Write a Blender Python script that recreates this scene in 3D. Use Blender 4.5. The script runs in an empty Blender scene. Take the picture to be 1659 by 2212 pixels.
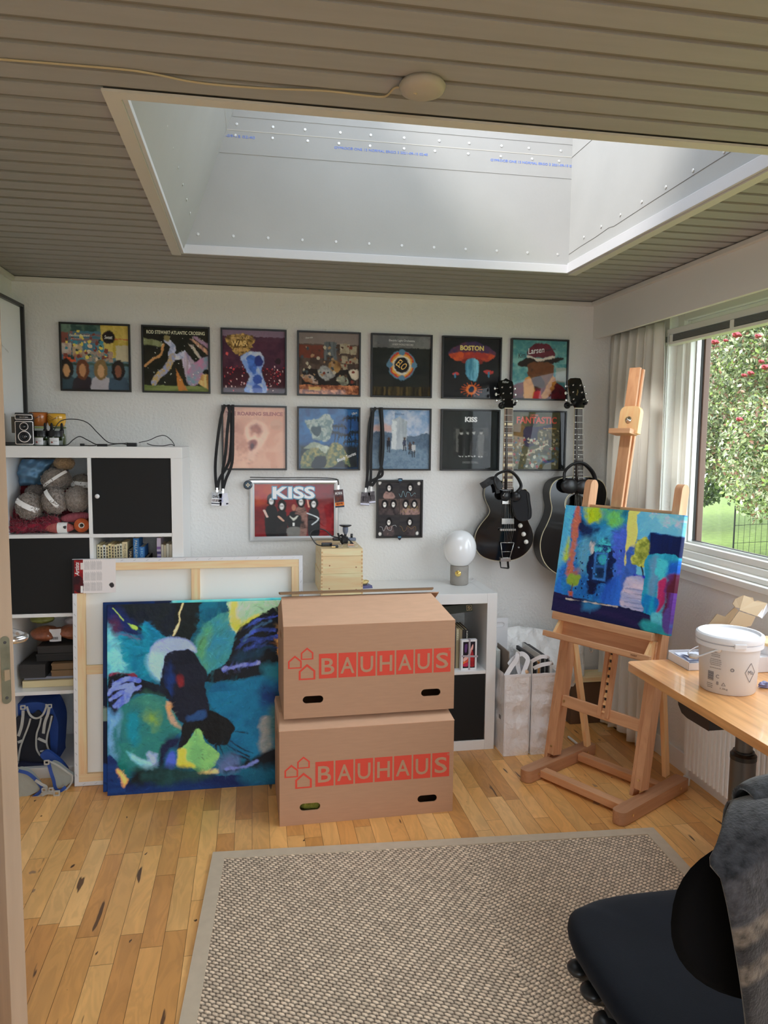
import bpy, bmesh, math, random
import numpy as np
from mathutils import Vector, Matrix
random.seed(7)
rng = np.random.default_rng(11)
S = bpy.context.scene
COL = S.collection
# ---------------------------------------------------------------- camera
FPX, W0, H0 = 1599.21, 1659.0, 2212.0
YAW, PITCH, ROLL = 0.1763, -0.0949, 0.0095
CAM = Vector((-1.9771, -3.8129, 1.5235))
_f = Vector((math.sin(YAW), math.cos(YAW), 0)); _r = Vector((math.cos(YAW), -math.sin(YAW), 0)); _u = Vector((0, 0, 1))
FWD = _f * math.cos(PITCH) + _u * math.sin(PITCH); _u2 = _u * math.cos(PITCH) - _f * math.sin(PITCH)
RGT = _r * math.cos(ROLL) + _u2 * math.sin(ROLL); UPV = _u2 * math.cos(ROLL) - _r * math.sin(ROLL)
cam = bpy.data.cameras.new('camera'); camo = bpy.data.objects.new('camera', cam); COL.objects.link(camo)
cam.sensor_fit = 'VERTICAL'; cam.sensor_height = 36; cam.lens = FPX / H0 * 36; cam.clip_start = .02
camo.matrix_world = Matrix(((RGT.x, UPV.x, -FWD.x, CAM.x), (RGT.y, UPV.y, -FWD.y, CAM.y), (RGT.z, UPV.z, -FWD.z, CAM.z), (0, 0, 0, 1)))
S.camera = camo
# ---------------------------------------------------------------- light
world = bpy.data.worlds.new('overcast sky'); S.world = world; world.use_nodes = True
bg = world.node_tree.nodes['Background']; bg.inputs[0].default_value = (.83, .92, 1, 1); bg.inputs[1].default_value = 4.2
def portal(name, loc, rot, sx, sy):
    l = bpy.data.lights.new(name, 'AREA'); l.shape = 'RECTANGLE'; l.size = sx; l.size_y = sy; l.cycles.is_portal = True
    o = bpy.data.objects.new(name, l); COL.objects.link(o); o.location = loc; o.rotation_euler = rot
portal('skylight_portal', (-1.25, -1.3, 3.31), (0, 0, 0), 1.5, 1.5)
portal('window_portal', (.18, -1.9, 1.56), (0, math.radians(90), 0), 1.1, 2.8)
portal('added_opening_portal', (-1.6, -4.69, 1.1), (math.radians(-90), 0, 0), 1.6, 2.1)  # guides sky light through the opening added behind the camera
sunl = bpy.data.lights.new('hazy_sun', 'SUN'); sunl.energy = 4; sunl.angle = math.radians(12); sunl.color = (1, .95, .85)
suno = bpy.data.objects.new('hazy_sun', sunl); COL.objects.link(suno); suno.rotation_euler = (math.radians(-52), 0, math.radians(-62))
suno.rotation_euler = Vector((.62, .42, -.66)).to_track_quat('-Z', 'Y').to_euler()
S.view_settings.view_transform = 'Standard'; S.view_settings.look = 'None'; S.view_settings.gamma = 1
S.view_settings.exposure = 0.46; S.view_settings.use_curve_mapping = False
S.cycles.max_bounces = 10; S.cycles.diffuse_bounces = 7; S.cycles.transparent_max_bounces = 12
S.cycles.sample_clamp_indirect = 6; S.cycles.caustics_reflective = False; S.cycles.caustics_refractive = False
S.cycles.use_denoising = True
# ---------------------------------------------------------------- helpers
def ray(px, py): return FWD + RGT * ((px - W0 / 2) / FPX) - UPV * ((py - H0 / 2) / FPX)
def at(ax, val, px, py):
    """the point of the plane <ax>=<val> that the photograph shows at (px, py)"""
    i = 'xyz'.index(ax); d = ray(px, py); return CAM + d * ((val - CAM[i]) / d[i])
def lin(c): c = np.asarray(c, float) / 255; return np.where(c <= .04045, c / 12.92, ((c + .055) / 1.055) ** 2.4)
GAIN = 1.45
def C(r, g, b, gain=GAIN):
    """surface colour of something that photographs as this sRGB value under the room's light"""
    v = np.minimum(lin((r, g, b)) * gain, .92); return (float(v[0]), float(v[1]), float(v[2]), 1)
def tagit(o, label=None, cat=None, group=None, kind=None):
    if label: o['label'] = label
    if cat: o['category'] = cat
    if group: o['group'] = group
    if kind: o['kind'] = kind
    return o
def thing(name, label, cat, loc=(0, 0, 0), rz=0, group=None):
    o = bpy.data.objects.new(name, None); COL.objects.link(o); o.empty_display_size = .05
    o.location = loc; o.rotation_euler = (0, 0, rz); return tagit(o, label, cat, group)
MATS = {}
def mat(key, col, rough=.5, metal=0, coat=0, noise=None, bump=None, spec=.5, trans=0, emis=None, attr=None, sheen=0, ior=None, sub=0, alpha=None):
    """noise=(scale, amount, stretch xyz) mottles the pigment; bump=(scale, strength, distance) roughens the surface"""
    if key in MATS: return MATS[key]
    m = bpy.data.materials.new(key); m.use_nodes = True; nt = m.node_tree; N = nt.nodes; L = nt.links
    b = N['Principled BSDF']; b.inputs['Base Color'].default_value = tuple(col)[:3] + (1,)
    b.inputs['Roughness'].default_value = rough; b.inputs['Metallic'].default_value = metal
    b.inputs['Coat Weight'].default_value = coat; b.inputs['Coat Roughness'].default_value = .06
    b.inputs['Specular IOR Level'].default_value = spec; b.inputs['Transmission Weight'].default_value = trans
    b.inputs['Sheen Weight'].default_value = sheen
    if ior: b.inputs['IOR'].default_value = ior
    if emis: b.inputs['Emission Color'].default_value = emis[0] + (1,); b.inputs['Emission Strength'].default_value = emis[1]
    tc = N.new('ShaderNodeTexCoord'); src = None
    if attr:
        a = N.new('ShaderNodeAttribute'); a.attribute_name = attr; src = a.outputs['Color']
    if noise:
        mp = N.new('ShaderNodeMapping'); L.new(tc.outputs['Object'], mp.inputs[0]); mp.inputs['Scale'].default_value = noise[2] if len(noise) > 2 else (1, 1, 1)
        nz = N.new('ShaderNodeTexNoise'); nz.inputs['Scale'].default_value = noise[0]; nz.inputs['Detail'].default_value = 6; L.new(mp.outputs[0], nz.inputs[0])
        mr = N.new('ShaderNodeMapRange'); mr.inputs[1].default_value = .25; mr.inputs[2].default_value = .75
        mr.inputs[3].default_value = 1 - noise[1]; mr.inputs[4].default_value = 1 + noise[1]; L.new(nz.outputs['Fac'], mr.inputs[0])
        mx = N.new('ShaderNodeVectorMath'); mx.operation = 'SCALE'
        if src: L.new(src, mx.inputs[0])
        else: mx.inputs[0].default_value = tuple(col)[:3]
        L.new(mr.outputs[0], mx.inputs['Scale']); src = mx.outputs[0]
    if src: L.new(src, b.inputs['Base Color'])
    if bump:
        nz = N.new('ShaderNodeTexNoise'); nz.inputs['Scale'].default_value = bump[0]; nz.inputs['Detail'].default_value = 3
        L.new(tc.outputs['Object'], nz.inputs[0])
        bp = N.new('ShaderNodeBump'); bp.inputs['Strength'].default_value = bump[1]; bp.inputs['Distance'].default_value = bump[2]
        L.new(nz.outputs['Fac'], bp.inputs['Height']); L.new(bp.outputs[0], b.inputs['Normal'])
    MATS[key] = m; return m
def wood(key, c1, c2, scale=6, axis=0, rough=.45, coat=0, rings=.6):
    """grain running along the object's own axis (0 x, 1 y, 2 z)"""
    if key in MATS: return MATS[key]
    m = bpy.data.materials.new(key); m.use_nodes = True; nt = m.node_tree; N = nt.nodes; L = nt.links
    b = N['Principled BSDF']; b.inputs['Roughness'].default_value = rough; b.inputs['Coat Weight'].default_value = coat
    tc = N.new('ShaderNodeTexCoord'); mp = N.new('ShaderNodeMapping'); L.new(tc.outputs['Object'], mp.inputs[0])
    s = [12.0, 12.0, 12.0]; s[axis] = .9; mp.inputs['Scale'].default_value = s
    nz = N.new('ShaderNodeTexNoise'); nz.inputs['Scale'].default_value = scale; nz.inputs['Detail'].default_value = 5; nz.inputs['Distortion'].default_value = rings
    L.new(mp.outputs[0], nz.inputs[0])
    cr = N.new('ShaderNodeValToRGB'); cr.color_ramp.elements[0].position = .32; cr.color_ramp.elements[1].position = .68
    cr.color_ramp.elements[0].color = c1; cr.color_ramp.elements[1].color = c2
    L.new(nz.outputs['Fac'], cr.inputs[0]); L.new(cr.outputs[0], b.inputs['Base Color'])
    MATS[key] = m; return m
def glassmat(key='clear glass', rough=.02, tint=(1, 1, 1)):
    """thin window glass: clear with a mirror share that grows at grazing angles"""
    if key in MATS: return MATS[key]
    m = bpy.data.materials.new(key); m.use_nodes = True; nt = m.node_tree; N = nt.nodes; L = nt.links
    N.remove(N['Principled BSDF']); t = N.new('ShaderNodeBsdfTransparent'); t.inputs[0].default_value = tint + (1,)
    g = N.new('ShaderNodeBsdfGlossy'); g.inputs['Roughness'].default_value = rough; lw = N.new('ShaderNodeLayerWeight'); lw.inputs[0].default_value = .5
    pw = N.new('ShaderNodeMath'); pw.operation = 'POWER'; pw.inputs[1].default_value = 4.5; L.new(lw.outputs['Facing'], pw.inputs[0])
    f = N.new('ShaderNodeMath'); f.operation = 'MULTIPLY_ADD'; f.inputs[1].default_value = .85; f.inputs[2].default_value = .022; L.new(pw.outputs[0], f.inputs[0])
    mx = N.new('ShaderNodeMixShader'); L.new(f.outputs[0], mx.inputs[0]); L.new(t.outputs[0], mx.inputs[1]); L.new(g.outputs[0], mx.inputs[2])
    L.new(mx.outputs[0], N['Material Output'].inputs[0]); MATS[key] = m; return m
class MB:
    """collects shapes; build() links them as ONE mesh object"""
    def __init__(s): s.v = []; s.f = []; s.m = []; s.mi = 0
    def add(s, vs, fs):
        n = len(s.v); s.v += [tuple(v) for v in vs]; s.f += [tuple(i + n for i in f) for f in fs]; s.m += [s.mi] * len(fs); return s
    def box(s, x0, x1, y0, y1, z0, z1, M=None):
        vs = [Vector((x, y, z)) for z in (z0, z1) for y in (y0, y1) for x in (x0, x1)]
        if M: vs = [M @ v for v in vs]
        return s.add(vs, [(0, 2, 3, 1), (4, 5, 7, 6), (0, 1, 5, 4), (2, 6, 7, 3), (0, 4, 6, 2), (1, 3, 7, 5)])
    def bar(s, a, b, w, d, up=(0, 0, 1)):
        """a beam from a to b, w wide across, d deep along 'up'"""
        a = Vector(a); b = Vector(b); t = (b - a).normalized(); up = Vector(up); sd = t.cross(up).normalized(); u2 = sd.cross(t).normalized()
        vs = [p + sd * (i * w / 2) + u2 * (j * d / 2) for p in (a, b) for i, j in ((-1, -1), (1, -1), (1, 1), (-1, 1))]
        return s.add(vs, [(3, 2, 1, 0), (4, 5, 6, 7)] + [(i, (i + 1) % 4, 4 + (i + 1) % 4, 4 + i) for i in range(4)])
    def tube(s, pts, r, seg=8, cap=True, flat=None):
        pts = [Vector(p) for p in pts]; n = len(pts); rr = r if isinstance(r, (list, tuple)) else [r] * n
        t0 = (pts[1] - pts[0]).normalized(); nx = t0.orthogonal().normalized(); vs = []; fs = []
        for i, p in enumerate(pts):
            t = (pts[min(i + 1, n - 1)] - pts[max(i - 1, 0)]).normalized()
            nx = (nx - t * nx.dot(t)); nx = nx.normalized() if nx.length > 1e-6 else t.orthogonal().normalized(); by = t.cross(nx)
            for k in range(seg):
                a = 2 * math.pi * k / seg; vs.append(p + nx * (math.cos(a) * rr[i]) + by * (math.sin(a) * rr[i] * (flat or 1)))
        for i in range(n - 1):
            for k in range(seg): fs.append((i * seg + k, i * seg + (k + 1) % seg, (i + 1) * seg + (k + 1) % seg, (i + 1) * seg + k))
        if cap: fs += [tuple(reversed(range(seg))), tuple(range((n - 1) * seg, n * seg))]
        return s.add(vs, fs)
    def lathe(s, prof, seg=32, M=None, close=True):
        vs = []; fs = []; n = len(prof)
        for r, z in prof:
            for k in range(seg): a = 2 * math.pi * k / seg; vs.append(Vector((r * math.cos(a), r * math.sin(a), z)))
        for i in range(n - 1):
            for k in range(seg): fs.append((i * seg + k, i * seg + (k + 1) % seg, (i + 1) * seg + (k + 1) % seg, (i + 1) * seg + k))
        if close: fs += [tuple(reversed(range(seg))), tuple(range((n - 1) * seg, n * seg))]
        if M: vs = [M @ v for v in vs]
        return s.add(vs, fs)
    def plate(s, outer, holes=(), t=.01, M=None):
        """flat shape in local xy with real holes, t thick (0..t in z)"""
        cu = bpy.data.curves.new('tmp', 'CURVE'); cu.dimensions = '2D'; cu.fill_mode = 'BOTH'; cu.extrude = t / 2
        for ring in [outer] + list(holes):
            sp = cu.splines.new('POLY'); sp.points.add(len(ring) - 1); sp.use_cyclic_u = True
            for p, q in zip(sp.points, ring): p.co = (q[0], q[1], 0, 1)
        ob = bpy.data.objects.new('tmp', cu); COL.objects.link(ob); me = bpy.data.meshes.new_from_object(ob.evaluated_get(bpy.context.evaluated_depsgraph_get()))
        vs = [v.co + Vector((0, 0, t / 2)) for v in me.vertices]; vs = [M @ v for v in vs] if M else vs
        s.add(vs, [tuple(p.vertices) for p in me.polygons])
        bpy.data.objects.remove(ob); bpy.data.curves.remove(cu); bpy.data.meshes.remove(me); return s
    def sheet(s, P, thick=0):
        """grid of points P[i][j]; thick>0 gives it a back side"""
        n = len(P); m = len(P[0]); vs = [Vector(p) for row in P for p in row]
        fs = [(i * m + j, i * m + j + 1, (i + 1) * m + j + 1, (i + 1) * m + j) for i in range(n - 1) for j in range(m - 1)]
        return s.add(vs, fs)
    def blob(s, c, r, lump=.15, sub=4, seed=0, sq=(1, 1, 1), M=None):
        bm = bmesh.new(); bmesh.ops.create_icosphere(bm, subdivisions=sub, radius=1); rg = np.random.default_rng(seed)
        co = np.array([v.co[:] for v in bm.verts]); h = np.zeros(len(co))
        for k in range(26):
            d = rg.normal(size=3); d /= np.linalg.norm(d); fr = 2 + k * .7; h += np.sin(co @ d * fr + rg.uniform(0, 6.28)) / (1 + k * .35)
        h = h / 3; co = co * (1 + lump * h)[:, None] * np.array(sq) * r
        vs = [Vector(p) for p in co]; vs = [M @ v for v in vs] if M else vs; vs = [v + Vector(c) for v in vs]
        s.add(vs, [tuple(v.index for v in f.verts) for f in bm.faces]); bm.free(); return s
    def build(s, name, m, parent=None, smooth=False, bevel=0, seg=2, loc=None, rz=None, solid=0, sub=0, label=None, cat=None, group=None, kind=None, wn=True, rot=None, recenter=False, merge=False):
        me = bpy.data.meshes.new(name); me.from_pydata(s.v, [], s.f); me.update()
        ms = m if isinstance(m, (list, tuple)) else [m]
        for x in ms: me.materials.append(x)
        if len(ms) > 1: me.polygons.foreach_set('material_index', s.m)
        o = bpy.data.objects.new(name, me); COL.objects.link(o)
        if recenter:
            c = Vector(((min(v[0] for v in s.v) + max(v[0] for v in s.v)) / 2, (min(v[1] for v in s.v) + max(v[1] for v in s.v)) / 2, min(v[2] for v in s.v)))
            me.transform(Matrix.Translation(-c)); o.location = c
        if parent: o.parent = parent
        if loc is not None: o.location = loc
        if rz is not None: o.rotation_euler = (0, 0, rz)
        if rot is not None: o.rotation_euler = rot
        bm = bmesh.new(); bm.from_mesh(me)
        if merge: bmesh.ops.remove_doubles(bm, verts=bm.verts, dist=1e-5)
        bmesh.ops.recalc_face_normals(bm, faces=bm.faces); bm.to_mesh(me); bm.free()
        if smooth:
            me.polygons.foreach_set('use_smooth', [True] * len(me.polygons))
        if solid: md = o.modifiers.new('thickness', 'SOLIDIFY'); md.thickness = solid; md.offset = 0
        if bevel:
            md = o.modifiers.new('bevel', 'BEVEL'); md.width = bevel; md.segments = seg; md.limit_method = 'ANGLE'; md.angle_limit = math.radians(40)
            me.polygons.foreach_set('use_smooth', [True] * len(me.polygons)); md.harden_normals = True
        if sub: md = o.modifiers.new('round', 'SUBSURF'); md.levels = sub; md.render_levels = sub
        return tagit(o, label, cat, group, kind)
def smooth_angle(o, deg=40):
    me = o.data; bm = bmesh.new(); bm.from_mesh(me)
    for e in bm.edges:
        if len(e.link_faces) == 2 and e.calc_face_angle(0) > math.radians(deg): e.smooth = False
    for f in bm.faces: f.smooth = True
    bm.to_mesh(me); bm.free(); return o
def catmull(pts, n=6, closed=True):
    P = [np.array(p, float) for p in pts]; out = []; m = len(P)
    for i in range(m if closed else m - 1):
        p0, p1, p2, p3 = (P[(i - 1) % m], P[i], P[(i + 1) % m], P[(i + 2) % m]) if closed else (P[max(i - 1, 0)], P[i], P[i + 1], P[min(i + 2, m - 1)])
        for k in range(n):
            t = k / n; out.append(.5 * ((2 * p1) + (-p0 + p2) * t + (2 * p0 - 5 * p1 + 4 * p2 - p3) * t * t + (-p0 + 3 * p1 - 3 * p2 + p3) * t ** 3))
    if not closed: out.append(P[-1])
    return out
def copy_tree(o, parent=None):
    c = o.copy(); COL.objects.link(c)
    if parent: c.parent = parent
    for ch in list(o.children): copy_tree(ch, c)
    return c
def text(name, body, m, parent, M, h=None, w=None, bold=0, t=.0006, align='CENTER', shear=0, **kw):
    """flat lettering in local xy placed by M; scaled to width w and/or cap height h, centred on M's origin"""
    cu = bpy.data.curves.new('tmp', 'FONT'); cu.body = body; cu.size = 1; cu.offset = bold; cu.align_x = 'LEFT'; cu.extrude = .5; cu.shear = shear; cu.resolution_u = 3
    ob = bpy.data.objects.new('tmp', cu); COL.objects.link(ob); me = bpy.data.meshes.new_from_object(ob.evaluated_get(bpy.context.evaluated_depsgraph_get()))
    vs = np.array([v.co[:] for v in me.vertices]); lo = vs.min(0); hi = vs.max(0); d = hi - lo
    sx = (w / d[0]) if w else h / d[1]; sy = (h / d[1]) if h else sx
    vs = (vs - (lo + hi) / 2) * np.array([sx, sy, t]); b = MB()
    b.add([M @ Vector(v) for v in vs], [tuple(p.vertices) for p in me.polygons])
    bpy.data.objects.remove(ob); bpy.data.curves.remove(cu); bpy.data.meshes.remove(me)
    return b.build(name, m, parent, **kw)
def facing(loc, rz=0, tilt=0):
    """matrix whose xy plane stands upright and faces -y (towards the viewer); rz turns it, tilt leans it back"""
    return Matrix.Translation(loc) @ Matrix.Rotation(rz, 4, 'Z') @ Matrix.Rotation(math.radians(90) - tilt, 4, 'X')
# ---------------------------------------------------------------- painting pigments onto fine grids
def vnoise(h, w, fy, fx, rg):
    """smooth value noise with fy x fx cells"""
    g = rg.random((fy + 2, fx + 2)); y = np.linspace(0, fy, h); x = np.linspace(0, fx, w); yi = y.astype(int); xi = x.astype(int)
    ty = (y - yi)[:, None]; tx = (x - xi)[None, :]; ty = ty * ty * (3 - 2 * ty); tx = tx * tx * (3 - 2 * tx)
    a = g[yi][:, xi]; b = g[yi][:, xi + 1]; c = g[yi + 1][:, xi]; d = g[yi + 1][:, xi + 1]
    return (a * (1 - tx) + b * tx) * (1 - ty) + (c * (1 - tx) + d * tx) * ty
class Canvas:
    def __init__(s, w, h, base, src=None, seed=1, gain=GAIN):
        s.w, s.h = w, h; s.gain = gain; s.rg = np.random.default_rng(seed)
        s.px = np.ones((h, w, 3)) * lin(base); s.U, s.V = np.meshgrid((np.arange(w) + .5) / w, (np.arange(h) + .5) / h)
        s.H = None
        if src:   # four corners (TL TR BR BL) of the picture in the units its shapes are given in
            A = []; B = []
            for (x, y), (u, v) in zip(src, [(0, 0), (1, 0), (1, 1), (0, 1)]):
                A += [[x, y, 1, 0, 0, 0, -u * x, -u * y], [0, 0, 0, x, y, 1, -v * x, -v * y]]; B += [u, v]
            s.H = np.append(np.linalg.solve(np.array(A, float), np.array(B, float)), 1).reshape(3, 3)
        f = s.noise
        s.n_iso = f(5, 5); s.n_fine = f(22, 22); s.n_h = f(26, 3); s.n_v = f(3, 26); s.n_grain = f(60, 60)
    def noise(s, fy, fx): 
        return (vnoise(s.h, s.w, fy, fx, s.rg) * .6 + vnoise(s.h, s.w, fy * 2, fx * 2, s.rg) * .28 + vnoise(s.h, s.w, fy * 4, fx * 4, s.rg) * .12) * 2 - 1
    def tr(s, pts):
        P = np.array(pts, float)
        if s.H is None: return P
        q = np.c_[P, np.ones(len(P))] @ s.H.T; return q[:, :2] / q[:, 2:]
    def dist(s, P, closed):
        big = np.full((s.h, s.w), 9.0); inside = np.zeros((s.h, s.w), bool); n = len(P)
        for i in range(n if closed else n - 1):
            a, b = P[i], P[(i + 1) % n]; e = b - a; L = max(e @ e, 1e-12)
            t = np.clip(((s.U - a[0]) * e[0] + (s.V - a[1]) * e[1]) / L, 0, 1)
            big = np.minimum(big, np.hypot(s.U - a[0] - t * e[0], s.V - a[1] - t * e[1]))
            if closed and a[1] != b[1]:
                c = ((a[1] > s.V) != (b[1] > s.V)) & (s.U < (b[0] - a[0]) * (s.V - a[1]) / (b[1] - a[1]) + a[0]); inside ^= c
        return np.where(inside, big, -big) if closed else big
    def lay(s, m, c, c2=None, streak='iso', amt=.12, op=1):
        n = {'iso': s.n_iso + s.n_fine * .5, 'h': s.n_h, 'v': s.n_v, 'fine': s.n_fine + s.n_grain * .5}[streak]
        n = np.roll(n, (s.rg.integers(s.h), s.rg.integers(s.w)), (0, 1))
        col = np.ones((s.h, s.w, 3)) * lin(c)
        if c2 is not None: k = np.clip(.5 + n * 1.3, 0, 1)[..., None]; col = col * (1 - k) + lin(c2) * k
        col = col * (1 + amt * n[..., None]); m = (np.clip(m, 0, 1) * op)[..., None]; s.px = s.px * (1 - m) + col * m; return s
    def poly(s, pts, c, c2=None, soft=.008, rag=.012, streak='iso', amt=.12, op=1, smooth=True):
        P = s.tr(pts); P = np.array(catmull(P, 4)) if smooth and len(P) > 3 else P
        d = s.dist(P, True) + rag * np.roll(s.n_fine, int(s.rg.integers(s.w)), 1)
        return s.lay(d / (2 * soft) + .5, c, c2, streak, amt, op)
    def line(s, pts, wd, c, c2=None, soft=.004, rag=.004, streak='fine', amt=.15, op=1):
        P = s.tr(pts); P = np.array(catmull(P, 4, False)) if len(P) > 2 else P
        d = wd / 2 - s.dist(P, False) + rag * np.roll(s.n_fine, int(s.rg.integers(s.w)), 1)
        return s.lay(d / (2 * soft) + .5, c, c2, streak, amt, op)
    def ell(s, cx, cy, rx, ry, c, c2=None, rot=0, **k):
        return s.poly([(cx + rx * math.cos(a) * math.cos(rot) - ry * math.sin(a) * math.sin(rot), cy + rx * math.cos(a) * math.sin(rot) + ry * math.sin(a) * math.cos(rot)) for a in np.linspace(0, 2 * math.pi, 12, endpoint=False)], c, c2, **k)
    def rect(s, x0, y0, x1, y1, c, c2=None, **k): k.setdefault('rag', .001); k.setdefault('soft', .003); return s.poly([(x0, y0), (x1, y0), (x1, y1), (x0, y1)], c, c2, smooth=False, **k)
    def specks(s, x0, y0, x1, y1, n, r, cs, asp=1):
        for _ in range(n):
            cx, cy = s.rg.uniform(x0, x1), s.rg.uniform(y0, y1); rr = r * s.rg.uniform(.5, 1.4); c = cs[s.rg.integers(len(cs))]
            m = 1 - np.hypot((s.U - cx) / rr, (s.V - cy) / (rr * asp)); s.px = np.where((m > 0)[..., None], lin(c), s.px)
        return s
    def brush(s, n, ln, wd, jit, warp=.006):
        """work the paint over with n short strokes that drag and vary the colour already there"""
        if warp:
            a = (s.noise(18, 18), s.noise(18, 18)); b = (s.noise(60, 60), s.noise(60, 60)); J = np.clip((np.arange(s.w)[None, :] + (a[0] * warp + b[0] * warp * .6) * s.w), 0, s.w - 1).astype(int); I = np.clip((np.arange(s.h)[:, None] + (a[1] * warp + b[1] * warp * .6) * s.h), 0, s.h - 1).astype(int); s.px = s.px[I, J]
        ang = s.noise(3, 3) * 2.6
        for _ in range(n):
            i, j = s.rg.integers(s.h), s.rg.integers(s.w); t = ang[i, j] + s.rg.normal() * .35; L = ln * s.rg.uniform(.4, 1.3) * s.w; W = wd * s.rg.uniform(.4, 1.3) * s.w; R = int(L / 2 + 2); i0, i1, j0, j1 = max(0, i - R), min(s.h, i + R), max(0, j - R), min(s.w, j + R)
            y, x = np.mgrid[i0:i1, j0:j1]; u = (x - j) * math.cos(t) + (y - i) * math.sin(t); v = -(x - j) * math.sin(t) + (y - i) * math.cos(t); bristle = .55 + .45 * np.sin(v * 2.2 + s.rg.uniform(0, 6)); m = (np.clip(1 - np.abs(v) / (W / 2), 0, 1) ** .4 * np.clip(1.25 - np.abs(u) / (L / 2) * 1.25, 0, 1) * bristle * s.rg.uniform(.5, 1))[..., None]
            c = s.px[i, j] * (1 + jit * s.rg.normal()) * (1 + jit * .35 * s.rg.normal(size=3)) + .004 * abs(jit); s.px[i0:i1, j0:j1] = s.px[i0:i1, j0:j1] * (1 - m) + np.clip(c, 0, 1) * m
        return s
    def mesh(s, name, M, w, h, m, parent, depth=0, relief=0, **kw):
        """grid w x h metres in the xy plane of M, origin at its lower left; depth>0 wraps the paint round the edges as a box"""
        nx, ny = s.w, s.h; X, Y = np.meshgrid(np.linspace(0, w, nx), np.linspace(h, 0, ny)); Z = np.zeros_like(X)
        if relief: Z = relief * (s.n_fine + s.n_grain * .6)
        co = np.stack([X, Y, Z, np.ones_like(X)], -1).reshape(-1, 4); cc = np.minimum(s.px * s.gain, .92).reshape(-1, 3)
        idx = np.arange(nx * ny).reshape(ny, nx); F = np.stack([idx[:-1, :-1], idx[1:, :-1], idx[1:, 1:], idx[:-1, 1:]], -1).reshape(-1, 4)
        if depth:
            ring = np.concatenate([idx[0, :-1], idx[:-1, -1], idx[-1, :0:-1], idx[:0:-1, 0]]); base = len(co)
            bk = co[ring].copy(); bk[:, 2] = -depth; co = np.concatenate([co, bk]); cc = np.concatenate([cc, cc[ring] * .8]); k = len(ring)
            a = np.arange(k); b2 = (a + 1) % k; F = np.concatenate([F, np.stack([ring[a], ring[b2], base + b2, base + a], -1)])
        co = (np.array(M) @ co.T).T[:, :3]; me = bpy.data.meshes.new(name); me.vertices.add(len(co)); me.vertices.foreach_set('co', co.ravel())
        me.loops.add(F.size); me.loops.foreach_set('vertex_index', F.ravel().astype(np.int32)); me.polygons.add(len(F)); me.polygons.foreach_set('loop_start', np.arange(0, F.size, 4, dtype=np.int32))
        me.update(); me.validate(); at_ = me.color_attributes.new('pigment', 'FLOAT_COLOR', 'POINT')
        at_.data.foreach_set('color', np.c_[cc, np.ones(len(cc))].astype(np.float32).ravel()); me.materials.append(m)
        if relief: me.polygons.foreach_set('use_smooth', [True] * len(me.polygons))
        o = bpy.data.objects.new(name, me); COL.objects.link(o)
        if parent: o.parent = parent
        return tagit(o, **kw)
PRINT = mat('printed paper', (.5, .5, .5), .6, attr='pigment', spec=.2)
PAINTED = mat('painted canvas', (.5, .5, .5), .5, attr='pigment', spec=.25, bump=(260, .25, .002))
# ---------------------------------------------------------------- the room
PANE_DIM = .68  # share of daylight the added skylight pane lets through
XL, XR, YB, YN, ZC = -3.085, 0.0, 0.0, -4.7, 2.28
M_WALL = mat('woodchip wall paint', (.80, .79, .765), .75, bump=(75, .9, .004), noise=(1.5, .02))
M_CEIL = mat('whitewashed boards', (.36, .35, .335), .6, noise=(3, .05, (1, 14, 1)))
M_CEILBACK = mat('board grooves', (.24, .225, .20), .8)
M_WHITE = mat('white lacquer', (.86, .86, .85), .3)
M_TRIM = mat('white trim paint', (.82, .82, .81), .4)
M_CAS = mat('casing paint', (.66, .63, .57), .5)
M_PLASTER = mat('grey plasterboard', (.44, .44, .435), .85, noise=(3.5, .05), bump=(90, .2, .001))
M_LIP = mat('bright white board', (.66, .66, .69), .4)
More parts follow.
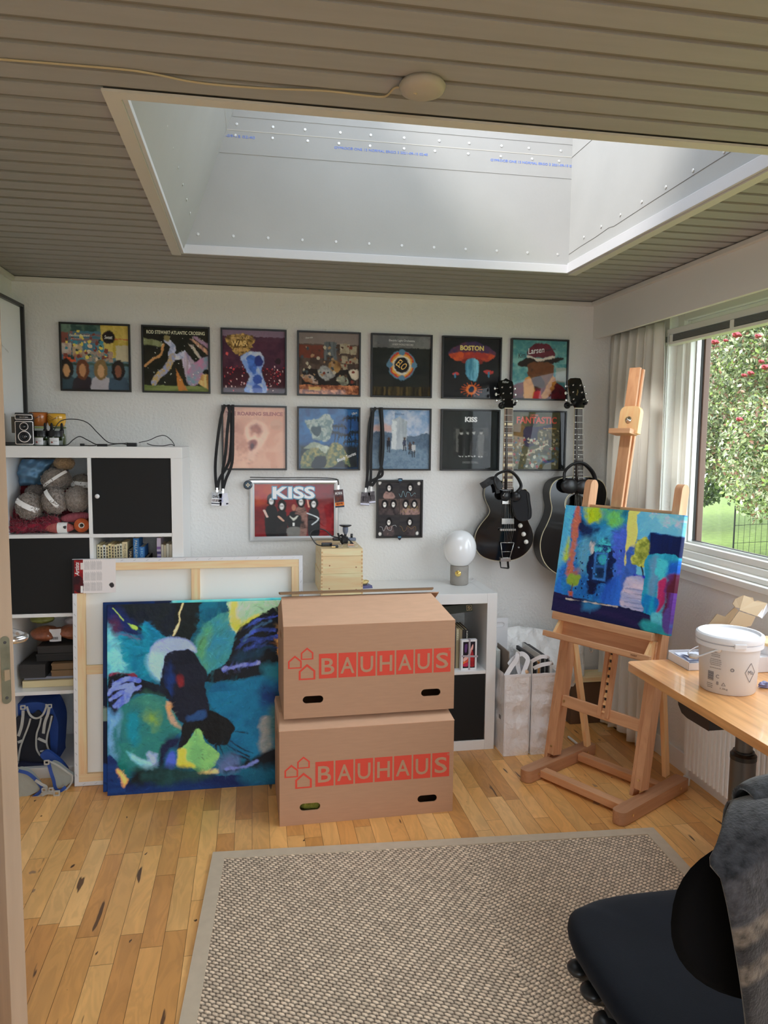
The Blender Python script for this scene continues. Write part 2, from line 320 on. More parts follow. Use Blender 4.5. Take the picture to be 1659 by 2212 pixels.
# floor: boards of uneven length, each with its own tone
def make_floor():
    v = []; f = []; cols = []; offs = []; x = XL - .3; pw = .0665; g = .0006
    tones = [(216, 168, 104), (209, 158, 94), (221, 176, 112), (203, 151, 88), (224, 182, 122), (212, 162, 98), (198, 146, 86), (217, 170, 106)]
    while x < XR + .3:
        y = YN - .3 - rng.uniform(0, .6)
        while y < YB + .3:
            L = rng.uniform(.25, .62); n = len(v)
            v += [(x + g, y + g, 0), (x + pw - g, y + g, 0), (x + pw - g, y + L - g, 0), (x + g, y + L - g, 0)]; f.append((n, n + 1, n + 2, n + 3))
            c = C(*tones[rng.integers(len(tones))], gain=1.14); c = (c[0] * 1.04, c[1] * .97, c[2] * .90); k = rng.uniform(.96, 1.05); cols += [(c[0] * k, c[1] * k, c[2] * k, 1)] * 4
            offs += [(rng.uniform(0, 9), rng.uniform(0, 9), rng.uniform(0, 9), 1)] * 4; y += L
        x += pw
    n = len(v); v += [(XL - .4, YN - .4, -.0012), (XR + .4, YN - .4, -.0012), (XR + .4, YB + .4, -.0012), (XL - .4, YB + .4, -.0012)]; f.append((n, n + 1, n + 2, n + 3))
    cols += [(.13, .07, .03, 1)] * 4; offs += [(0, 0, 0, 1)] * 4
    me = bpy.data.meshes.new('floor'); me.from_pydata(v, [], f); me.update()
    a = me.color_attributes.new('tone', 'FLOAT_COLOR', 'POINT'); a.data.foreach_set('color', np.array(cols, np.float32).ravel())
    b = me.color_attributes.new('shift', 'FLOAT_COLOR', 'POINT'); b.data.foreach_set('color', np.array(offs, np.float32).ravel())
    o = bpy.data.objects.new('floor', me); COL.objects.link(o); o['kind'] = 'structure'
    m = bpy.data.materials.new('pine boards'); m.use_nodes = True; nt = m.node_tree; N = nt.nodes; L = nt.links; p = N['Principled BSDF']
    p.inputs['Roughness'].default_value = .34; p.inputs['Coat Weight'].default_value = .25; p.inputs['Coat Roughness'].default_value = .25
    tc = N.new('ShaderNodeTexCoord'); ao = N.new('ShaderNodeAttribute'); ao.attribute_name = 'shift'; at_ = N.new('ShaderNodeAttribute'); at_.attribute_name = 'tone'
    def shifted(sc):
        mp = N.new('ShaderNodeMapping'); mp.inputs['Scale'].default_value = sc; L.new(tc.outputs['Object'], mp.inputs[0])
        ad = N.new('ShaderNodeVectorMath'); ad.operation = 'ADD'; L.new(mp.outputs[0], ad.inputs[0]); L.new(ao.outputs['Color'], ad.inputs[1]); return ad.outputs[0]
    # long figured grain
    nz = N.new('ShaderNodeTexNoise'); nz.inputs['Scale'].default_value = 3.2; nz.inputs['Detail'].default_value = 4; nz.inputs['Distortion'].default_value = 1.2; L.new(shifted((4.5, 1.1, 1)), nz.inputs[0])
    wv = N.new('ShaderNodeMath'); wv.operation = 'MULTIPLY'; wv.inputs[1].default_value = 30; L.new(nz.outputs['Fac'], wv.inputs[0])
    sn = N.new('ShaderNodeMath'); sn.operation = 'SINE'; L.new(wv.outputs[0], sn.inputs[0])
    mr = N.new('ShaderNodeMapRange'); mr.inputs[1].default_value = -1; mr.inputs[2].default_value = 1; mr.inputs[3].default_value = .93; mr.inputs[4].default_value = 1.05; L.new(sn.outputs[0], mr.inputs[0])
    n2 = N.new('ShaderNodeTexNoise'); n2.inputs['Scale'].default_value = 1.3; n2.inputs['Detail'].default_value = 5; L.new(shifted((3, 1.3, 1)), n2.inputs[0])
    m2 = N.new('ShaderNodeMapRange'); m2.inputs[1].default_value = .3; m2.inputs[2].default_value = .7; m2.inputs[3].default_value = .82; m2.inputs[4].default_value = 1.14; L.new(n2.outputs['Fac'], m2.inputs[0])
    mu = N.new('ShaderNodeMath'); mu.operation = 'MULTIPLY'; L.new(mr.outputs[0], mu.inputs[0]); L.new(m2.outputs[0], mu.inputs[1])
    sc = N.new('ShaderNodeVectorMath'); sc.operation = 'SCALE'; L.new(at_.outputs['Color'], sc.inputs[0]); L.new(mu.outputs[0], sc.inputs['Scale'])
    # knots, streaks and splits
    def marks(scale, vec, lo, hi, col, src, rnd=1):
        vo = N.new('ShaderNodeTexVoronoi'); vo.inputs['Scale'].default_value = scale; vo.inputs['Randomness'].default_value = rnd
        wn = N.new('ShaderNodeTexNoise'); wn.inputs['Scale'].default_value = scale * 2.5; L.new(vec, wn.inputs[0])
        ws = N.new('ShaderNodeVectorMath'); ws.operation = 'SCALE'; ws.inputs['Scale'].default_value = .16 / scale * 3; L.new(wn.outputs['Color'], ws.inputs[0])
        wa = N.new('ShaderNodeVectorMath'); L.new(vec, wa.inputs[0]); L.new(ws.outputs[0], wa.inputs[1]); L.new(wa.outputs[0], vo.inputs[0])
        sep = N.new('ShaderNodeSeparateColor'); L.new(vo.outputs['Color'], sep.inputs[0])
        th = N.new('ShaderNodeMath'); th.operation = 'MULTIPLY'; th.inputs[1].default_value = hi; L.new(sep.outputs[0], th.inputs[0])   # mark size differs by cell
        sb = N.new('ShaderNodeMath'); sb.operation = 'SUBTRACT'; L.new(th.outputs[0], sb.inputs[0]); L.new(vo.outputs['Distance'], sb.inputs[1])
        rm = N.new('ShaderNodeMapRange'); rm.inputs[1].default_value = lo; rm.inputs[2].default_value = lo + .035; L.new(sb.outputs[0], rm.inputs[0])
        mx = N.new('ShaderNodeMix'); mx.data_type = 'RGBA'; L.new(rm.outputs[0], mx.inputs[0]); L.new(src, mx.inputs[6]); mx.inputs[7].default_value = col; return mx.outputs[2]
    out = marks(6.0, shifted((1.6, 1, 1)), .13, .27, (.38, .22, .11, 1), sc.outputs[0])
    out = marks(10, shifted((1.8, 1, 1)), .085, .20, (.075, .03, .012, 1), out)
    out = marks(3.6, shifted((6, .8, 1)), .15, .36, (.13, .06, .025, 1), out)
    L.new(out, p.inputs['Base Color']); me.materials.append(m)
make_floor()
# walls
def wallbox(name, *a, m=M_WALL): return MB().box(*a).build(name, m, kind='structure')
wallbox('wall_back', XL - .3, XR + .15, YB, YB + .25, -.1, 3.0)
wallbox('wall_left', XL - .25, XL, YN, YB, -.1, 3.0)
b = MB(); b.box(XL, -2.3, YN - .25, YN, -.1, 3); b.box(-.9, XR, YN - .25, YN, -.1, 3); b.box(-2.3, -.9, YN - .25, YN, 2.12, 3); b.build('wall_near', M_WALL, kind='structure')  # opening added in this unseen wall to let sky light in from behind
WY0, WY1, WZ0, WZ1 = -3.35, -.50, .975, 2.155
b = MB(); b.box(0, .15, YN, YB, -.35, WZ0); b.box(0, .15, YN, YB, WZ1, 3); b.box(0, .15, WY1, YB, WZ0, WZ1); b.box(0, .15, YN, WY0, WZ0, WZ1); b.build('wall_right', M_WALL, kind='structure')
# board ceiling with the skylight hole
HX0, HX1, HY0, HY1 = -2.258, -.575, -2.013, -.600
b = MB(); pitch = .0832; y = -2.05 - pitch * 33
while y < .05:
    y0, y1 = y + .010, y + pitch - .010
    if y1 > HY0 - .035 and y0 < HY1 + .004:
        for a0, a1 in ((XL - .1, HX0 - .033), (HX1 + .033, XR + .1)): b.box(a0, a1, y0, y1, ZC, ZC + .02)
        if y0 < HY0 - .035: b.box(HX0 - .04, HX1 + .04, y0, HY0 - .035, ZC, ZC + .02)
        if y1 > HY1 + .004: b.box(HX0 - .04, HX1 + .04, max(y0, HY1 + .004), y1, ZC, ZC + .02)
    else: b.box(XL - .1, XR + .1, y0, y1, ZC, ZC + .02)
    y += pitch
b.mi = 1
for a in ((XL - .1, HX0 - .02, YN - .1, .1), (HX1 + .02, XR + .1, YN - .1, .1), (HX0 - .02, HX1 + .02, YN - .1, HY0 - .01), (HX0 - .02, HX1 + .02, HY1 + .002, .1)): b.box(*a, ZC + .0065, ZC + .06)
b.build('ceiling', [M_CEIL, M_CEILBACK], kind='structure')
b = MB().box(XL - .3, HX0 - .3, YN - .3, .3, 3.35, 3.45); b.box(HX1 + .3, .3, YN - .3, .3, 3.35, 3.45); b.box(HX0 - .3, HX1 + .3, YN - .3, HY0 - .2, 3.35, 3.45); b.box(HX0 - .3, HX1 + .3, HY1 + .2, .3, 3.35, 3.45); b.build('roof', M_CEILBACK, kind='structure')
# skylight shaft
ZT = 3.34; zl = ZC + .036
def quad(name, P, m=M_PLASTER, th=.0): return MB().add(P, [(0, 1, 2, 3)]).build(name, m, kind='structure')
lx = lambda z: -2.245 + (z - 2.30) * .362
wb = quad('wall_skylight_back', [(lx(2.28), HY1, 2.28), (HX1 - .0, HY1, 2.28), (HX1 - .0, HY1, ZT), (lx(ZT), HY1, ZT)])
wl = quad('wall_skylight_left', [(lx(2.28), HY0, 2.28), (lx(2.28), HY1, 2.28), (lx(ZT), HY1, ZT), (lx(ZT), HY0, ZT)])
wr = quad('wall_skylight_right', [(HX1, HY0, 2.28), (HX1, HY1, 2.28), (HX1, HY1, ZT), (HX1, HY0, ZT)])
wn = quad('wall_skylight_near', [(HX0, HY0, 2.28), (HX1, HY0, 2.28), (HX1, HY0, ZT), (HX0, HY0, ZT)])
b = MB(); e = .012                                                    # white lip boards round the hole
b.box(HX0, HX1, HY1 - e, HY1, ZC, zl); b.box(HX0, HX0 + e, HY0, HY1 - e, ZC, zl + .006); b.box(HX1 - e, HX1, HY0, HY1 - e, ZC, zl + .006); b.box(HX0 + e, HX1 - e, HY0, HY0 + e, ZC, zl)
b.build('trim_1', M_LIP, kind='structure', bevel=.0015)
b = MB(); c = .036; b.box(HX0 - c, HX0, HY0 - c, HY1, ZC - .006, ZC); b.box(HX1, HX1 + c, HY0 - c, HY1, ZC - .006, ZC); b.box(HX0, HX1, HY0 - c, HY0, ZC - .006, ZC)
b.build('trim_2', M_CAS, kind='structure')
ZS = 2.782
b = MB(); b.box(lx(ZS), HX1, HY1 - .0008, HY1 - .0002, ZS - .0012, ZS + .0012); b.build('board_joint', M_CAS, wb)
b = MB(); b.box(lx(2.70), HX1, HY1 - .0012, HY1 - .0002, 2.690, 2.715); b.box(lx(2.85), HX1, HY1 - .0012, HY1 - .0002, 2.835, 2.865); b.build('joint_tape', M_PLASTER, wb)
b = MB(); P = lambda y, z: (lx(z) + .0008, y, z); b.add([P(HY0, ZS - .001), P(HY1, ZS - .001), P(HY1, ZS + .001), P(HY0, ZS + .001)], [(0, 1, 2, 3)]); b.build('board_joint', M_CAS, wl)
M_INK = mat('blue stencil ink', C(95, 125, 205)); M_SCREW = mat('zinc screw head', (.8, .8, .8), .35, metal=.6); M_GAP = mat('dark crack', (.22, .21, .2), .9)
jag = [(HY1 - .001, 2.365), (-.72, 2.37), (-.86, 2.372), (-.98, 2.378), (-1.02, 2.372), (-1.3, 2.38), (-1.6, 2.386), (-1.9, 2.39), (HY0, 2.392)]
MB().tube([(HX1 - .0005, y, z) for y, z in jag], .0011, 4).build('board_crack', M_GAP, wr)
MB().tube([(HX1 - .0005, HY1, ZS), (HX1 - .0005, HY0, ZS)], .0011, 4).build('board_joint', M_GAP, wr)
for x in (-1.43, -.75): text('stamped_print', 'GYPROC® ONE 13 NORMAL ERGO 3 2021-09-15 02:40', M_INK, wb, facing((x, HY1 - .0006, 2.745)), w=.40, h=.0105)
text('stamped_print', '1-09-15 02:40', M_INK, wb, facing((-2.02, HY1 - .0006, 2.758)), w=.125, h=.0105)
scr = MB().lathe([(.0028, 0), (.0062, .0003), (.0052, .0016), (.0028, .0019)], 12, Matrix.Rotation(math.radians(90), 4, 'X')).build('screw', M_SCREW, wb)
scr.location = (-2.03, HY1, 2.806)
def screw(x, y, z, par=wb, rz=0):
    o = scr.copy(); COL.objects.link(o); o.parent = par; o.location = (x, y, z); o.rotation_euler = (0, 0, rz)
for i in range(1, 11): screw(-2.03 + i * .14 + rng.uniform(-.01, .01), HY1, 2.806)
for i in range(0, 11): screw(-2.03 + i * .14 + rng.uniform(-.01, .01), HY1, 2.762)
for i in range(12): screw(-2.19 + i * .142, HY1, 2.362)
for i in range(8): screw(lx(2.4) + .001, -.75 - i * .16, 2.4 + .002 * i, wl, math.radians(90)); screw(HX1 - .001, -.75 - i * .16, 2.40, wr, math.radians(-90))
M_DIMPANE = glassmat('dimming skylight pane', .05, (PANE_DIM, PANE_DIM, PANE_DIM * 1.02))  # unseen pane, its tint added to dim the daylight in the shaft
w2 = MB(); w2.box(-2.1, -.5, -2.1, -2.03, 3.32, 3.38); w2.box(-2.1, -.5, -.6, -.53, 3.32, 3.38); w2.box(-2.1, -1.87, -2.03, -.6, 3.32, 3.38); w2.box(-.58, -.5, -2.03, -.6, 3.32, 3.38)
w2 = w2.build('window_2', M_TRIM, kind='structure')
MB().add([(-1.9, -2.05, 3.37), (-.55, -2.05, 3.37), (-.55, -.58, 3.37), (-1.9, -.58, 3.37)], [(0, 1, 2, 3)]).build('pane', M_DIMPANE, w2)
# cornice strips and base boards
M_COR = mat('cornice paint', (.72, .69, .64), .5)
MB().box(XL, XR, -.022, 0, ZC - .024, ZC - .003).build('trim_3', M_COR, kind='structure', bevel=.003)
MB().box(XL, XL + .022, YN, -.022, ZC - .024, ZC - .003).build('trim_4', M_COR, kind='structure', bevel=.003)
MB().box(-.300, XR, -.014, 0, 0, .055).build('baseboard_back', M_TRIM, kind='structure', bevel=.002)
MB().box(-.016, 0, YN, -.0, 0, .095).build('baseboard_right', M_TRIM, kind='structure', bevel=.003)
MB().box(XL, XL + .014, YN, -.41, 0, .07).build('baseboard_left', M_TRIM, kind='structure', bevel=.003)
# pelmet board along the window wall
M_PEL = mat('pelmet paint', (.80, .785, .75), .65, bump=(80, .25, .002))
b = MB(); b.box(-.162, -.142, -3.7, 0, 2.082, ZC); b.box(-.142, 0, -3.7, 0, 2.25, 2.268); b.build('trim_5', M_PEL, kind='structure', bevel=.002)
b = MB(); b.box(-.184, -.162, -3.7, -.022, ZC - .024, ZC - .003); b.build('trim_6', M_COR, kind='structure', bevel=.003)
# window
M_FRAME = mat('white window paint', (.84, .84, .80), .4); M_BROWN = mat('brown outer frame', C(88, 64, 52), .5); M_SEAL = mat('dark seal', (.04, .04, .04), .6)
M_ALU = mat('aluminium bead', (.6, .62, .6), .3, metal=.7)
w = MB()
def ring(b, x0, x1, y0, y1, z0, z1, t):
    b.box(x0, x1, y1 - t, y1, z0, z1); b.box(x0, x1, y0, y0 + t, z0, z1); b.box(x0, x1, y0 + t, y1 - t, z0, z0 + t); b.box(x0, x1, y0 + t, y1 - t, z1 - t, z1)
ring(w, .035, .10, WY0, WY1, WZ0, WZ1, .05); win = w.build('window_1', M_FRAME, kind='structure', bevel=.003)
w = MB(); ring(w, .055, .11, WY0 + .05, WY1 - .05, WZ0 + .05, WZ1 - .05, .030); w.build('casement_frame', M_FRAME, win, bevel=.004)
w = MB(); ring(w, .085, .118, WY0 + .080, WY1 - .080, WZ0 + .080, WZ1 - .080, .008); w.build('glazing_bead', M_ALU, win)
w = MB(); ring(w, .108, .119, WY0 + .088, WY1 - .088, WZ0 + .087, WZ1 - .088, .003); w.build('seal', M_SEAL, win)
w = MB(); ring(w, .120, .150, WY0 + .06, WY1 - .06, WZ0 + .045, WZ1 - .06, .040); w.build('outer_frame', M_BROWN, win, bevel=.003)
MB().add([(.114, WY0 + .1, WZ0 + .09), (.114, WY1 - .1, WZ0 + .09), (.114, WY1 - .1, WZ1 - .1), (.114, WY0 + .1, WZ1 - .1)], [(0, 1, 2, 3)]).build('pane', glassmat(), win)
w = MB(); w.box(-.035, .035, WY0 - .03, WY1 + .03, WZ0 - .028, WZ0); w.box(-.004, .055, WY0, WY1, WZ0, WZ0 + .022); w.build('window_sill', M_FRAME, win, bevel=.004)
w = MB(); w.box(-.012, .0, WY0 - .05, WY1 + .045, WZ0 - .075, WZ0 - .028); w.box(-.012, .0, WY1 - .005, WY1 + .045, WZ0 - .028, WZ1 + .04); w.build('window_casing', M_FRAME, win, bevel=.003)
# open door at the left, seen on its lock edge
M_DOOR = mat('worn door edge', C(148, 128, 108), .6, noise=(5, .10, (6, 6, .4)), bump=(60, .2, .001))
dx, dy = -.62, .66; dl = math.hypot(dx, dy); ang = math.atan2(dy, dx); D0 = Vector((-2.562, -2.014, 0))
# door-local frame: x along the leaf from the lock edge to the hinges, y through its thickness
door = MB().box(0, .77, -.038, 0, .008, 2.0).build('door_1', M_DOOR, kind='structure', bevel=.002)
ang = math.radians(125); door.location = D0; door.rotation_euler = (0, 0, ang)
# lock edge faces local -x; visible edge width .038
MLK = mat('tarnished steel plate', C(104, 106, 92), .35, metal=.6, noise=(30, .2)); M_CHR = mat('brushed chrome', (.78, .8, .84), .2, metal=1)
ringp = [(.0105 * math.cos(a), .0105 * math.sin(a) + (.07 if math.sin(a) > 0 else -.07)) for a in np.linspace(0, 2 * math.pi, 24, endpoint=False)]
ME = Matrix(((0, 0, -1, -.0005), (1, 0, 0, -.0185), (0, 1, 0, .985), (0, 0, 0, 1)))
lp = MB().plate(ringp, t=.0015, M=ME).build('lock_plate', MLK, door)
MB().plate([(-.006, -.011), (.006, -.013), (.006, .013), (-.005, .013)], t=.010, M=ME @ Matrix.Translation((0, -.010, .001))).build('latch', mat('steel latch', C(150, 140, 122), .3, metal=.7), lp, bevel=.001)
for dz in (-.066, .066): MB().lathe([(.0035, 0), (.0035, .001)], 12, ME @ Matrix.Translation((0, dz, .0016))).build('screw', M_SEAL, lp)
hb = MB(); hb.tube([(.06, 0, 1.035), (.06, -.0, 1.035)], .01) if False else None
hb = MB(); sgn = -1
hy = lambda d: -.038 - d
hb.lathe([(.024, 0), (.024, .006), (.012, .009)], 20, Matrix.Translation((.065, hy(0), 1.035)) @ Matrix.Rotation(math.radians(90), 4, 'X'))
hb.tube([(.065, hy(.0), 1.035), (.065, hy(.035), 1.035), (.070, hy(.048), 1.035), (.085, hy(.055), 1.035), (.12, hy(.056), 1.034), (.175, hy(.055), 1.03)], [.009, .009, .0095, .0095, .009, .008], 12)
hb.build('door_handle', M_CHR, door, smooth=True)
# ---------------------------------------------------------------- garden seen through the window
GZ = -.32
M_LAWN = mat('lawn green', C(98, 118, 48, 1.0), .9, noise=(9, .35), bump=(40, .8, .03))
MB().add([(.26, -14, GZ), (26, -14, GZ), (26, 26, GZ), (.26, 26, GZ)], [(0, 1, 2, 3)]).build('lawn', M_LAWN, kind='stuff', label='sunlit green lawn outside behind the wire fence', cat='grass')
MB().add([(-16, -20, GZ - .01), (26, -20, GZ - .01), (26, 26, GZ - .01), (-16, 26, GZ - .01)], [(0, 1, 2, 3)]).build('ground', mat('earth', (.16, .15, .13), .95), kind='structure')
def leaves(name, parent, centres, radii, n, ln, wd, cols, seed, weights=None, droop=.3, groupn=1, spread=.05):
    """n folded leaves scattered through the given ellipsoids; colour varies from leaf to leaf"""
    rg = np.random.default_rng(seed); cen = np.array(centres); rad = np.array(radii); p = np.array(weights, float) if weights is not None else rad.prod(1) ** (2 / 3); p /= p.sum()
    k = rg.choice(len(cen), n // groupn, p=p); d = rg.normal(size=(n // groupn, 3)); d /= np.linalg.norm(d, axis=1)[:, None]
    pos = cen[k] + d * rad[k] * (rg.uniform(.35, 1, (n // groupn, 1)) ** .5)
    ax0 = rg.normal(size=(n // groupn, 3)); ax0[:, 2] -= droop; ax0 /= np.linalg.norm(ax0, axis=1)[:, None]
    if groupn > 1:
        t = np.tile(np.arange(groupn) // 2, len(pos)); sd = np.tile(np.where(np.arange(groupn) % 2, 1, -1), len(pos)); ax = np.repeat(ax0, groupn, 0); pos = np.repeat(pos, groupn, 0) + ax * (t * spread)[:, None]
        up = np.array([0, 0, 1.0]); side = np.cross(ax, up); side /= np.linalg.norm(side, axis=1)[:, None] + 1e-6; ax = side * sd[:, None] * .85 + ax * .4 + rg.normal(size=ax.shape) * .08
    else: ax = ax0
    n = len(pos); ax /= np.linalg.norm(ax, axis=1)[:, None]; nr = rg.normal(size=(n, 3)); nr[:, 2] += .8; nr -= ax * (nr * ax).sum(1)[:, None]; nr /= np.linalg.norm(nr, axis=1)[:, None]; sd = np.cross(ax, nr)
    s = rg.uniform(.6, 1.25, (n, 1)); L = ax * ln * s; Wd = sd * wd / 2 * s; F = nr * wd * .18 * s
    V = np.stack([pos, pos + L * .45 + Wd + F, pos + L, pos + L * .45 - Wd + F], 1).reshape(-1, 3)
    cc = np.array([C(*c, gain=1.0)[:3] for c in cols]); ci = cc[rg.choice(len(cc), n)] * rg.uniform(.7, 1.3, (n, 1))
    idx = np.arange(n) * 4; F2 = np.stack([idx, idx + 1, idx + 2, idx, idx + 2, idx + 3], 1).reshape(-1, 3)
    me = bpy.data.meshes.new(name); me.vertices.add(len(V)); me.vertices.foreach_set('co', V.ravel()); me.loops.add(F2.size); me.loops.foreach_set('vertex_index', F2.ravel().astype(np.int32))
    me.polygons.add(len(F2)); me.polygons.foreach_set('loop_start', np.arange(0, F2.size, 3, dtype=np.int32)); me.update()
    a = me.color_attributes.new('pigment', 'FLOAT_COLOR', 'POINT'); a.data.foreach_set('color', np.c_[np.repeat(ci, 4, 0), np.ones(n * 4)].astype(np.float32).ravel())
    me.materials.append(LEAF); o = bpy.data.objects.new(name, me); COL.objects.link(o); o.parent = parent; return o
LEAF = mat('leaf', (.2, .3, .1), .4, attr='pigment'); LEAF.node_tree.nodes['Principled BSDF'].inputs['Specular IOR Level'].default_value = .6
nt = LEAF.node_tree; tl = nt.nodes.new('ShaderNodeBsdfTranslucent'); mx = nt.nodes.new('ShaderNodeMixShader'); mx.inputs[0].default_value = .3
at_ = [n for n in nt.nodes if n.type == 'ATTRIBUTE'][0]; nt.links.new(at_.outputs['Color'], tl.inputs[0]); nt.links.new(nt.nodes['Principled BSDF'].outputs[0], mx.inputs[1]); nt.links.new(tl.outputs[0], mx.inputs[2]); nt.links.new(mx.outputs[0], nt.nodes['Material Output'].inputs[0])
M_BARK = mat('bark', C(96, 84, 70), .9, bump=(30, .6, .01))
def tree(name, label, cat, base, trunk, crown, group=None, **k):
    t = thing(name, label, cat, base, group=group); tb = MB()
    for pts, r0 in trunk: tb.tube(catmull(pts, 4, False), [r0 * (1 - .7 * i / (4 * (len(pts) - 1))) for i in range(4 * (len(pts) - 1) + 1)], 7)
    tb.build('trunk', M_BARK, t, smooth=True); leaves('foliage', t, *crown, **k); return t
G1 = [(150, 168, 96), (124, 146, 80), (184, 194, 128), (100, 120, 66), (206, 206, 160)]
G2 = [(96, 110, 72), (124, 136, 92), (160, 168, 128), (72, 88, 58), (196, 200, 170)]
RED = mat('rowan berries', C(140, 40, 52, 1.0), .4)
# direction out of the window is roughly (.59, .81)
rowan = tree('rowan_tree', 'rowan tree with feathery leaves and red berry clusters nearest the window', 'tree', (2.9, 1.1, GZ),
     [([(.0, .9, 0), (.05, .8, 1.2), (.0, .55, 2.2), (-.2, .2, 3.2)], .05), ([(.03, .7, 1.8), (.1, .1, 2.6), (.1, -.6, 3.0)], .022)],
     ([(.2, .1, 3.25), (-.35, .35, 3.0), (.75, -.45, 3.1), (.35, -.7, 2.85), (-.1, .9, 3.3)], [(.5, .5, .36), (.38, .4, .3), (.5, .5, .4), (.4, .4, .3), (.4, .4, .4)]), n=9000, ln=.055, wd=.016, cols=G1, seed=3, groupn=10, spread=.02)
rg = np.random.default_rng(5)
bc = MB()
bc.blob((0, 0, 0), .036, .6, 4, 3, (1, 1, .8))
bc = bc.build('berry_cluster', RED, rowan, smooth=True)
CP = [at('x', 3.0, 1545, 738), at('x', 3.1, 1592, 722), at('x', 3.0, 1655, 792), at('x', 3.3, 1638, 725), at('x', 3.2, 1622, 805), at('x', 2.9, 1598, 905), at('x', 3.3, 1608, 810), at('x', 3.1, 1568, 735), at('x', 3.4, 1645, 780)]
for i, p in enumerate(CP):
    o = bc if i == 0 else bc.copy()
    if i: COL.objects.link(o); o.parent = rowan
    o.location = p - Vector((2.9, 1.1, GZ)); sc = (1, 1.1, 1, .8, .8, .8, .7, .6, .7)[i]; o.scale = (sc, sc, sc)
cr = []; rd = []
for _ in range(70):
    cr.append((rg.uniform(-2.6, 3.2), rg.uniform(-2.2, 2.4), rg.uniform(1.05, 4.2))); rd.append(rg.uniform(.35, .75, 3))
tree('hedge_shrub', 'tall dense shrub with pale and reddish leaves filling the window view', 'shrub', (6.2, 5.4, GZ),
     [([(0, 0, 0), (.1, 0, 1), (.4, .3, 2.4)], .08), ([(-.3, .2, 0), (-.8, .2, 1.2), (-1.3, .0, 2.3)], .05), ([(.8, -.5, 0), (1.1, -.6, 1.4), (1.3, -.3, 2.8)], .05)],
     (cr, rd), n=185000, ln=.062, wd=.032, cols=G2 + [(150, 172, 96), (140, 104, 86)], seed=8)
cr = []; rd = []
for _ in range(60): cr.append((rg.uniform(-5, 5), rg.uniform(-4, 3), rg.uniform(3, 6.4))); rd.append(rg.uniform(.5, 1.1, 3))
tree('garden_tree', 'loose tall tree against the white sky behind the shrub', 'tree', (15, 16, GZ), [([(0, 0, 0), (.1, 0, 2), (0, .1, 4.5)], .16), ([(0, 0, 2.4), (1.2, .2, 3.6), (2.2, .1, 5)], .08), ([(0, 0, 2.6), (-1.4, .2, 3.8), (-2.6, 0, 5)], .08)],
     (cr, rd), n=36000, ln=.12, wd=.06, cols=G1, seed=12)
cr = []; rd = []
for _ in range(40): cr.append((rg.uniform(-6, 7), rg.uniform(-1, 1), rg.uniform(.2, 5.2))); rd.append(rg.uniform(.5, 1.0, 3))
tree('far_hedge', 'dark green hedge closing the far side of the lawn', 'hedge', (13, 11, GZ), [([(-3, 0, 0), (-3, 0, 2)], .08), ([(3, 0, 0), (3, 0, 2)], .08)], (cr, rd), n=85000, ln=.13, wd=.07, cols=[(70, 90, 44), (92, 116, 58), (54, 72, 38)], seed=14)
# wire fence on the lawn
M_WIRE = mat('dark wire', (.03, .03, .03), .5, metal=.4); fb = thing('wire_fence', 'low curved dark wire fence standing on the lawn', 'fence', (0, 0, 0)); A = at('z', GZ, 1583, 1199); 
def fp(t): return Vector((A.x + t * 1.35 + .35 * math.sin(t * 1.6), A.y - t * 1.15 + .55 * math.sin(t * 1.9), GZ))
fb.location = (0, 0, 0); pb = MB(); pb.tube([fp(0), fp(0) + Vector((0, 0, .83))], .014, 6); pb.tube([fp(1.2), fp(1.2) + Vector((0, 0, .83))], .012, 6); pb.build('post', M_WIRE, fb)
wb_ = MB()
for z in (.2, .5, .80): wb_.tube([fp(t) + Vector((0, 0, z + .03 * math.sin(t * 3))) for t in np.linspace(0, 1.6, 24)], .005, 4)
for t in np.linspace(.04, 1.6, 30): wb_.tube([fp(t), fp(t) + Vector((0, 0, .80))], .003, 4)
wb_.build('wire', M_WIRE, fb)
# ---------------------------------------------------------------- white cube shelving
M_BLK = mat('black door panel', C(24, 24, 24), .6, spec=.25)
M_INNER = M_WHITE
UD = .39
def shelf_unit(name, label, x0, w, h, nx, nz, doors, knobs):
    """thick outer frame 5 cm, thin 1.6 cm inner boards, 39 cm deep, back against the wall"""
    t = thing(name, label, 'shelf', (x0, -.005, 0)); T, ti = .05, .016; cw = (w - 2 * T - (nx - 1) * ti) / nx; ch = (h - 2 * T - (nz - 1) * ti) / nz
    tall = nz > 2
    b = MB()
    if tall: b.box(0, w, -UD, 0, h - T, h); b.box(0, w, -UD, 0, 0, T)
    else: b.box(T, w - T, -UD, 0, h - T, h); b.box(T, w - T, -UD, 0, 0, T)
    zz = (T, h - T) if tall else (0, h)
    b.box(0, T, -UD, 0, *zz); b.box(w - T, w, -UD, 0, *zz)
    b.build('frame', M_WHITE, t, bevel=.0015)
    xs = [T + i * (cw + ti) for i in range(nx)]; zs = [T + k * (ch + ti) for k in range(nz)]
    for z in zs[1:]: MB().box(T, w - T, -UD + .002, -.002, z - ti, z).build('shelf_board', M_WHITE, t, bevel=.0008)
    for x in xs[1:]:
        for z in zs: MB().box(x - ti, x, -UD + .002, -.002, z, z + ch).build('divider', M_WHITE, t, bevel=.0008)
    for i, k in doors:
        d = MB().box(xs[i] + .002, xs[i] + cw - .002, -UD + .004, -UD + .3, zs[k] + .002, zs[k] + ch - .002).build('door', M_BLK, t, bevel=.001)
        if (i, k) in knobs:
            MB().lathe([(.004, 0), (.004, .008), (.009, .010), (.010, .016), (.006, .02)], 20, Matrix.Translation((xs[i] + .025, -UD + .004, zs[k] + ch * .5)) @ Matrix.Rotation(math.radians(90), 4, 'X')).build('knob', mat('white knob', (.85, .85, .85), .2), d, smooth=True)
    return t, xs, zs, cw, ch
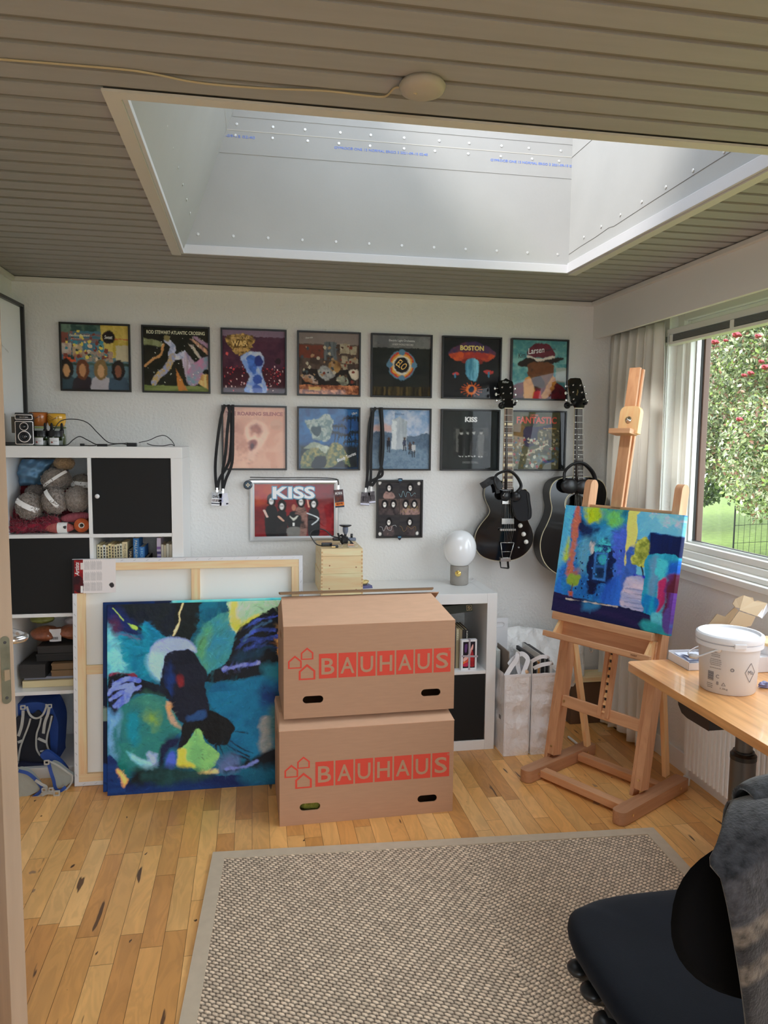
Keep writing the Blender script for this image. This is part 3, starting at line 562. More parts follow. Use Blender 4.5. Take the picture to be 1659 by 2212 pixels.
tall, TX, TZ, CW, CH = shelf_unit('cube_shelf', 'tall white cube shelf with black door panels in the left corner', -3.0757, .79, 1.49, 2, 4, [(1, 3), (0, 2)], [(1, 3)])
low, LX, LZ, _, _ = shelf_unit('cube_shelf', 'long low white cube shelf behind the moving boxes', -.7997 - 1.49 + .003, 1.487, .79, 4, 2, [(3, 0), (0, 0)], [])
TX = [x - 3.0757 for x in TX]; LX = [x - .7997 - 1.487 for x in LX]
FY = -.005 - UD        # front plane of both shelves
# ---------------------------------------------------------------- radiator
M_RAD = mat('radiator enamel', (.80, .79, .77), .35)
rd_ = thing('radiator', 'white ribbed panel radiator under the window behind the desk', 'radiator', (-.02, -.93, .10)); b = MB()
P = []; y = 0
while y > -1.62:
    for dy, dx in ((0, -.082), (-.014, -.082), (-.019, -.074), (-.024, -.074)): P.append((dx, y + dy))
    y -= .029
rows = [[(px_, py_, z) for px_, py_ in P] for z in (0, .50)]
b.sheet(rows); b.box(-.072, -.03, -1.63, 0, .0, .50); b.build('panel', M_RAD, rd_)
MB().box(-.084, -.0, -1.64, -.0, .50, .512).build('top_grille', M_RAD, rd_, bevel=.003)
b = MB(); b.tube([(-.05, .022, -.095), (-.05, .022, .02), (-.05, .022, .07)], .0085, 10); b.lathe([(.008, 0), (.015, .004), (.016, .035), (.012, .045)], 14, Matrix.Translation((-.05, .022, -.1))); b.lathe([(.010, 0), (.017, .01), (.017, .045), (.012, .055)], 16, Matrix.Translation((-.05, .022, .05)))
b.tube([(-.05, .022, .075), (-.05, -.01, .075)], .009, 10); b.build('valve', M_TRIM, rd_, smooth=True)
MB().box(-.03, -.0, -1.63, .02, -.09, -.01).build('lower_panel', mat('grey beige panel', (.60, .57, .53), .6), rd_) if False else None
# ---------------------------------------------------------------- curtain
def curtain():
    m = mat('unbleached linen', (.78, .76, .70), .85, bump=(300, .3, .001), noise=(8, .03)); p = m.node_tree.nodes['Principled BSDF']
    rows = []; n = 150
    for k in range(40):
        z = 2.10 - k / 39 * 2.085; row = []
        for i in range(n):
            s = i / (n - 1); y = -.018 - s * (.50 + .06 * (k / 39)); a = (.016 + .008 * min(1, k / 12)) * (.45 + .55 * min(1, s * 3.5))
            ph = s * 2 * math.pi * 6.3 + .5 * math.sin(s * 9 + k * .03); fold = math.sin(ph) + .35 * math.sin(ph * 2.1 + 1.3 + k * .02)
            x = -.060 + a * fold * (1 - .35 * math.exp(-k / 2)) - .02 * (k / 39) * math.sin(s * 5) - .05 * s * k / 39
            yy = y + .010 * math.sin(ph * 1.0 + 2) ; zb = z
            if k == 39: zb = .012 + .02 * (1 + math.sin(s * 14)) * .5
            row.append((x, yy, zb))
        rows.append(row)
    t = MB().sheet(rows).build('curtain', m, smooth=True, solid=.0015, label='long off-white linen curtain hanging in folds at the window corner', cat='curtain')
curtain()
# ---------------------------------------------------------------- venetian blind drawn up
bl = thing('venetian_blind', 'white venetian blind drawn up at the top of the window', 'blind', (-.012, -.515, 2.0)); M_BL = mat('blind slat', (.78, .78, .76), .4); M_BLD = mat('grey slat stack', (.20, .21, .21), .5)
MB().box(-.02, .02, -2.8, 0, .036, .064).build('head_rail', M_BL, bl, bevel=.002)
b = MB()
for k in range(9): b.box(-.024, .024, -2.8, 0, .006 + k * .0029, .0078 + k * .0029)
b.build('slat_stack', M_BLD, bl); MB().box(-.024, .024, -2.8, 0, -.010, .004).build('bottom_rail', mat('cream rail', (.85, .84, .78), .4), bl, bevel=.003)
for y in (-.05, -.50, -1.2): MB().box(-.027, -.0245, y - .012, y + .012, -.006, .034).build('ladder_tape', mat('tape', (.85, .85, .8), .7, bump=(120, .6, .003)), bl)
MB().tube([(-.026, -.03, .045), (-.030, -.03, -.1), (-.028, -.028, -.6), (-.03, -.03, -.80)], .0022, 6).build('wand', mat('clear plastic wand', (.7, .72, .72), .15), bl)
MB().tube([(-.026, -.022, .045), (-.026, -.022, -.6), (-.03, -.02, -1.05)], .0012, 5).build('cord', M_BL, bl)
# ---------------------------------------------------------------- smoke detector
sd = thing('smoke_detector', 'round white smoke detector on the ceiling before the skylight', 'smoke detector', (-1.617, -2.205, ZC))
b = MB(); b.lathe([(.001, -.024), (.03, -.024), (.045, -.018), (.050, -.008), (.046, -.0), (.03, 0)], 40); b.build('body', mat('aged white plastic', C(150, 142, 128), .5), sd, smooth=True)
MB().box(-.008, .012, .040, .052, -.006, 0).build('bracket', M_SEAL, sd)
W_ = [at('z', ZC - .003, *p) for p in [(0, 128), (150, 140), (300, 154), (425, 178), (560, 190), (700, 196), (790, 206), (832, 208)]] + [Vector((-1.672, -2.18, ZC - .004))]
# the flex clipped to the boards and looping onto the detector
W_ += [Vector((-1.655, -2.20, ZC - .012)), Vector((-1.63, -2.21, ZC - .026))]
cab = MB().tube(catmull(W_, 5, False), .0022, 6).build('ceiling_cable', mat('yellowed cable', C(165, 150, 118), .6), label='thin yellowed cable clipped along the ceiling boards to the smoke detector', cat='cable')
# ---------------------------------------------------------------- picture leaning by the left wall on the tall shelf
pic = thing('framed_drawing', 'large black framed drawing standing at the left wall on the tall shelf', 'picture', (0, 0, 1.49))
PF = at('y', -.03, 46.5, 760)
# local x runs from the far end towards the room, local -y is behind it
PW, PH = .355, .655; b = MB(); b.box(0, .015, -.02, 0, 0, PH); b.box(PW - .015, PW, -.02, 0, 0, PH); b.box(.015, PW - .015, -.02, 0, 0, .015); b.box(.015, PW - .015, -.02, 0, PH - .015, PH)
b.build('frame', mat('black frame', C(22, 21, 20), .35), pic, bevel=.001)
cv = Canvas(120, 160, (212, 212, 210)); cv.rect(.0, 0, .06, 1, (178, 178, 180)); cv.poly([(.13, .20), (.22, .22), (.28, .35), (.2, .5), (.15, .52), (.1, .4)], (96, 96, 96), (150, 150, 148), streak='fine', amt=.5, rag=.02)
cv.line([(.1, .3), (.5, .36)], .004, (150, 150, 150)); cv.line([(.12, .8), (.3, .8)], .01, (150, 150, 150))
cv.mesh('drawing', Matrix.Translation((.013, -.004, .013)) @ Matrix.Rotation(math.radians(90), 4, 'X') @ Matrix.Scale(1, 4), PW - .026, PH - .026, PRINT, pic)
pic.rotation_euler = (0, 0, math.radians(87)); pic.location = (PF.x - PW * math.cos(math.radians(87)), -.03 - PW * math.sin(math.radians(87)), 1.49)
# ---------------------------------------------------------------- record sleeves in black frames
M_FR = mat('thin black frame', C(24, 22, 22), .35); M_GL = glassmat('picture glass', .03)
FS, FP, FX0 = .3228, .3751, -2.8769; ROWZ = (2.0739, 1.6965)
SLATE = mat('letter white', (.80, .80, .78), .5); 
def letters(c, key): return mat(key, c, .5)
def sleeve(col, row, name, label, draw, txt=(), base=(40, 40, 40), seed=1, n=112):
    x = FX0 + col * FP; z = ROWZ[row] - FS; t = thing('framed_record_sleeve', label, 'picture', (x, 0, z), group='framed record sleeves on the back wall')
    s = FS; e = .0085; b = MB(); b.box(0, e, -.022, 0, 0, s); b.box(s - e, s, -.022, 0, 0, s); b.box(e, s - e, -.022, 0, 0, e); b.box(e, s - e, -.022, 0, s - e, s); b.build('frame', M_FR, t, bevel=.0008)
    cv = Canvas(n, n, base, seed=seed); draw(cv); cv.brush(420, .05, .014, .22, .004); a = s - 2 * e
    cv.mesh('sleeve', Matrix.Translation((e, -.012, e)) @ Matrix.Rotation(math.radians(90), 4, 'X'), a, a, PRINT, t)
    MB().add([(e, -.0165, e), (s - e, -.0165, e), (s - e, -.0165, s - e), (e, -.0165, s - e)], [(0, 1, 2, 3)]).build('glass', M_GL, t)
    for body, u, v, w, h, c, *o in txt:
        rot = o[0] if o else 0; sh = o[1] if len(o) > 1 else 0; bold = o[2] if len(o) > 2 else .01
        text('lettering', body, mat('lettering %d %d %d' % c, C(*c), .5), t, Matrix.Translation((e + u * a, -.0128, e + (1 - v) * a)) @ Matrix.Rotation(math.radians(90), 4, 'X') @ Matrix.Rotation(math.radians(rot), 4, 'Z'), w=w * a, h=h * a, bold=bold, shear=sh)
    return t
def people(cv, xs, y0, y1, hair, skins, clothes, w=.11):
    """plain standing figures: a head and shoulders each"""
    for i, x in enumerate(xs):
        cv.poly([(x - w, y1), (x - w * .95, y0 + (y1 - y0) * .62), (x - w * .4, y0 + (y1 - y0) * .5), (x + w * .4, y0 + (y1 - y0) * .5), (x + w * .95, y0 + (y1 - y0) * .62), (x + w, y1)], clothes[i % len(clothes)], rag=.004)
        cv.ell(x, y0 + (y1 - y0) * .28, w * .72, (y1 - y0) * .34, hair[i % len(hair)], rag=.006); cv.ell(x, y0 + (y1 - y0) * .32, w * .36, (y1 - y0) * .21, skins[i % len(skins)], rag=.003)
# top row ------------------------------------------------------------
def d(cv):
    cv.rect(0, 0, 1, 1, (96, 128, 140), (70, 92, 104), amt=.3); cv.rect(.58, 0, 1, .5, (176, 152, 60), (190, 168, 90)); cv.rect(.8, .3, 1, .55, (178, 168, 140))
    cv.rect(.0, 0, .58, .14, (52, 80, 74), (88, 110, 96), amt=.4); cv.rect(.12, .10, .58, .30, (70, 120, 138), (120, 84, 82), streak='h', amt=.4); cv.rect(0, .12, .1, .3, (126, 74, 66)); cv.rect(.0, .28, .14, .46, (190, 178, 168), (150, 90, 70)); cv.rect(.02, .5, .2, .57, (196, 84, 48))
    cv.rect(.16, .3, .3, .5, (150, 84, 62), (170, 150, 120)); cv.rect(.32, .28, .62, .42, (96, 150, 160), (60, 100, 120), streak='v', amt=.4); cv.rect(.3, .4, .75, .56, (184, 150, 130), (90, 110, 110), streak='fine', amt=.5)
    cv.specks(.05, .1, .7, .55, 60, .025, [(200, 180, 150), (120, 60, 50), (60, 130, 150), (210, 190, 90), (40, 60, 60)]); cv.rect(.68, .2, 1, .215, (180, 90, 60)); cv.rect(0, .58, 1, .62, (70, 96, 90), (40, 60, 50))
    cv.ell(.7, .18, .1, .1, (28, 24, 26)); cv.ell(.7, .18, .085, .085, (60, 30, 34)); cv.ell(.7, .18, .078, .078, (26, 24, 26))
    people(cv, (.06, .3, .57, .83), .55, 1.02, [(34, 28, 26), (96, 56, 38), (120, 96, 60), (32, 28, 28)], [(186, 140, 96), (176, 128, 90), (190, 150, 110), (120, 76, 58)], [(50, 70, 80), (44, 38, 44), (170, 165, 172), (60, 80, 96)], .14)
sleeve(0, 0, '', 'framed sleeve of four long-haired figures before a yellow and blue city street', d, [('Sweet', .7, .18, .12, .06, (220, 216, 206), 0, .2), ('Desolation Boulevard', .27, .165, .3, .035, (220, 210, 190), 0, .3), ('give us a wink', .22, .22, .16, .025, (210, 170, 160), 0, .3)], seed=2)
def d(cv):
    cv.rect(0, 0, 1, 1, (34, 34, 26), (22, 24, 18)); cv.rect(0, .9, 1, 1, (130, 140, 84), (96, 110, 60), streak='h')
    cv.poly([(0, .17), (.1, .19), (.2, .2), (.3, .26), (.25, .3), (.12, .28), (0, .26)], (150, 156, 116), (100, 106, 70), streak='v', amt=.5)
    for P, c1, c2 in (([(.55, .38), (.63, .36), (.78, .58), (.66, .86)], (160, 140, 150), (190, 180, 200)), ([(.62, .36), (.68, .4), (.98, .78), (.8, .8)], (176, 160, 180), (130, 120, 150)), ([(.68, .24), (.75, .26), (1, .6), (1, .66)], (200, 190, 170), (140, 120, 150)), ([(.75, .13), (1, .32), (1, .24), (.8, .12)], (170, 140, 170), (150, 120, 140)), ([(.7, .16), (1, .42), (1, .35), (.76, .16)], (150, 110, 110), (190, 150, 120)), ([(.8, .85), (1, .96), (1, .72), (.85, .7)], (190, 140, 80), (210, 180, 120)), ([(.49, .64), (.56, .76), (.66, .98), (.52, .98)], (200, 130, 60), (170, 110, 60))):
        cv.poly(P, c1, c2, smooth=False, rag=.004, streak='v', amt=.3)
    cv.poly([(.66, .7), (.8, .52), (1, .44), (1, .6), (.9, .68), (.82, .86), (.7, .9)], (120, 160, 176), (170, 120, 150), amt=.3)
    cv.line([(.36, .2), (.45, .3), (.42, .42), (.5, .45), (.58, .42)], .09, (150, 160, 190), (190, 190, 210)); cv.line([(.44, .44), (.36, .62), (.22, .75), (.15, .86)], .1, (150, 156, 190), (176, 150, 90)); cv.line([(.3, .26), (.26, .42), (.14, .5), (.02, .6)], .035, (190, 140, 90)); cv.ell(.36, .17, .05, .05, (130, 120, 80)); cv.line([(.58, .42), (.63, .36)], .03, (190, 190, 210))
    cv.specks(.02, .1, .95, .88, 60, .006, [(230, 230, 200)])
sleeve(1, 0, '', 'framed sleeve with a pale striding figure and pastel shards on black', d, [('ROD STEWART·ATLANTIC CROSSING', .5, .075, .9, .055, (205, 205, 180), 0, 0, .02)], seed=3)
def d(cv):
    cv.rect(0, 0, 1, 1, (82, 44, 64), (60, 30, 50), amt=.2); cv.rect(0, .0, 1, .1, (120, 100, 120)); cv.rect(0, .6, 1, 1, (70, 26, 40), (50, 20, 34)); cv.specks(.02, .55, .98, .97, 110, .008, [(190, 60, 70), (220, 180, 180), (150, 40, 50)], 1.5)
    cv.poly([(.06, .12), (.2, .07), (.42, .06), (.5, .16), (.45, .28), (.34, .38), (.22, .38), (.1, .26)], (110, 82, 40), (170, 136, 76), streak='fine', amt=.6, rag=.03)
    cv.poly([(.3, .40), (.42, .34), (.6, .34), (.66, .46), (.62, .66), (.7, .98), (.34, .98), (.42, .74), (.3, .5)], (196, 206, 226), (110, 140, 200), amt=.3, rag=.01)
    cv.poly([(.38, .42), (.5, .40), (.56, .52), (.5, .7), (.42, .6)], (44, 78, 160), (70, 110, 190)); cv.poly([(.5, .72), (.6, .7), (.62, .8), (.54, .86), (.48, .8)], (50, 80, 160)); cv.ell(.57, .48, .07, .09, (36, 50, 120)); cv.poly([(.46, .98), (.5, .86), (.6, .88), (.62, .98)], (60, 90, 170)); cv.ell(.88, .48, .05, .05, (40, 24, 34)); cv.ell(.07, .38, .02, .02, (230, 90, 90))
sleeve(2, 0, '', 'framed sleeve with a blue and white figure on maroon night under gold lettering', d, [('JETHRO TULL', .28, .13, .3, .05, (196, 164, 100), 4, 0, .03), ('WAR', .27, .21, .26, .09, (208, 178, 112), 2, 0, .03), ('CHILD', .28, .31, .2, .06, (190, 150, 90), 2, 0, .03)], seed=4)
def d(cv):
    cv.rect(0, 0, 1, 1, (92, 76, 68), (56, 44, 40), amt=.3); cv.rect(0, 0, 1, .18, (120, 108, 104)); cv.rect(0, .2, .4, .4, (110, 56, 44), (84, 48, 40)); cv.rect(.42, .14, .62, .44, (58, 60, 62), (90, 96, 100), streak='v')
    for x0, y0, x1, y1 in ((.68, .16, .84, .32), (.85, .2, .95, .34), (.7, .36, .8, .48), (.82, .4, .98, .48), (.66, .5, .8, .62)): cv.rect(x0, y0, x1, y1, (168, 156, 134), (120, 108, 90), streak='fine', amt=.5)
    cv.rect(.05, .58, .95, .84, (30, 26, 26)); cv.ell(.59, .54, .11, .1, (156, 120, 72), (96, 66, 40)); cv.poly([(.32, .6), (.42, .52), (.56, .62), (.58, .7), (.44, .76), (.34, .7)], (170, 170, 168), (110, 110, 110), streak='fine', amt=.5); cv.poly([(.82, .6), (.96, .58), (1, .7), (.9, .74)], (190, 178, 160)); cv.poly([(.62, .72), (.76, .68), (.82, .8), (.7, .84)], (160, 160, 140), (90, 90, 80)); cv.poly([(.06, .72), (.2, .68), (.32, .82), (.14, .8)], (176, 160, 150), (140, 90, 60))
    cv.specks(.05, .2, .95, .8, 70, .02, [(150, 120, 90), (70, 50, 40), (170, 160, 140), (110, 50, 40), (60, 70, 76)]); cv.rect(0, .84, 1, 1, (124, 66, 44), (168, 108, 74), streak='fine', amt=.6); cv.rect(.16, .87, .36, .93, (190, 150, 90))
sleeve(3, 0, '', 'framed sleeve showing a brown cluttered dressing room still life, fourth of the top row', d, [('Over-nite', .17, .08, .12, .03, (190, 186, 180), 8, .2)], seed=5)
def d(cv):
    cv.rect(0, 0, 1, 1, (34, 38, 38), (24, 28, 28), amt=.2); cv.rect(0, 0, 1, .2, (112, 112, 112), (84, 84, 86)); cv.rect(0, .84, 1, 1, (30, 28, 22), (72, 60, 34), streak='v', amt=.5)
    cv.ell(.5, .48, .235, .24, (84, 120, 140)); cv.ell(.5, .48, .215, .22, (176, 60, 44)); cv.ell(.5, .48, .185, .19, (206, 150, 60)); cv.ell(.5, .48, .155, .16, (196, 190, 176)); cv.ell(.5, .48, .125, .13, (26, 26, 30))
    for a in range(4): cv.ell(.5 + .21 * math.cos(a * math.pi / 2), .48 + .21 * math.sin(a * math.pi / 2), .055, .05, (84, 120, 146))
sleeve(4, 0, '', 'framed dark grey sleeve with a round rainbow-rimmed emblem', d, [('ELO', .5, .48, .17, .13, (210, 170, 90), -35, .2, .01), ('Electric Light Orchestra', .5, .085, .44, .045, (190, 190, 190)), ('A NEW WORLD RECORD', .52, .145, .36, .03, (180, 176, 172))], seed=6)
def d(cv):
    cv.rect(0, 0, 1, 1, (30, 32, 36), (22, 24, 28), amt=.15); cv.poly([(.08, .26), (.2, .15), (.5, .05), (.8, .15), (.92, .26), (.8, .34), (.5, .3), (.2, .34)], (44, 44, 84), (90, 50, 70)); cv.poly([(.1, .28), (.3, .24), (.7, .24), (.9, .28), (.78, .38), (.5, .36), (.22, .38)], (196, 84, 46), (150, 50, 46)); cv.poly([(.36, .34), (.64, .34), (.66, .42), (.34, .42)], (120, 40, 36))
    cv.poly([(.42, .36), (.6, .36), (.62, .55), (.58, .72), (.5, .7), (.42, .64), (.38, .5)], (64, 130, 160), (110, 170, 190), streak='v', amt=.4)
    for x, y, s_ in ((.21, .6, .06), (.8, .56, .09)): cv.ell(x, y, s_, s_ * .35, (170, 60, 60)); cv.line([(x, y), (x, y + s_ * .9)], .025, (60, 120, 150))
    for k in range(16): a = k * math.pi / 8; cv.line([(.5, .86), (.5 + .19 * math.cos(a), .86 + .12 * math.sin(a))], .012, (210, 90, 40), op=.7)
    cv.ell(.5, .86, .09, .085, (220, 110, 50)); cv.ell(.5, .86, .05, .05, (30, 50, 74))
sleeve(5, 0, '', 'framed black sleeve with an orange saucer shape and blue plume above a burst', d, [('BOSTON', .5, .165, .42, .085, (206, 186, 110), 0, 0, .04)], seed=7)
def d(cv):
    cv.rect(0, 0, 1, 1, (70, 130, 136), (110, 156, 150), amt=.2); cv.rect(.8, .45, 1, .7, (150, 160, 150)); cv.poly([(.28, .26), (.36, .08), (.5, .04), (.66, .07), (.76, .27)], (100, 40, 54), (78, 30, 44)); cv.poly([(.28, .25), (.5, .31), (.74, .25), (.75, .3), (.5, .37), (.28, .3)], (196, 186, 176)); cv.poly([(.1, .40), (.3, .29), (.5, .35), (.8, .28), (.94, .3), (.7, .40), (.4, .44), (.2, .46)], (34, 26, 26))
    cv.poly([(0, .8), (.24, .7), (.76, .7), (1, .84), (1, 1), (0, 1)], (96, 30, 40), (60, 22, 30)); cv.poly([(.3, .40), (.72, .38), (.76, .56), (.7, .74), (.5, .82), (.34, .74)], (110, 66, 40), (60, 38, 28), amt=.3); cv.poly([(.42, .62), (.54, .6), (.6, .76), (.5, .8), (.4, .76)], (60, 40, 34)); cv.poly([(.22, .7), (.32, .62), (.42, .84), (.4, 1), (.24, 1)], (200, 140, 66), (170, 110, 50)); cv.poly([(.74, .6), (.8, .72), (.66, .98), (.52, 1), (.6, .84)], (196, 140, 70), (160, 100, 50)); cv.poly([(.42, .88), (.52, .86), (.54, 1), (.4, 1)], (170, 40, 50))
sleeve(6, 0, '', 'framed teal sleeve with a maroon hat and orange scarf, right end of the top row', d, [('Kim', .17, .26, .13, .09, (40, 60, 64), 8, .2), ('Larsen', .43, .17, .3, .1, (226, 220, 210), 8, .2), ('FORKLÆDT SOM VOKSEN', .6, .165, .38, .028, (70, 50, 56), 8)], seed=8)
# second row ---------------------------------------------------------
def d(cv):
    cv.rect(0, 0, 1, 1, (206, 158, 132), (192, 138, 112), amt=.08); cv.poly([(0, .2), (.3, .3), (.5, .6), (.4, 1), (0, 1)], (186, 128, 104), (204, 156, 130), soft=.08); cv.poly([(.36, .3), (.5, .2), (.66, .26), (.72, .42), (.62, .62), (.52, .74), (.48, .86), (.38, .82), (.4, .6), (.34, .44)], (214, 170, 146), soft=.02); cv.poly([(.42, .32), (.54, .27), (.62, .36), (.56, .48), (.5, .42), (.44, .46)], (150, 88, 70), (180, 120, 96), soft=.03); cv.poly([(.4, .56), (.5, .52), (.54, .6), (.46, .7), (.4, .66)], (130, 66, 54), soft=.02); cv.ell(.46, .63, .035, .05, (70, 30, 30)); cv.ell(.85, .28, .1, .09, (196, 150, 124), (180, 130, 104)); cv.rect(.0, .0, 1, .03, (190, 140, 116))
sleeve(2, 1, '', 'framed peach sleeve with a soft curled form, half behind hanging black lanyards', d, [('THE ROARING SILENCE', .5, .105, .92, .062, (150, 76, 66), 0, 0, .04)], seed=9)
def d(cv):
    cv.rect(0, 0, 1, 1, (24, 66, 116), (34, 90, 140), amt=.2); cv.rect(0, .6, 1, 1, (30, 42, 46), (16, 22, 28), soft=.04)
    for x, y, s_ in ((.66, .3, .1), (.86, .16, .12), (.94, .4, .1), (.76, .45, .09), (.6, .4, .07), (.88, .55, .12)): 
        for k in range(7): a = math.pi * (k / 6.0); cv.line([(x, y), (x + s_ * math.cos(a), y - s_ * .5 * math.sin(a)), (x + s_ * 1.2 * math.cos(a), y + s_ * .3)], .018, (12, 26, 36))
        cv.line([(x, y), (x - .02, .7)], .014, (14, 26, 34))
    cv.poly([(.1, .2), (.3, .18), (.4, .1), (.54, .14), (.56, .34), (.48, .54), (.24, .5), (.18, .36)], (168, 180, 172), (84, 104, 104), streak='fine', amt=.5, rag=.02); cv.poly([(.2, .32), (.36, .3), (.34, .44), (.24, .44)], (40, 60, 66)); cv.poly([(.08, .66), (.24, .56), (.4, .6), (.54, .66), (.46, .76), (.3, .66)], (180, 188, 170), (120, 130, 110)); cv.poly([(.04, .98), (.1, .72), (.3, .64), (.44, .74), (.56, .56), (.7, .6), (.82, .8), (.84, .96), (.7, .86), (.5, .98)], (84, 104, 80), (130, 120, 70), streak='fine', amt=.5); cv.poly([(.2, .98), (.28, .8), (.44, .8), (.42, .98)], (20, 28, 34))
sleeve(3, 1, '', 'framed deep blue sleeve with pale crumpled paper shapes and palms', d, [('Bloody Tourists', .8, .81, .34, .07, (225, 225, 215), 22, .2), ('10cc', .93, .07, .09, .04, (190, 190, 180), 18)], seed=10)
def d(cv):
    cv.rect(0, 0, 1, .48, (120, 150, 184), (168, 176, 190), amt=.15); cv.poly([(0, .3), (.2, .24), (.4, .3), (.3, .37), (0, .36)], (190, 160, 156), soft=.03); cv.poly([(0, .42), (.3, .38), (.7, .44), (1, .42), (1, 1), (0, 1)], (96, 116, 136), (66, 82, 100), streak='fine', amt=.4); cv.poly([(0, .7), (.5, .6), (1, .7), (1, 1), (0, 1)], (120, 142, 160), (84, 104, 122), streak='fine', amt=.4, soft=.05)
    cv.poly([(.34, .66), (.34, .16), (.47, .11), (.6, .2), (.6, .66)], (168, 176, 182), (140, 150, 158), smooth=False, streak='v'); cv.poly([(.34, .66), (.34, .16), (.42, .2), (.42, .67)], (190, 196, 198), smooth=False)
    for x, y, h_, c in ((.29, .47, .24, (30, 34, 44)), (.56, .46, .22, (60, 66, 84)), (.66, .54, .2, (70, 60, 60)), (.72, .53, .26, (170, 170, 170))): cv.rect(x - .03, y + h_ * .2, x + .03, y + h_ * .62, c); cv.line([(x - .015, y + h_ * .6), (x - .018, y + h_)], .018, (34, 38, 46)); cv.line([(x + .015, y + h_ * .6), (x + .018, y + h_)], .018, (44, 48, 56)); cv.ell(x, y + h_ * .1, .016, .03, (70, 56, 50))
sleeve(4, 1, '', 'framed blue-grey sleeve with a tall concrete block under clouds, beside black lanyards', d, [("Who's next", .47, .07, .17, .04, (90, 110, 140))], seed=11)
def d(cv):
    cv.rect(0, 0, 1, 1, (42, 46, 46), (30, 34, 34), streak='v', amt=.4); cv.rect(.2, .28, .82, .78, (34, 36, 36), (58, 60, 58)); cv.rect(.24, .3, .3, .7, (84, 84, 80))
    for x, c in ((.34, (16, 16, 16)), (.45, (20, 20, 20)), (.56, (18, 18, 18)), (.69, (92, 92, 90))): cv.poly([(x - .055, .42), (x, .38), (x + .055, .42), (x + .05, .6), (x + .035, .78), (x - .035, .78), (x - .05, .6)], c, rag=.004); cv.ell(x, .36, .026, .04, (150, 148, 142)); cv.ell(x, .335, .034, .03, (20, 20, 20)); cv.rect(x - .04, .765, x - .01, .78, (190, 190, 186)); cv.rect(x + .01, .765, x + .04, .78, (190, 190, 186))
sleeve(5, 1, '', 'framed charcoal sleeve with four dark-suited standing figures, left of the electric guitar', d, [('KISS', .51, .145, .22, .09, (225, 225, 215), 0, 0, .05), ('DRESSED TO KILL', .51, .885, .28, .035, (100, 100, 98))], seed=12)
def d(cv):
    cv.rect(0, 0, 1, 1, (96, 92, 66), (70, 72, 54), amt=.3); cv.rect(.9, 0, 1, 1, (20, 22, 22)); cv.poly([(.05, .25), (.2, .2), (.35, .4), (.3, .55), (.1, .6)], (130, 100, 60), (100, 80, 50), rag=.03); cv.poly([(.24, .3), (.4, .24), (.52, .26), (.76, .2), (.74, .26), (.5, .36), (.5, .5), (.36, .6), (.26, .55)], (40, 44, 66), (56, 50, 70)); cv.ell(.43, .2, .06, .05, (60, 62, 60)); cv.line([(.3, .74), (.78, .5)], .03, (170, 160, 130))
    cv.poly([(.4, .8), (.6, .74), (.7, .8), (.6, .95), (.44, .96)], (120, 132, 116), (90, 100, 88)); cv.specks(.04, .45, .88, .95, 150, .022, [(150, 140, 110), (60, 60, 46), (140, 60, 60), (170, 168, 150), (80, 96, 100), (110, 90, 50)]); cv.specks(.5, .3, .88, .55, 50, .02, [(150, 140, 110), (100, 90, 60), (70, 66, 50)])
sleeve(6, 1, '', 'framed olive and brown fantasy sleeve with red lettering between the two guitars', d, [('FANTASTIC', .48, .14, .74, .12, (190, 76, 56), 0, 0, .03), ('CAPTAIN', .43, .055, .14, .035, (200, 96, 70)), ('Brown Dirt Cowboy', .73, .285, .24, .035, (190, 140, 60)), ('ELTON JOHN', .72, .87, .22, .05, (50, 90, 160), 4, .2)], seed=13)
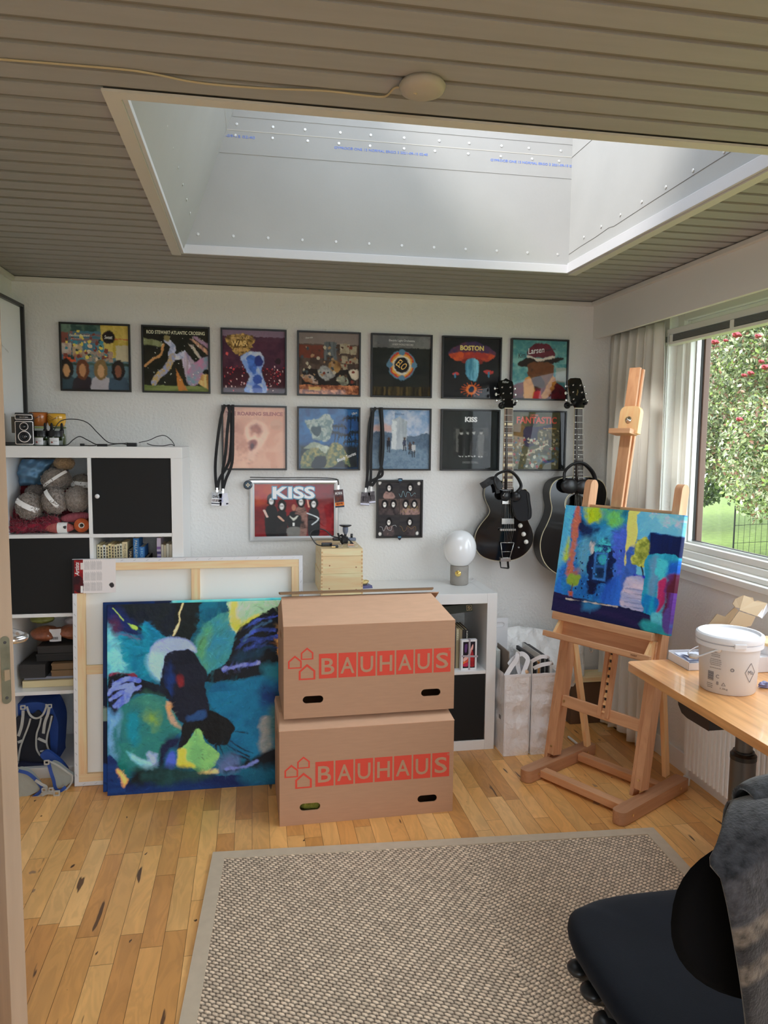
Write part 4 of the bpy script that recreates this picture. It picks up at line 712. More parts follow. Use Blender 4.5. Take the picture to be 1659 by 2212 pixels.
# ---------------------------------------------------------------- poster in a silver snap frame
def poster():
    x0, x1, z0, z1 = -1.9925, -1.538, 1.0095, 1.327; w, h = x1 - x0, z1 - z0
    t = thing('silver_framed_poster', 'silver snap frame holding a red poster of a rock band and a fan', 'picture', (x0, 0, z0)); e = .0245; b = MB()
    prof = [(0, 0), (.0, -.010), (.006, -.016), (.016, -.017), (.0245, -.010), (.0245, -.004)]
    loop = []
    for u, y in prof: loop.append([(u, y, u), (w - u, y, u), (w - u, y, h - u), (u, y, h - u), (u, y, u)])
    vs = [p for r in loop for p in r[:4]]; fs = []
    for i in range(len(prof) - 1):
        for k in range(4): fs.append((i * 4 + k, i * 4 + (k + 1) % 4, (i + 1) * 4 + (k + 1) % 4, (i + 1) * 4 + k))
    b.add(vs, fs); b.build('frame', mat('satin aluminium', (.78, .79, .80), .28, metal=.85), t)
    cv = Canvas(190, 122, (128, 30, 36), seed=21); cv.rect(0, 0, 1, 1, (130, 28, 34), (96, 22, 28), amt=.3); cv.poly([(0, 0), (.3, 0), (.25, .25), (.1, .4), (0, .3)], (170, 70, 40), (150, 40, 36), soft=.06, rag=.06); cv.poly([(.75, .5), (1, .4), (1, 1), (.8, 1)], (150, 44, 46), (110, 26, 34), soft=.05, rag=.05)
    for x, y, s_, c, f in ((.21, .28, 1.02, (26, 26, 30), (226, 222, 220)), (.34, .38, .86, (38, 32, 34), (220, 214, 212)), (.49, .40, .86, (24, 26, 30), (170, 110, 90)), (.58, .30, .98, (150, 110, 100), (224, 218, 214)), (.74, .34, .95, (34, 36, 42), (222, 218, 214))):
        cv.poly([(x - .075 * s_, y + .24), (x - .04, y + .13), (x + .04, y + .13), (x + .075 * s_, y + .24), (x + .085 * s_, y + .45), (x + .06, 1), (x - .06, 1), (x - .08 * s_, y + .45)], c, (18, 18, 22), rag=.005, amt=.4)
        if x != .49: cv.ell(x, y + .03, .055, .12, (16, 14, 16), rag=.012)
        cv.ell(x, y + .05, .026, .062, f, rag=.001)
        if x != .49: cv.ell(x - .01, y + .04, .006, .014, (16, 14, 16), rag=0); cv.ell(x + .01, y + .04, .006, .014, (16, 14, 16), rag=0)
    cv.poly([(.41, .6), (.57, .6), (.56, .85), (.43, .85)], (24, 26, 30)); cv.poly([(.42, .83), (.56, .83), (.55, 1), (.42, 1)], (112, 110, 106)); cv.poly([(.44, .61), (.49, .65), (.54, .61), (.5, .69), (.47, .69)], (190, 190, 180)); cv.rect(.475, .74, .5, .8, (220, 220, 216)); cv.line([(.66, .56), (.8, .66), (.72, .78)], .02, (190, 196, 200)); cv.line([(.12, .5), (.16, .62)], .03, (200, 170, 160)); cv.line([(.66, .3), (.68, .44)], .02, (190, 140, 120)); cv.line([(.3, .62), (.36, .7)], .03, (190, 150, 130))
    cv.mesh('poster', Matrix.Translation((e, -.006, e)) @ Matrix.Rotation(math.radians(90), 4, 'X'), w - 2 * e, h - 2 * e, PRINT, t)
    M = lambda u, v, d=.0064: Matrix.Translation((e + u * (w - 2 * e), -d, e + (1 - v) * (h - 2 * e))) @ Matrix.Rotation(math.radians(90), 4, 'X')
    text('lettering', 'KISS', mat('poster blue edge', C(70, 130, 160), .5), t, M(.49, .165), w=.225, h=.072, bold=.07); text('lettering', 'KISS', mat('poster white', C(220, 225, 210), .5), t, M(.49, .165, .007), w=.215, h=.062, bold=.03)
    MB().add([(e, -.0078, e), (w - e, -.0078, e), (w - e, -.0078, h - e), (e, -.0078, h - e)], [(0, 1, 2, 3)]).build('glass', M_GL, t)
poster()
# badge button at the frame's top left corner and lanyard cord along its top
bd = thing('round_badge', 'round badge with four small faces at the top left corner of the silver frame', 'badge', (-2.000, -.024, 1.299)); MB().lathe([(.0, .004), (.019, .004), (.0225, .001), (.0225, -.002)], 28, Matrix.Rotation(math.radians(90), 4, 'X')).build('rim', mat('dark badge', C(60, 66, 74), .3, coat=.5), bd, smooth=True)
cv = Canvas(40, 40, (60, 84, 100)); [cv.ell(x, y, .15, .18, (180, 170, 150)) for x, y in ((.5, .25), (.5, .75), (.25, .5), (.75, .5))]; cv.mesh('face_print', Matrix.Translation((-.0125, -.0046, -.0125)) @ Matrix.Rotation(math.radians(90), 4, 'X'), .025, .025, PRINT, bd)
# ---------------------------------------------------------------- black photo board with six pictures
def board():
    x0, x1, z0, z1 = -1.3405, -1.0925, 1.0185, 1.3245; w, h = x1 - x0, z1 - z0; t = thing('photo_board', 'black framed board of six signed band photographs under the blue-grey sleeve', 'picture', (x0, 0, z0))
    b = MB(); e = .009; b.box(0, e, -.018, 0, 0, h); b.box(w - e, w, -.018, 0, 0, h); b.box(e, w - e, -.018, 0, 0, e); b.box(e, w - e, -.018, 0, h - e, h); b.build('frame', M_FR, t, bevel=.0008)
    cv = Canvas(120, 150, (44, 42, 42), seed=31)
    for r_ in range(3):
        y0 = (.015, .315, .61)[r_]; y1 = (.305, .6, .985)[r_]
        for c_ in range(2):
            x0_, x1_ = (.02, .49) if c_ == 0 else (.5, .98)
            if r_ == 1: cv.rect(x0_, y0, x1_, y1, (96, 80, 74), (52, 44, 42), amt=.4)
            else: cv.rect(x0_, y0, x1_, y1, (58, 54, 54), (40, 38, 40), streak='h', amt=.4)
            cx = (x0_ + x1_) / 2; cy = y0 + (y1 - y0) * .34
            for q in ((-.1, .1) if r_ == 1 else (0,)):
                cv.poly([(cx + q - .12, y1), (cx + q - .08, cy + .08), (cx + q + .08, cy + .08), (cx + q + .12, y1)], (34, 30, 32) if (r_ + c_) % 2 else (150, 120, 112), (70, 60, 60)); cv.ell(cx + q, cy, .075, .085, (20, 18, 20), rag=.01); cv.ell(cx + q, cy + .01, .036, .046, (214, 206, 200), rag=.001)
                for s_ in (-.014, .014): cv.ell(cx + q + s_, cy, .009, .011, (16, 14, 16), rag=0)
    for x, y in ((.04, .03), (.94, .04), (.05, .95), (.92, .95)): cv.ell(x, y, .035, .03, (200, 196, 190))
    cv.mesh('photographs', Matrix.Translation((e, -.010, e)) @ Matrix.Rotation(math.radians(90), 4, 'X'), w - 2 * e, h - 2 * e, PRINT, t)
    for (u, v, c, seed) in ((.68, .22, (150, 190, 200), 1), (.24, .86, (225, 225, 225), 2), (.7, .87, (150, 120, 70), 3), (.75, .5, (170, 150, 80), 4)):
        rg = np.random.default_rng(seed); pts = [(e + (u + (-.2 + .05 * i) * 1.0) * (w - 2 * e) + .004 * math.sin(i * 3), -.0115, e + (1 - v - rg.uniform(-.07, .07)) * (h - 2 * e)) for i in range(9)]
        MB().tube(catmull(pts, 5, False), .0007, 4).build('signature', mat('pen %d' % seed, C(*c), .5), t)
    for z, s_ in ((h - .004, 1), (.002, -1)):
        pk = MB().plate(catmull([(-.012, .010), (0, .013), (.012, .010), (.008, -.006), (0, -.014), (-.008, -.006)], 4), t=.0015, M=Matrix.Translation((w / 2, -.0185, z)) @ Matrix.Rotation(math.radians(90), 4, 'X')).build('guitar_pick', mat('dark blue pick', C(24, 30, 44), .3), t)
        text('lettering', 'KISS', mat('pick print', C(90, 150, 180), .4), pk, Matrix.Translation((w / 2, -.0203, z + .003)) @ Matrix.Rotation(math.radians(90), 4, 'X'), w=.016, h=.006, bold=.04)
board()
# ---------------------------------------------------------------- lanyards and passes
M_STRAP = mat('black woven strap', C(20, 20, 22), .7)
def strap(b, pts, wd, y=None):
    """flat band following pts (x,y,z), wd wide mostly along x"""
    P = [Vector(p) for p in catmull(pts, 6, False)]; vs = []; fs = []
    for i, p in enumerate(P):
        t_ = (P[min(i + 1, len(P) - 1)] - P[max(i - 1, 0)]).normalized(); s_ = t_.cross(Vector((0, 1, 0))); s_ = s_.normalized() if s_.length > .05 else Vector((1, 0, 0)); tw = .25 * math.sin(i * .25)
        s_ = (s_ + Vector((0, tw, 0))).normalized(); n_ = t_.cross(s_).normalized() * .0006
        vs += [p + s_ * wd / 2 + n_, p - s_ * wd / 2 + n_, p - s_ * wd / 2 - n_, p + s_ * wd / 2 - n_]
    for i in range(len(P) - 1):
        for k in range(4): fs.append((i * 4 + k, i * 4 + (k + 1) % 4, i * 4 + 4 + (k + 1) % 4, i * 4 + 4 + k))
    fs += [(0, 1, 2, 3), tuple(range(len(vs) - 4, len(vs)))]; b.add(vs, fs)
M_CLIP = mat('nickel clip', (.7, .7, .7), .25, metal=1)
def lanyard(name, label, hook, straps, card, draw, cw, chh, txt=(), group=None, tilt=0, sw=.0145):
    hk = Vector(hook); t = thing(name, label, 'lanyard', hk, group=group)
    for s_ in straps: b = MB(); strap(b, [Vector(at('y', yy, *p)) - hk for p, yy in s_], sw); b.build('strap', M_STRAP, t)
    c = Vector(at('y', -.018, *card)) - hk
    b = MB(); b.box(c.x - .005, c.x + .005, c.y - .003, c.y + .003, c.z - .002, c.z + .020); b.lathe([(.006, -.0015), (.006, .0015)], 12, Matrix.Translation((c.x, c.y, c.z + .002)) @ Matrix.Rotation(math.radians(90), 4, 'X')); b.build('clip', M_CLIP, t)
    R = Matrix.Translation(c + Vector((0, 0, -.004))) @ Matrix.Rotation(math.radians(tilt), 4, 'Y'); b = MB(); b.box(-cw / 2, cw / 2, -.001, .0012, -chh, 0, M=R); p = b.build('pass_card', mat('card edge', (.75, .75, .78), .4), t)
    cv = Canvas(44, 60, (190, 190, 205), seed=4); draw(cv); cv.mesh('card_print', R @ Matrix.Translation((-cw / 2, -.0013, -chh)) @ Matrix.Rotation(math.radians(90), 4, 'X'), cw, chh, PRINT, p)
    for body, u, v, w, h, col in txt: text('lettering', body, mat('lettering %d %d %d' % col, C(*col), .5), p, R @ Matrix.Translation((-cw / 2 + u * cw, -.0018, -chh * v)) @ Matrix.Rotation(math.radians(90), 4, 'X'), w=w * cw, h=h * chh, bold=.02)
    return t
def dd(cv): cv.rect(0, 0, 1, 1, (206, 208, 218)); cv.rect(0, .0, 1, .45, (190, 196, 206), (150, 150, 150)); cv.rect(.05, .52, .95, .72, (40, 38, 44), (180, 170, 170), streak='v', amt=.6); cv.rect(0, .8, 1, .88, (60, 60, 70)); 
lanyard('pass_lanyard', 'black lanyard with a grey pass reading DAD, hanging over the peach sleeve', at('y', -.03, 489, 876),
        [[((486, 874), -.028), ((478, 900), -.030), ((470, 950), -.028), ((465, 1010), -.022), ((468, 1058), -.018)], [((493, 874), -.03), ((500, 920), -.030), ((497, 985), -.028), ((489, 1010), -.026), ((474, 1035), -.02), ((470, 1058), -.018)]], (469, 1062), dd, .050, .066, [('DAD', .45, .32, .7, .2, (34, 32, 36))], 'passes on lanyards', 4)
def dd2(cv): cv.rect(0, 0, 1, 1, (200, 200, 222)); cv.rect(.1, .1, .4, .7, (176, 176, 200)); cv.rect(.7, .8, .95, .92, (50, 50, 60))
lanyard('pass_lanyard', 'black lanyard with a blank pale lilac pass behind the DAD pass', at('y', -.026, 496, 880),
        [[((498, 876), -.033), ((492, 920), -.034), ((487, 980), -.030), ((481, 1020), -.024), ((481, 1060), -.016)], [((503, 874), -.034), ((503, 940), -.033), ((501, 1000), -.03), ((488, 1035), -.024), ((482, 1056), -.016)]], (482, 1064), dd2, .044, .062, [], 'passes on lanyards', -5)
def dk(cv): cv.rect(0, 0, 1, 1, (70, 66, 68), (100, 96, 100)); cv.rect(.1, .3, .9, .7, (34, 32, 36), (90, 84, 86), streak='v', amt=.6); cv.rect(0, .82, 1, .95, (190, 190, 205))
lanyard('pass_lanyard', 'black lanyard with a grey group-photo pass hanging over the blue-grey sleeve', at('y', -.03, 818, 880),
        [[((812, 880), -.028), ((800, 905), -.03), ((795, 960), -.028), ((794, 1020), -.022), ((791, 1054), -.018)], [((820, 880), -.03), ((824, 930), -.032), ((821, 990), -.03), ((826, 1024), -.026), ((812, 1034), -.022), ((798, 1042), -.018), ((791, 1056), -.018)]], (790, 1062), dk, .046, .068, [], 'passes on lanyards', 4)
lanyard('pass_lanyard', 'black lanyard with a narrower grey pass beside the black photo board', at('y', -.026, 824, 884),
        [[((824, 880), -.034), ((828, 950), -.036), ((825, 1000), -.032), ((816, 1030), -.026), ((803, 1050), -.018)], [((806, 890), -.033), ((802, 960), -.032), ((801, 1020), -.024), ((800, 1050), -.017)]], (802, 1060), dk, .034, .062, [], 'passes on lanyards', -6)
def dx_(cv): cv.rect(0, 0, 1, 1, (60, 54, 60), (100, 80, 80)); cv.rect(.0, .35, 1, .65, (110, 60, 50), (50, 40, 44), amt=.5); cv.rect(0, .72, 1, .9, (210, 90, 40), (220, 130, 60)); cv.rect(0, .9, 1, 1, (50, 60, 74))
lanyard('pass_lanyard', 'colourful laminated pass on a thin black cord at the right corner of the silver frame', at('y', -.022, 731, 1036),
        [[((540, 1031), -.016), ((600, 1032), -.02), ((680, 1032), -.02), ((722, 1034), -.022), ((731, 1040), -.022), ((731, 1050), -.02)]], (731, 1056), dx_, .047, .092, [('KISS', .5, .2, .75, .14, (220, 215, 210)), ('MONSTER', .5, .8, .7, .09, (60, 20, 20))], 'passes on lanyards', -5, .004)
# ---------------------------------------------------------------- big stretched canvas seen from its wooden back
M_PINE = wood('stretcher pine', C(222, 190, 150), C(206, 170, 128), 5, 0, .6); M_PINEZ = wood('stretcher pine upright', C(222, 190, 150), C(206, 170, 128), 5, 2, .6)
M_CANV = mat('primed canvas back', C(222, 214, 205), .85, bump=(400, .2, .0005)); M_CANVW = mat('white primed canvas', (.82, .82, .84), .7)
def lean(y0, y1, h): return math.asin((y1 - y0) / h)
sc_ = thing('blank_canvas', 'large blank canvas turned round to show its pine stretcher bars', 'canvas', (-2.757, -.502, .001)); sc_.rotation_euler = (-lean(-.502, -.418, 1.0), 0, 0)
def MBx(): return MB()
W1 = 1.006
b = MBx(); b.box(0, W1, .020, .0215, 0, 1); b.build('canvas', M_CANV, sc_)
b = MBx(); q = .018
for a in ((0, W1, -.0, .0015, 0, q), (0, W1, -.0, .0015, 1 - q, 1), (0, q, -.0, .0015, q, 1 - q), (W1 - q, W1, -.0, .0015, q, 1 - q), (0, W1, 0, .0215, 0, .0015), (0, W1, 0, .0215, .9985, 1), (0, .0015, 0, .0215, 0, 1), (W1 - .0015, W1, 0, .0215, 0, 1)): b.box(*a)
b.build('canvas_edge', M_CANVW, sc_)
sb = .052
MBx().box(.0015, W1 - .0015, .0016, .019, 1 - sb, .998).build('stretcher_bar', M_PINE, sc_, bevel=.001); MBx().box(.0015, W1 - .0015, .0016, .019, .002, sb).build('stretcher_bar', M_PINE, sc_, bevel=.001)
MBx().box(.0015, sb, .0016, .019, sb, 1 - sb).build('stretcher_bar', M_PINEZ, sc_, bevel=.001); MBx().box(W1 - sb, W1 - .0015, .0016, .019, sb, 1 - sb).build('stretcher_bar', M_PINEZ, sc_, bevel=.001)
MBx().box(.505, .543, .004, .019, sb, 1 - sb).build('cross_bar', M_PINEZ, sc_, bevel=.001)
MBx().box(sb, W1 - sb, .006, .0185, .490, .530).build('cross_bar', M_PINE, sc_, bevel=.001)
ST = mat('steel staple', (.45, .45, .45), .3, metal=.9); st0 = None
def staple(x, z, a):
    global st0
    if st0 is None: st0 = MB().box(-.006, .006, -.0008, 0, -.0007, .0007).build('staple', ST, sc_); o = st0
    else: o = st0.copy(); COL.objects.link(o); o.parent = sc_
    o.location = (x, -.0001, z); o.rotation_euler = (0, a, 0)
for i in range(17): staple(.10 + i * .054, 1 - .009, -.5)
for i in range(18): staple(.009, .05 + i * .047, 1.1)
for i in range(9): staple(W1 - .009, .55 + i * .047, -1.1)
for i in range(4): staple(.04 + i * .05, .009, -.5)
# product sheet wrapped over the corner
sh = MB().box(.0, .182, -.0015, -.0008, .850, .998).build('paper_sleeve', mat('label paper', C(214, 208, 204), .5), sc_, label='printed product sheet', solid=0)
cv = Canvas(120, 100, (205, 198, 196), seed=41, gain=1.45); cv.rect(0, 0, .25, 1, (150, 34, 36), (110, 24, 28)); cv.rect(0, 0, .05, 1, (40, 30, 32)); cv.rect(.0, 0, .2, .02, (30, 26, 28)); cv.poly([(.06, .5), (.24, .55), (.24, .95), (.05, .9)], (80, 26, 30), (40, 20, 24), amt=.4); cv.rect(.19, .1, .25, .3, (200, 190, 186)); cv.rect(.19, .78, .245, .98, (214, 210, 206)); 
for x0 in (.28, .42, .56):
    for y0 in (.04, .36, .66):
        for k in range(9): cv.rect(x0 + k * .014, y0 + .02 * (k % 3), x0 + .006 + k * .014, y0 + .27, (150, 146, 146))
cv.ell(.9, .77, .055, .075, (50, 46, 46))
cv.mesh('sheet_print', Matrix.Translation((0, -.0018, .850)) @ Matrix.Rotation(math.radians(90), 4, 'X'), .182, .148, PRINT, sh)
text('lettering', 'Artists', mat('sheet white', (.8, .78, .76), .5), sh, Matrix.Translation((.020, -.0022, .957)) @ Matrix.Rotation(math.radians(90), 4, 'X') @ Matrix.Rotation(math.radians(90), 4, 'Z'), w=.06, h=.018, bold=.02, shear=.3)
# ---------------------------------------------------------------- abstract bird painting (two canvases of one size lean together)
bp = thing('abstract_painting', 'large square abstract painting of a dark winged shape on teal and blue, front canvas', 'painting', (-2.599, -.612, .0), math.radians(0)); tl = -lean(-.612, -.512, .8); bp.rotation_euler = (tl, 0, 0)
K = [(48, 124), (1620, 88), (1655, 1622), (46, 1742)]
c = Canvas(520, 520, (14, 92, 120), K, seed=51, gain=1.85)
A = dict(rag=.009, soft=.003)
c.poly([(40, 100), (1000, 90), (900, 400), (500, 700), (40, 900)], (10, 112, 140), (8, 84, 116), **A)
c.poly([(40, 330), (110, 340), (170, 520), (230, 680), (40, 720)], (120, 196, 206), (90, 180, 200), soft=.03, rag=.03)
c.poly([(160, 330), (480, 260), (560, 400), (420, 480), (430, 650), (520, 760), (300, 700), (200, 620), (140, 420)], (8, 106, 140), (16, 128, 150), streak='v', **A)
c.poly([(60, 100), (700, 95), (840, 100), (760, 400), (560, 390), (380, 260), (330, 370), (200, 340), (60, 260)], (10, 16, 38), (18, 26, 30), **A)
c.poly([(50, 130), (120, 140), (320, 330), (300, 380), (50, 270)], (14, 30, 84), (18, 40, 96), soft=.02, **{'rag': .02}); c.poly([(60, 250), (160, 270), (170, 350), (100, 340)], (70, 36, 66), soft=.02, rag=.04); c.line([(110, 380), (200, 370), (320, 410)], .007, (110, 80, 120), op=.8)
c.poly([(640, 110), (860, 96), (830, 240), (750, 420), (640, 380)], (14, 22, 22), (10, 14, 16), **A)
c.poly([(840, 110), (1110, 95), (1090, 230), (900, 340), (780, 460), (760, 400), (820, 260)], (6, 66, 92), (10, 96, 120), **A)
c.poly([(820, 370), (900, 260), (1040, 180), (1120, 250), (1135, 380), (1100, 560), (1000, 660), (900, 690), (840, 600), (800, 480)], (60, 140, 140), (36, 120, 160), **A); c.poly([(820, 380), (900, 280), (930, 360), (880, 500), (900, 680), (840, 600), (800, 500)], (84, 150, 104), (60, 140, 120), soft=.02, rag=.02)
c.poly([(1095, 95), (1560, 90), (1420, 180), (1200, 270), (1140, 350), (1090, 280), (1080, 170)], (146, 190, 150), (160, 204, 160), **A); c.poly([(1100, 95), (1155, 110), (1140, 200), (1180, 280), (1140, 350), (1085, 270), (1080, 150)], (206, 214, 70), (220, 220, 100), rag=.008); c.poly([(1150, 340), (1190, 270), (1290, 210), (1330, 215), (1250, 290)], (200, 206, 74), rag=.01)
c.poly([(1470, 190), (1540, 170), (1560, 560), (1500, 580), (1440, 330)], (214, 156, 90), (190, 130, 76), **A)
# right wing
c.poly([(1570, 95), (1620, 100), (1540, 200), (1500, 330), (1480, 520), (1500, 600), (1420, 690), (1200, 740), (870, 770), (900, 700), (1010, 640), (1090, 560), (1130, 380), (1220, 270), (1420, 170)], (12, 16, 24), (10, 10, 14), **A)
for P in ([(1220, 310), (1350, 240), (1520, 210)], [(1180, 420), (1300, 340), (1460, 330)], [(1160, 470), (1240, 420), (1440, 400)], [(1300, 445), (1400, 400), (1520, 380)], [(1200, 500), (1330, 460), (1490, 480)]): c.line(P, .016, (64, 88, 190), (30, 50, 110), rag=.009, soft=.003)
c.line([(1210, 420), (1290, 320), (1420, 250)], .012, (60, 96, 130), rag=.012, op=.8); c.line([(1040, 660), (1180, 630), (1340, 605)], .016, (96, 112, 210), (140, 150, 230), rag=.012); c.poly([(1120, 560), (1200, 500), (1440, 470), (1420, 560), (1180, 600)], (16, 50, 72), (12, 24, 36), rag=.02, soft=.02)
c.ell(1430, 580, 70, 90, (8, 8, 12))
# pale disc and dark body
c.brush(2600, .07, .014, .25, .006)
c.poly([(400, 600), (410, 500), (490, 420), (600, 395), (720, 410), (790, 470), (800, 520), (720, 510), (620, 520), (540, 600), (520, 740), (440, 700)], (150, 170, 226), (170, 180, 232), rag=.006); c.poly([(410, 560), (540, 540), (530, 700), (500, 740), (430, 680)], (150, 200, 226), soft=.03, rag=.01)
c.poly([(520, 640), (560, 530), (720, 498), (790, 540), (860, 620), (900, 700), (880, 800), (920, 960), (880, 1080), (700, 1110), (600, 1000), (560, 880), (500, 780)], (20, 24, 40), (12, 16, 30), **A)
c.poly([(570, 600), (620, 640), (610, 800), (580, 880), (560, 720)], (16, 44, 100), soft=.02, rag=.03); c.poly([(640, 725), (690, 720), (700, 800), (660, 820)], (120, 34, 40), (80, 24, 34), rag=.012)
# left wing
c.poly([(50, 720), (130, 690), (260, 700), (420, 770), (540, 810), (600, 900), (560, 910), (420, 870), (280, 880), (200, 960), (110, 1050), (50, 970)], (12, 12, 20), (18, 26, 40), **A); c.line([(60, 710), (160, 690), (290, 720)], .012, (110, 40, 60), rag=.01)
for P in ([(110, 790), (200, 740), (310, 750)], [(60, 870), (110, 820), (260, 790)], [(70, 920), (150, 870), (270, 815)], [(110, 970), (170, 910), (250, 850)], [(150, 970), (200, 930), (225, 900)], [(210, 950), (240, 870), (330, 800)]): c.line(P, .022, (124, 144, 226), (76, 96, 190), rag=.009, soft=.003)
# green planet
c.poly([(140, 1010), (280, 900), (430, 870), (560, 910), (620, 1040), (690, 1160), (620, 1240), (520, 1370), (440, 1500), (240, 1520), (150, 1440), (110, 1200)], (40, 116, 110), (30, 96, 104), **A); c.poly([(400, 1010), (470, 1040), (480, 1130), (380, 1100)], (140, 168, 40), (90, 140, 70), soft=.03, rag=.03); c.poly([(210, 1060), (300, 1020), (320, 1120), (300, 1300), (250, 1280)], (16, 120, 140), soft=.02, rag=.03); c.poly([(260, 920), (460, 890), (520, 1000), (400, 1000)], (60, 124, 104), soft=.04, rag=.02, op=.7)
c.poly([(110, 1060), (160, 1000), (120, 1250), (150, 1420), (80, 1390), (48, 1200), (48, 1000)], (110, 160, 206), (84, 140, 196), soft=.02, rag=.015); c.poly([(120, 1150), (170, 1400), (250, 1540), (150, 1560), (100, 1300)], (8, 96, 90), soft=.02, rag=.02)
c.poly([(550, 930), (590, 950), (590, 1020), (640, 1100), (690, 1160), (600, 1110), (560, 1020)], (210, 150, 96), (150, 140, 130), rag=.01)
# right pools
c.poly([(910, 850), (960, 780), (1100, 760), (1400, 720), (1530, 640), (1530, 1500), (1200, 1400), (1060, 1250), (1100, 1130), (980, 1020), (920, 940)], (16, 110, 150), (10, 84, 124), **A); c.poly([(1380, 640), (1530, 620), (1530, 740), (1400, 740)], (30, 110, 130), rag=.02, soft=.02); c.poly([(1340, 850), (1520, 780), (1500, 980), (1380, 960)], (18, 60, 120), (14, 40, 90), soft=.04, rag=.03)
c.poly([(1360, 1110), (1440, 1080), (1460, 1300), (1380, 1370), (1340, 1290)], (150, 150, 146), (110, 120, 122), rag=.02, soft=.012, streak='fine', amt=.4); c.poly([(1440, 1000), (1520, 980), (1500, 1300), (1450, 1300)], (60, 100, 104), soft=.03, rag=.02)
# lower body and burst
c.poly([(680, 1140), (740, 1070), (860, 1060), (930, 1000), (1080, 1090), (1130, 1150), (1110, 1220), (1060, 1300), (960, 1300), (890, 1250), (840, 1170), (790, 1180), (730, 1290), (650, 1340), (670, 1240)], (8, 8, 10), (12, 14, 16), **A); c.poly([(740, 1050), (880, 1010), (890, 1080), (760, 1100)], (34, 70, 120), rag=.015)
for P in ([(1060, 1240), (1160, 1310), (1290, 1370)], [(1040, 1270), (1100, 1320), (1260, 1400)], [(975, 1290), (980, 1450)], [(1000, 1290), (1040, 1390)], [(1090, 1180), (1240, 1200)], [(1110, 1370), (1250, 1420)]): c.line(P, .006, (10, 14, 20), rag=.004)
c.poly([(680, 1330), (760, 1240), (800, 1170), (850, 1190), (900, 1280), (1000, 1380), (960, 1500), (840, 1540), (760, 1480), (700, 1440)], (110, 176, 110), (140, 196, 110), **A); c.poly([(650, 1350), (710, 1340), (720, 1430), (790, 1480), (660, 1480)], (226, 214, 70), rag=.01); c.poly([(770, 1530), (900, 1520), (980, 1520), (930, 1560), (820, 1560)], (226, 204, 130), rag=.02)
c.poly([(1010, 1400), (1150, 1390), (1160, 1520), (1010, 1520)], (84, 104, 150), (60, 84, 130), soft=.02, rag=.02); c.poly([(1180, 1470), (1530, 1330), (1530, 1560), (1300, 1500), (1050, 1530)], (14, 18, 24), (10, 12, 18), rag=.02, soft=.012); c.line([(1070, 1500), (1200, 1490), (1320, 1440)], .014, (110, 124, 190), rag=.014)
c.poly([(560, 1390), (610, 1350), (635, 1400), (620, 1490), (540, 1510)], (70, 96, 196), (56, 80, 176), rag=.006); c.poly([(540, 1260), (620, 1220), (690, 1230), (660, 1320), (560, 1360), (500, 1560), (480, 1450)], (22, 30, 64), (14, 20, 44), rag=.02, soft=.012)
c.poly([(210, 1360), (340, 1430), (470, 1480), (440, 1530), (300, 1460)], (90, 170, 190), (140, 190, 206), rag=.015); c.poly([(380, 1380), (470, 1390), (460, 1460), (390, 1450)], (150, 170, 220), rag=.03, soft=.012)
c.poly([(490, 1510), (560, 1560), (620, 1550), (560, 1585), (500, 1560)], (60, 84, 180), rag=.01)
c.poly([(48, 1400), (120, 1450), (220, 1600), (600, 1560), (1200, 1560), (1655, 1600), (1655, 1660), (46, 1745)], (8, 26, 74), (12, 44, 96), streak='h', **A); c.poly([(230, 1560), (340, 1500), (700, 1490), (960, 1560), (700, 1620), (260, 1640)], (12, 16, 20), (24, 60, 60), rag=.02, soft=.02)
c.poly([(1200, 1530), (1480, 1480), (1500, 1620), (1230, 1640)], (10, 84, 110), (12, 60, 84), soft=.03, rag=.02); c.poly([(120, 1505), (150, 1520), (210, 1590), (205, 1640), (185, 1655), (170, 1590), (125, 1550)], (230, 160, 70), (240, 180, 100), rag=.01)
c.brush(900, .05, .010, .25, .0)
c.line([(690, 112), (660, 200), (665, 250), (640, 320), (612, 378)], .008, (240, 220, 160), rag=.004); c.line([(95, 150), (150, 205), (190, 250)], .008, (190, 220, 90), rag=.008); c.line([(205, 262), (300, 310)], .016, (160, 210, 80), rag=.016)
c.brush(3000, .028, .007, .26, .004)
cm = c.mesh('painted_canvas', Matrix.Translation((0, 0, 0)) @ Matrix.Rotation(math.radians(90), 4, 'X'), .80, .815, PAINTED, bp, depth=.018, relief=.0007)
MB().box(.002, .798, .016, .034, .002, .04).build('stretcher_bar', M_PINE, bp); MB().box(.002, .798, .016, .034, .775, .813).build('stretcher_bar', M_PINE, bp)
b2 = thing('abstract_painting', 'second dark blue canvas showing as a thin edge behind the winged painting', 'painting', (-2.624, -.572, .0)); b2.rotation_euler = (tl, 0, 0)
cc_ = Canvas(150, 150, (14, 22, 44), seed=52, gain=1.85); cc_.rect(0, 0, .5, .05, (12, 40, 90), (16, 26, 50)); cc_.rect(.35, 0, 1, .06, (60, 170, 196), (110, 200, 210)); cc_.rect(0, 0, .05, .4, (14, 40, 84)); cc_.rect(0, .85, .05, 1, (16, 50, 110)); cc_.rect(0, .55, .03, .62, (110, 130, 120)); cc_.rect(.97, 0, 1, .3, (24, 30, 50))
cc_.brush(300, .08, .02, .3)
cc_.mesh('painted_canvas', Matrix.Rotation(math.radians(90), 4, 'X'), .822, .818, PAINTED, b2, depth=.018, relief=.0005)
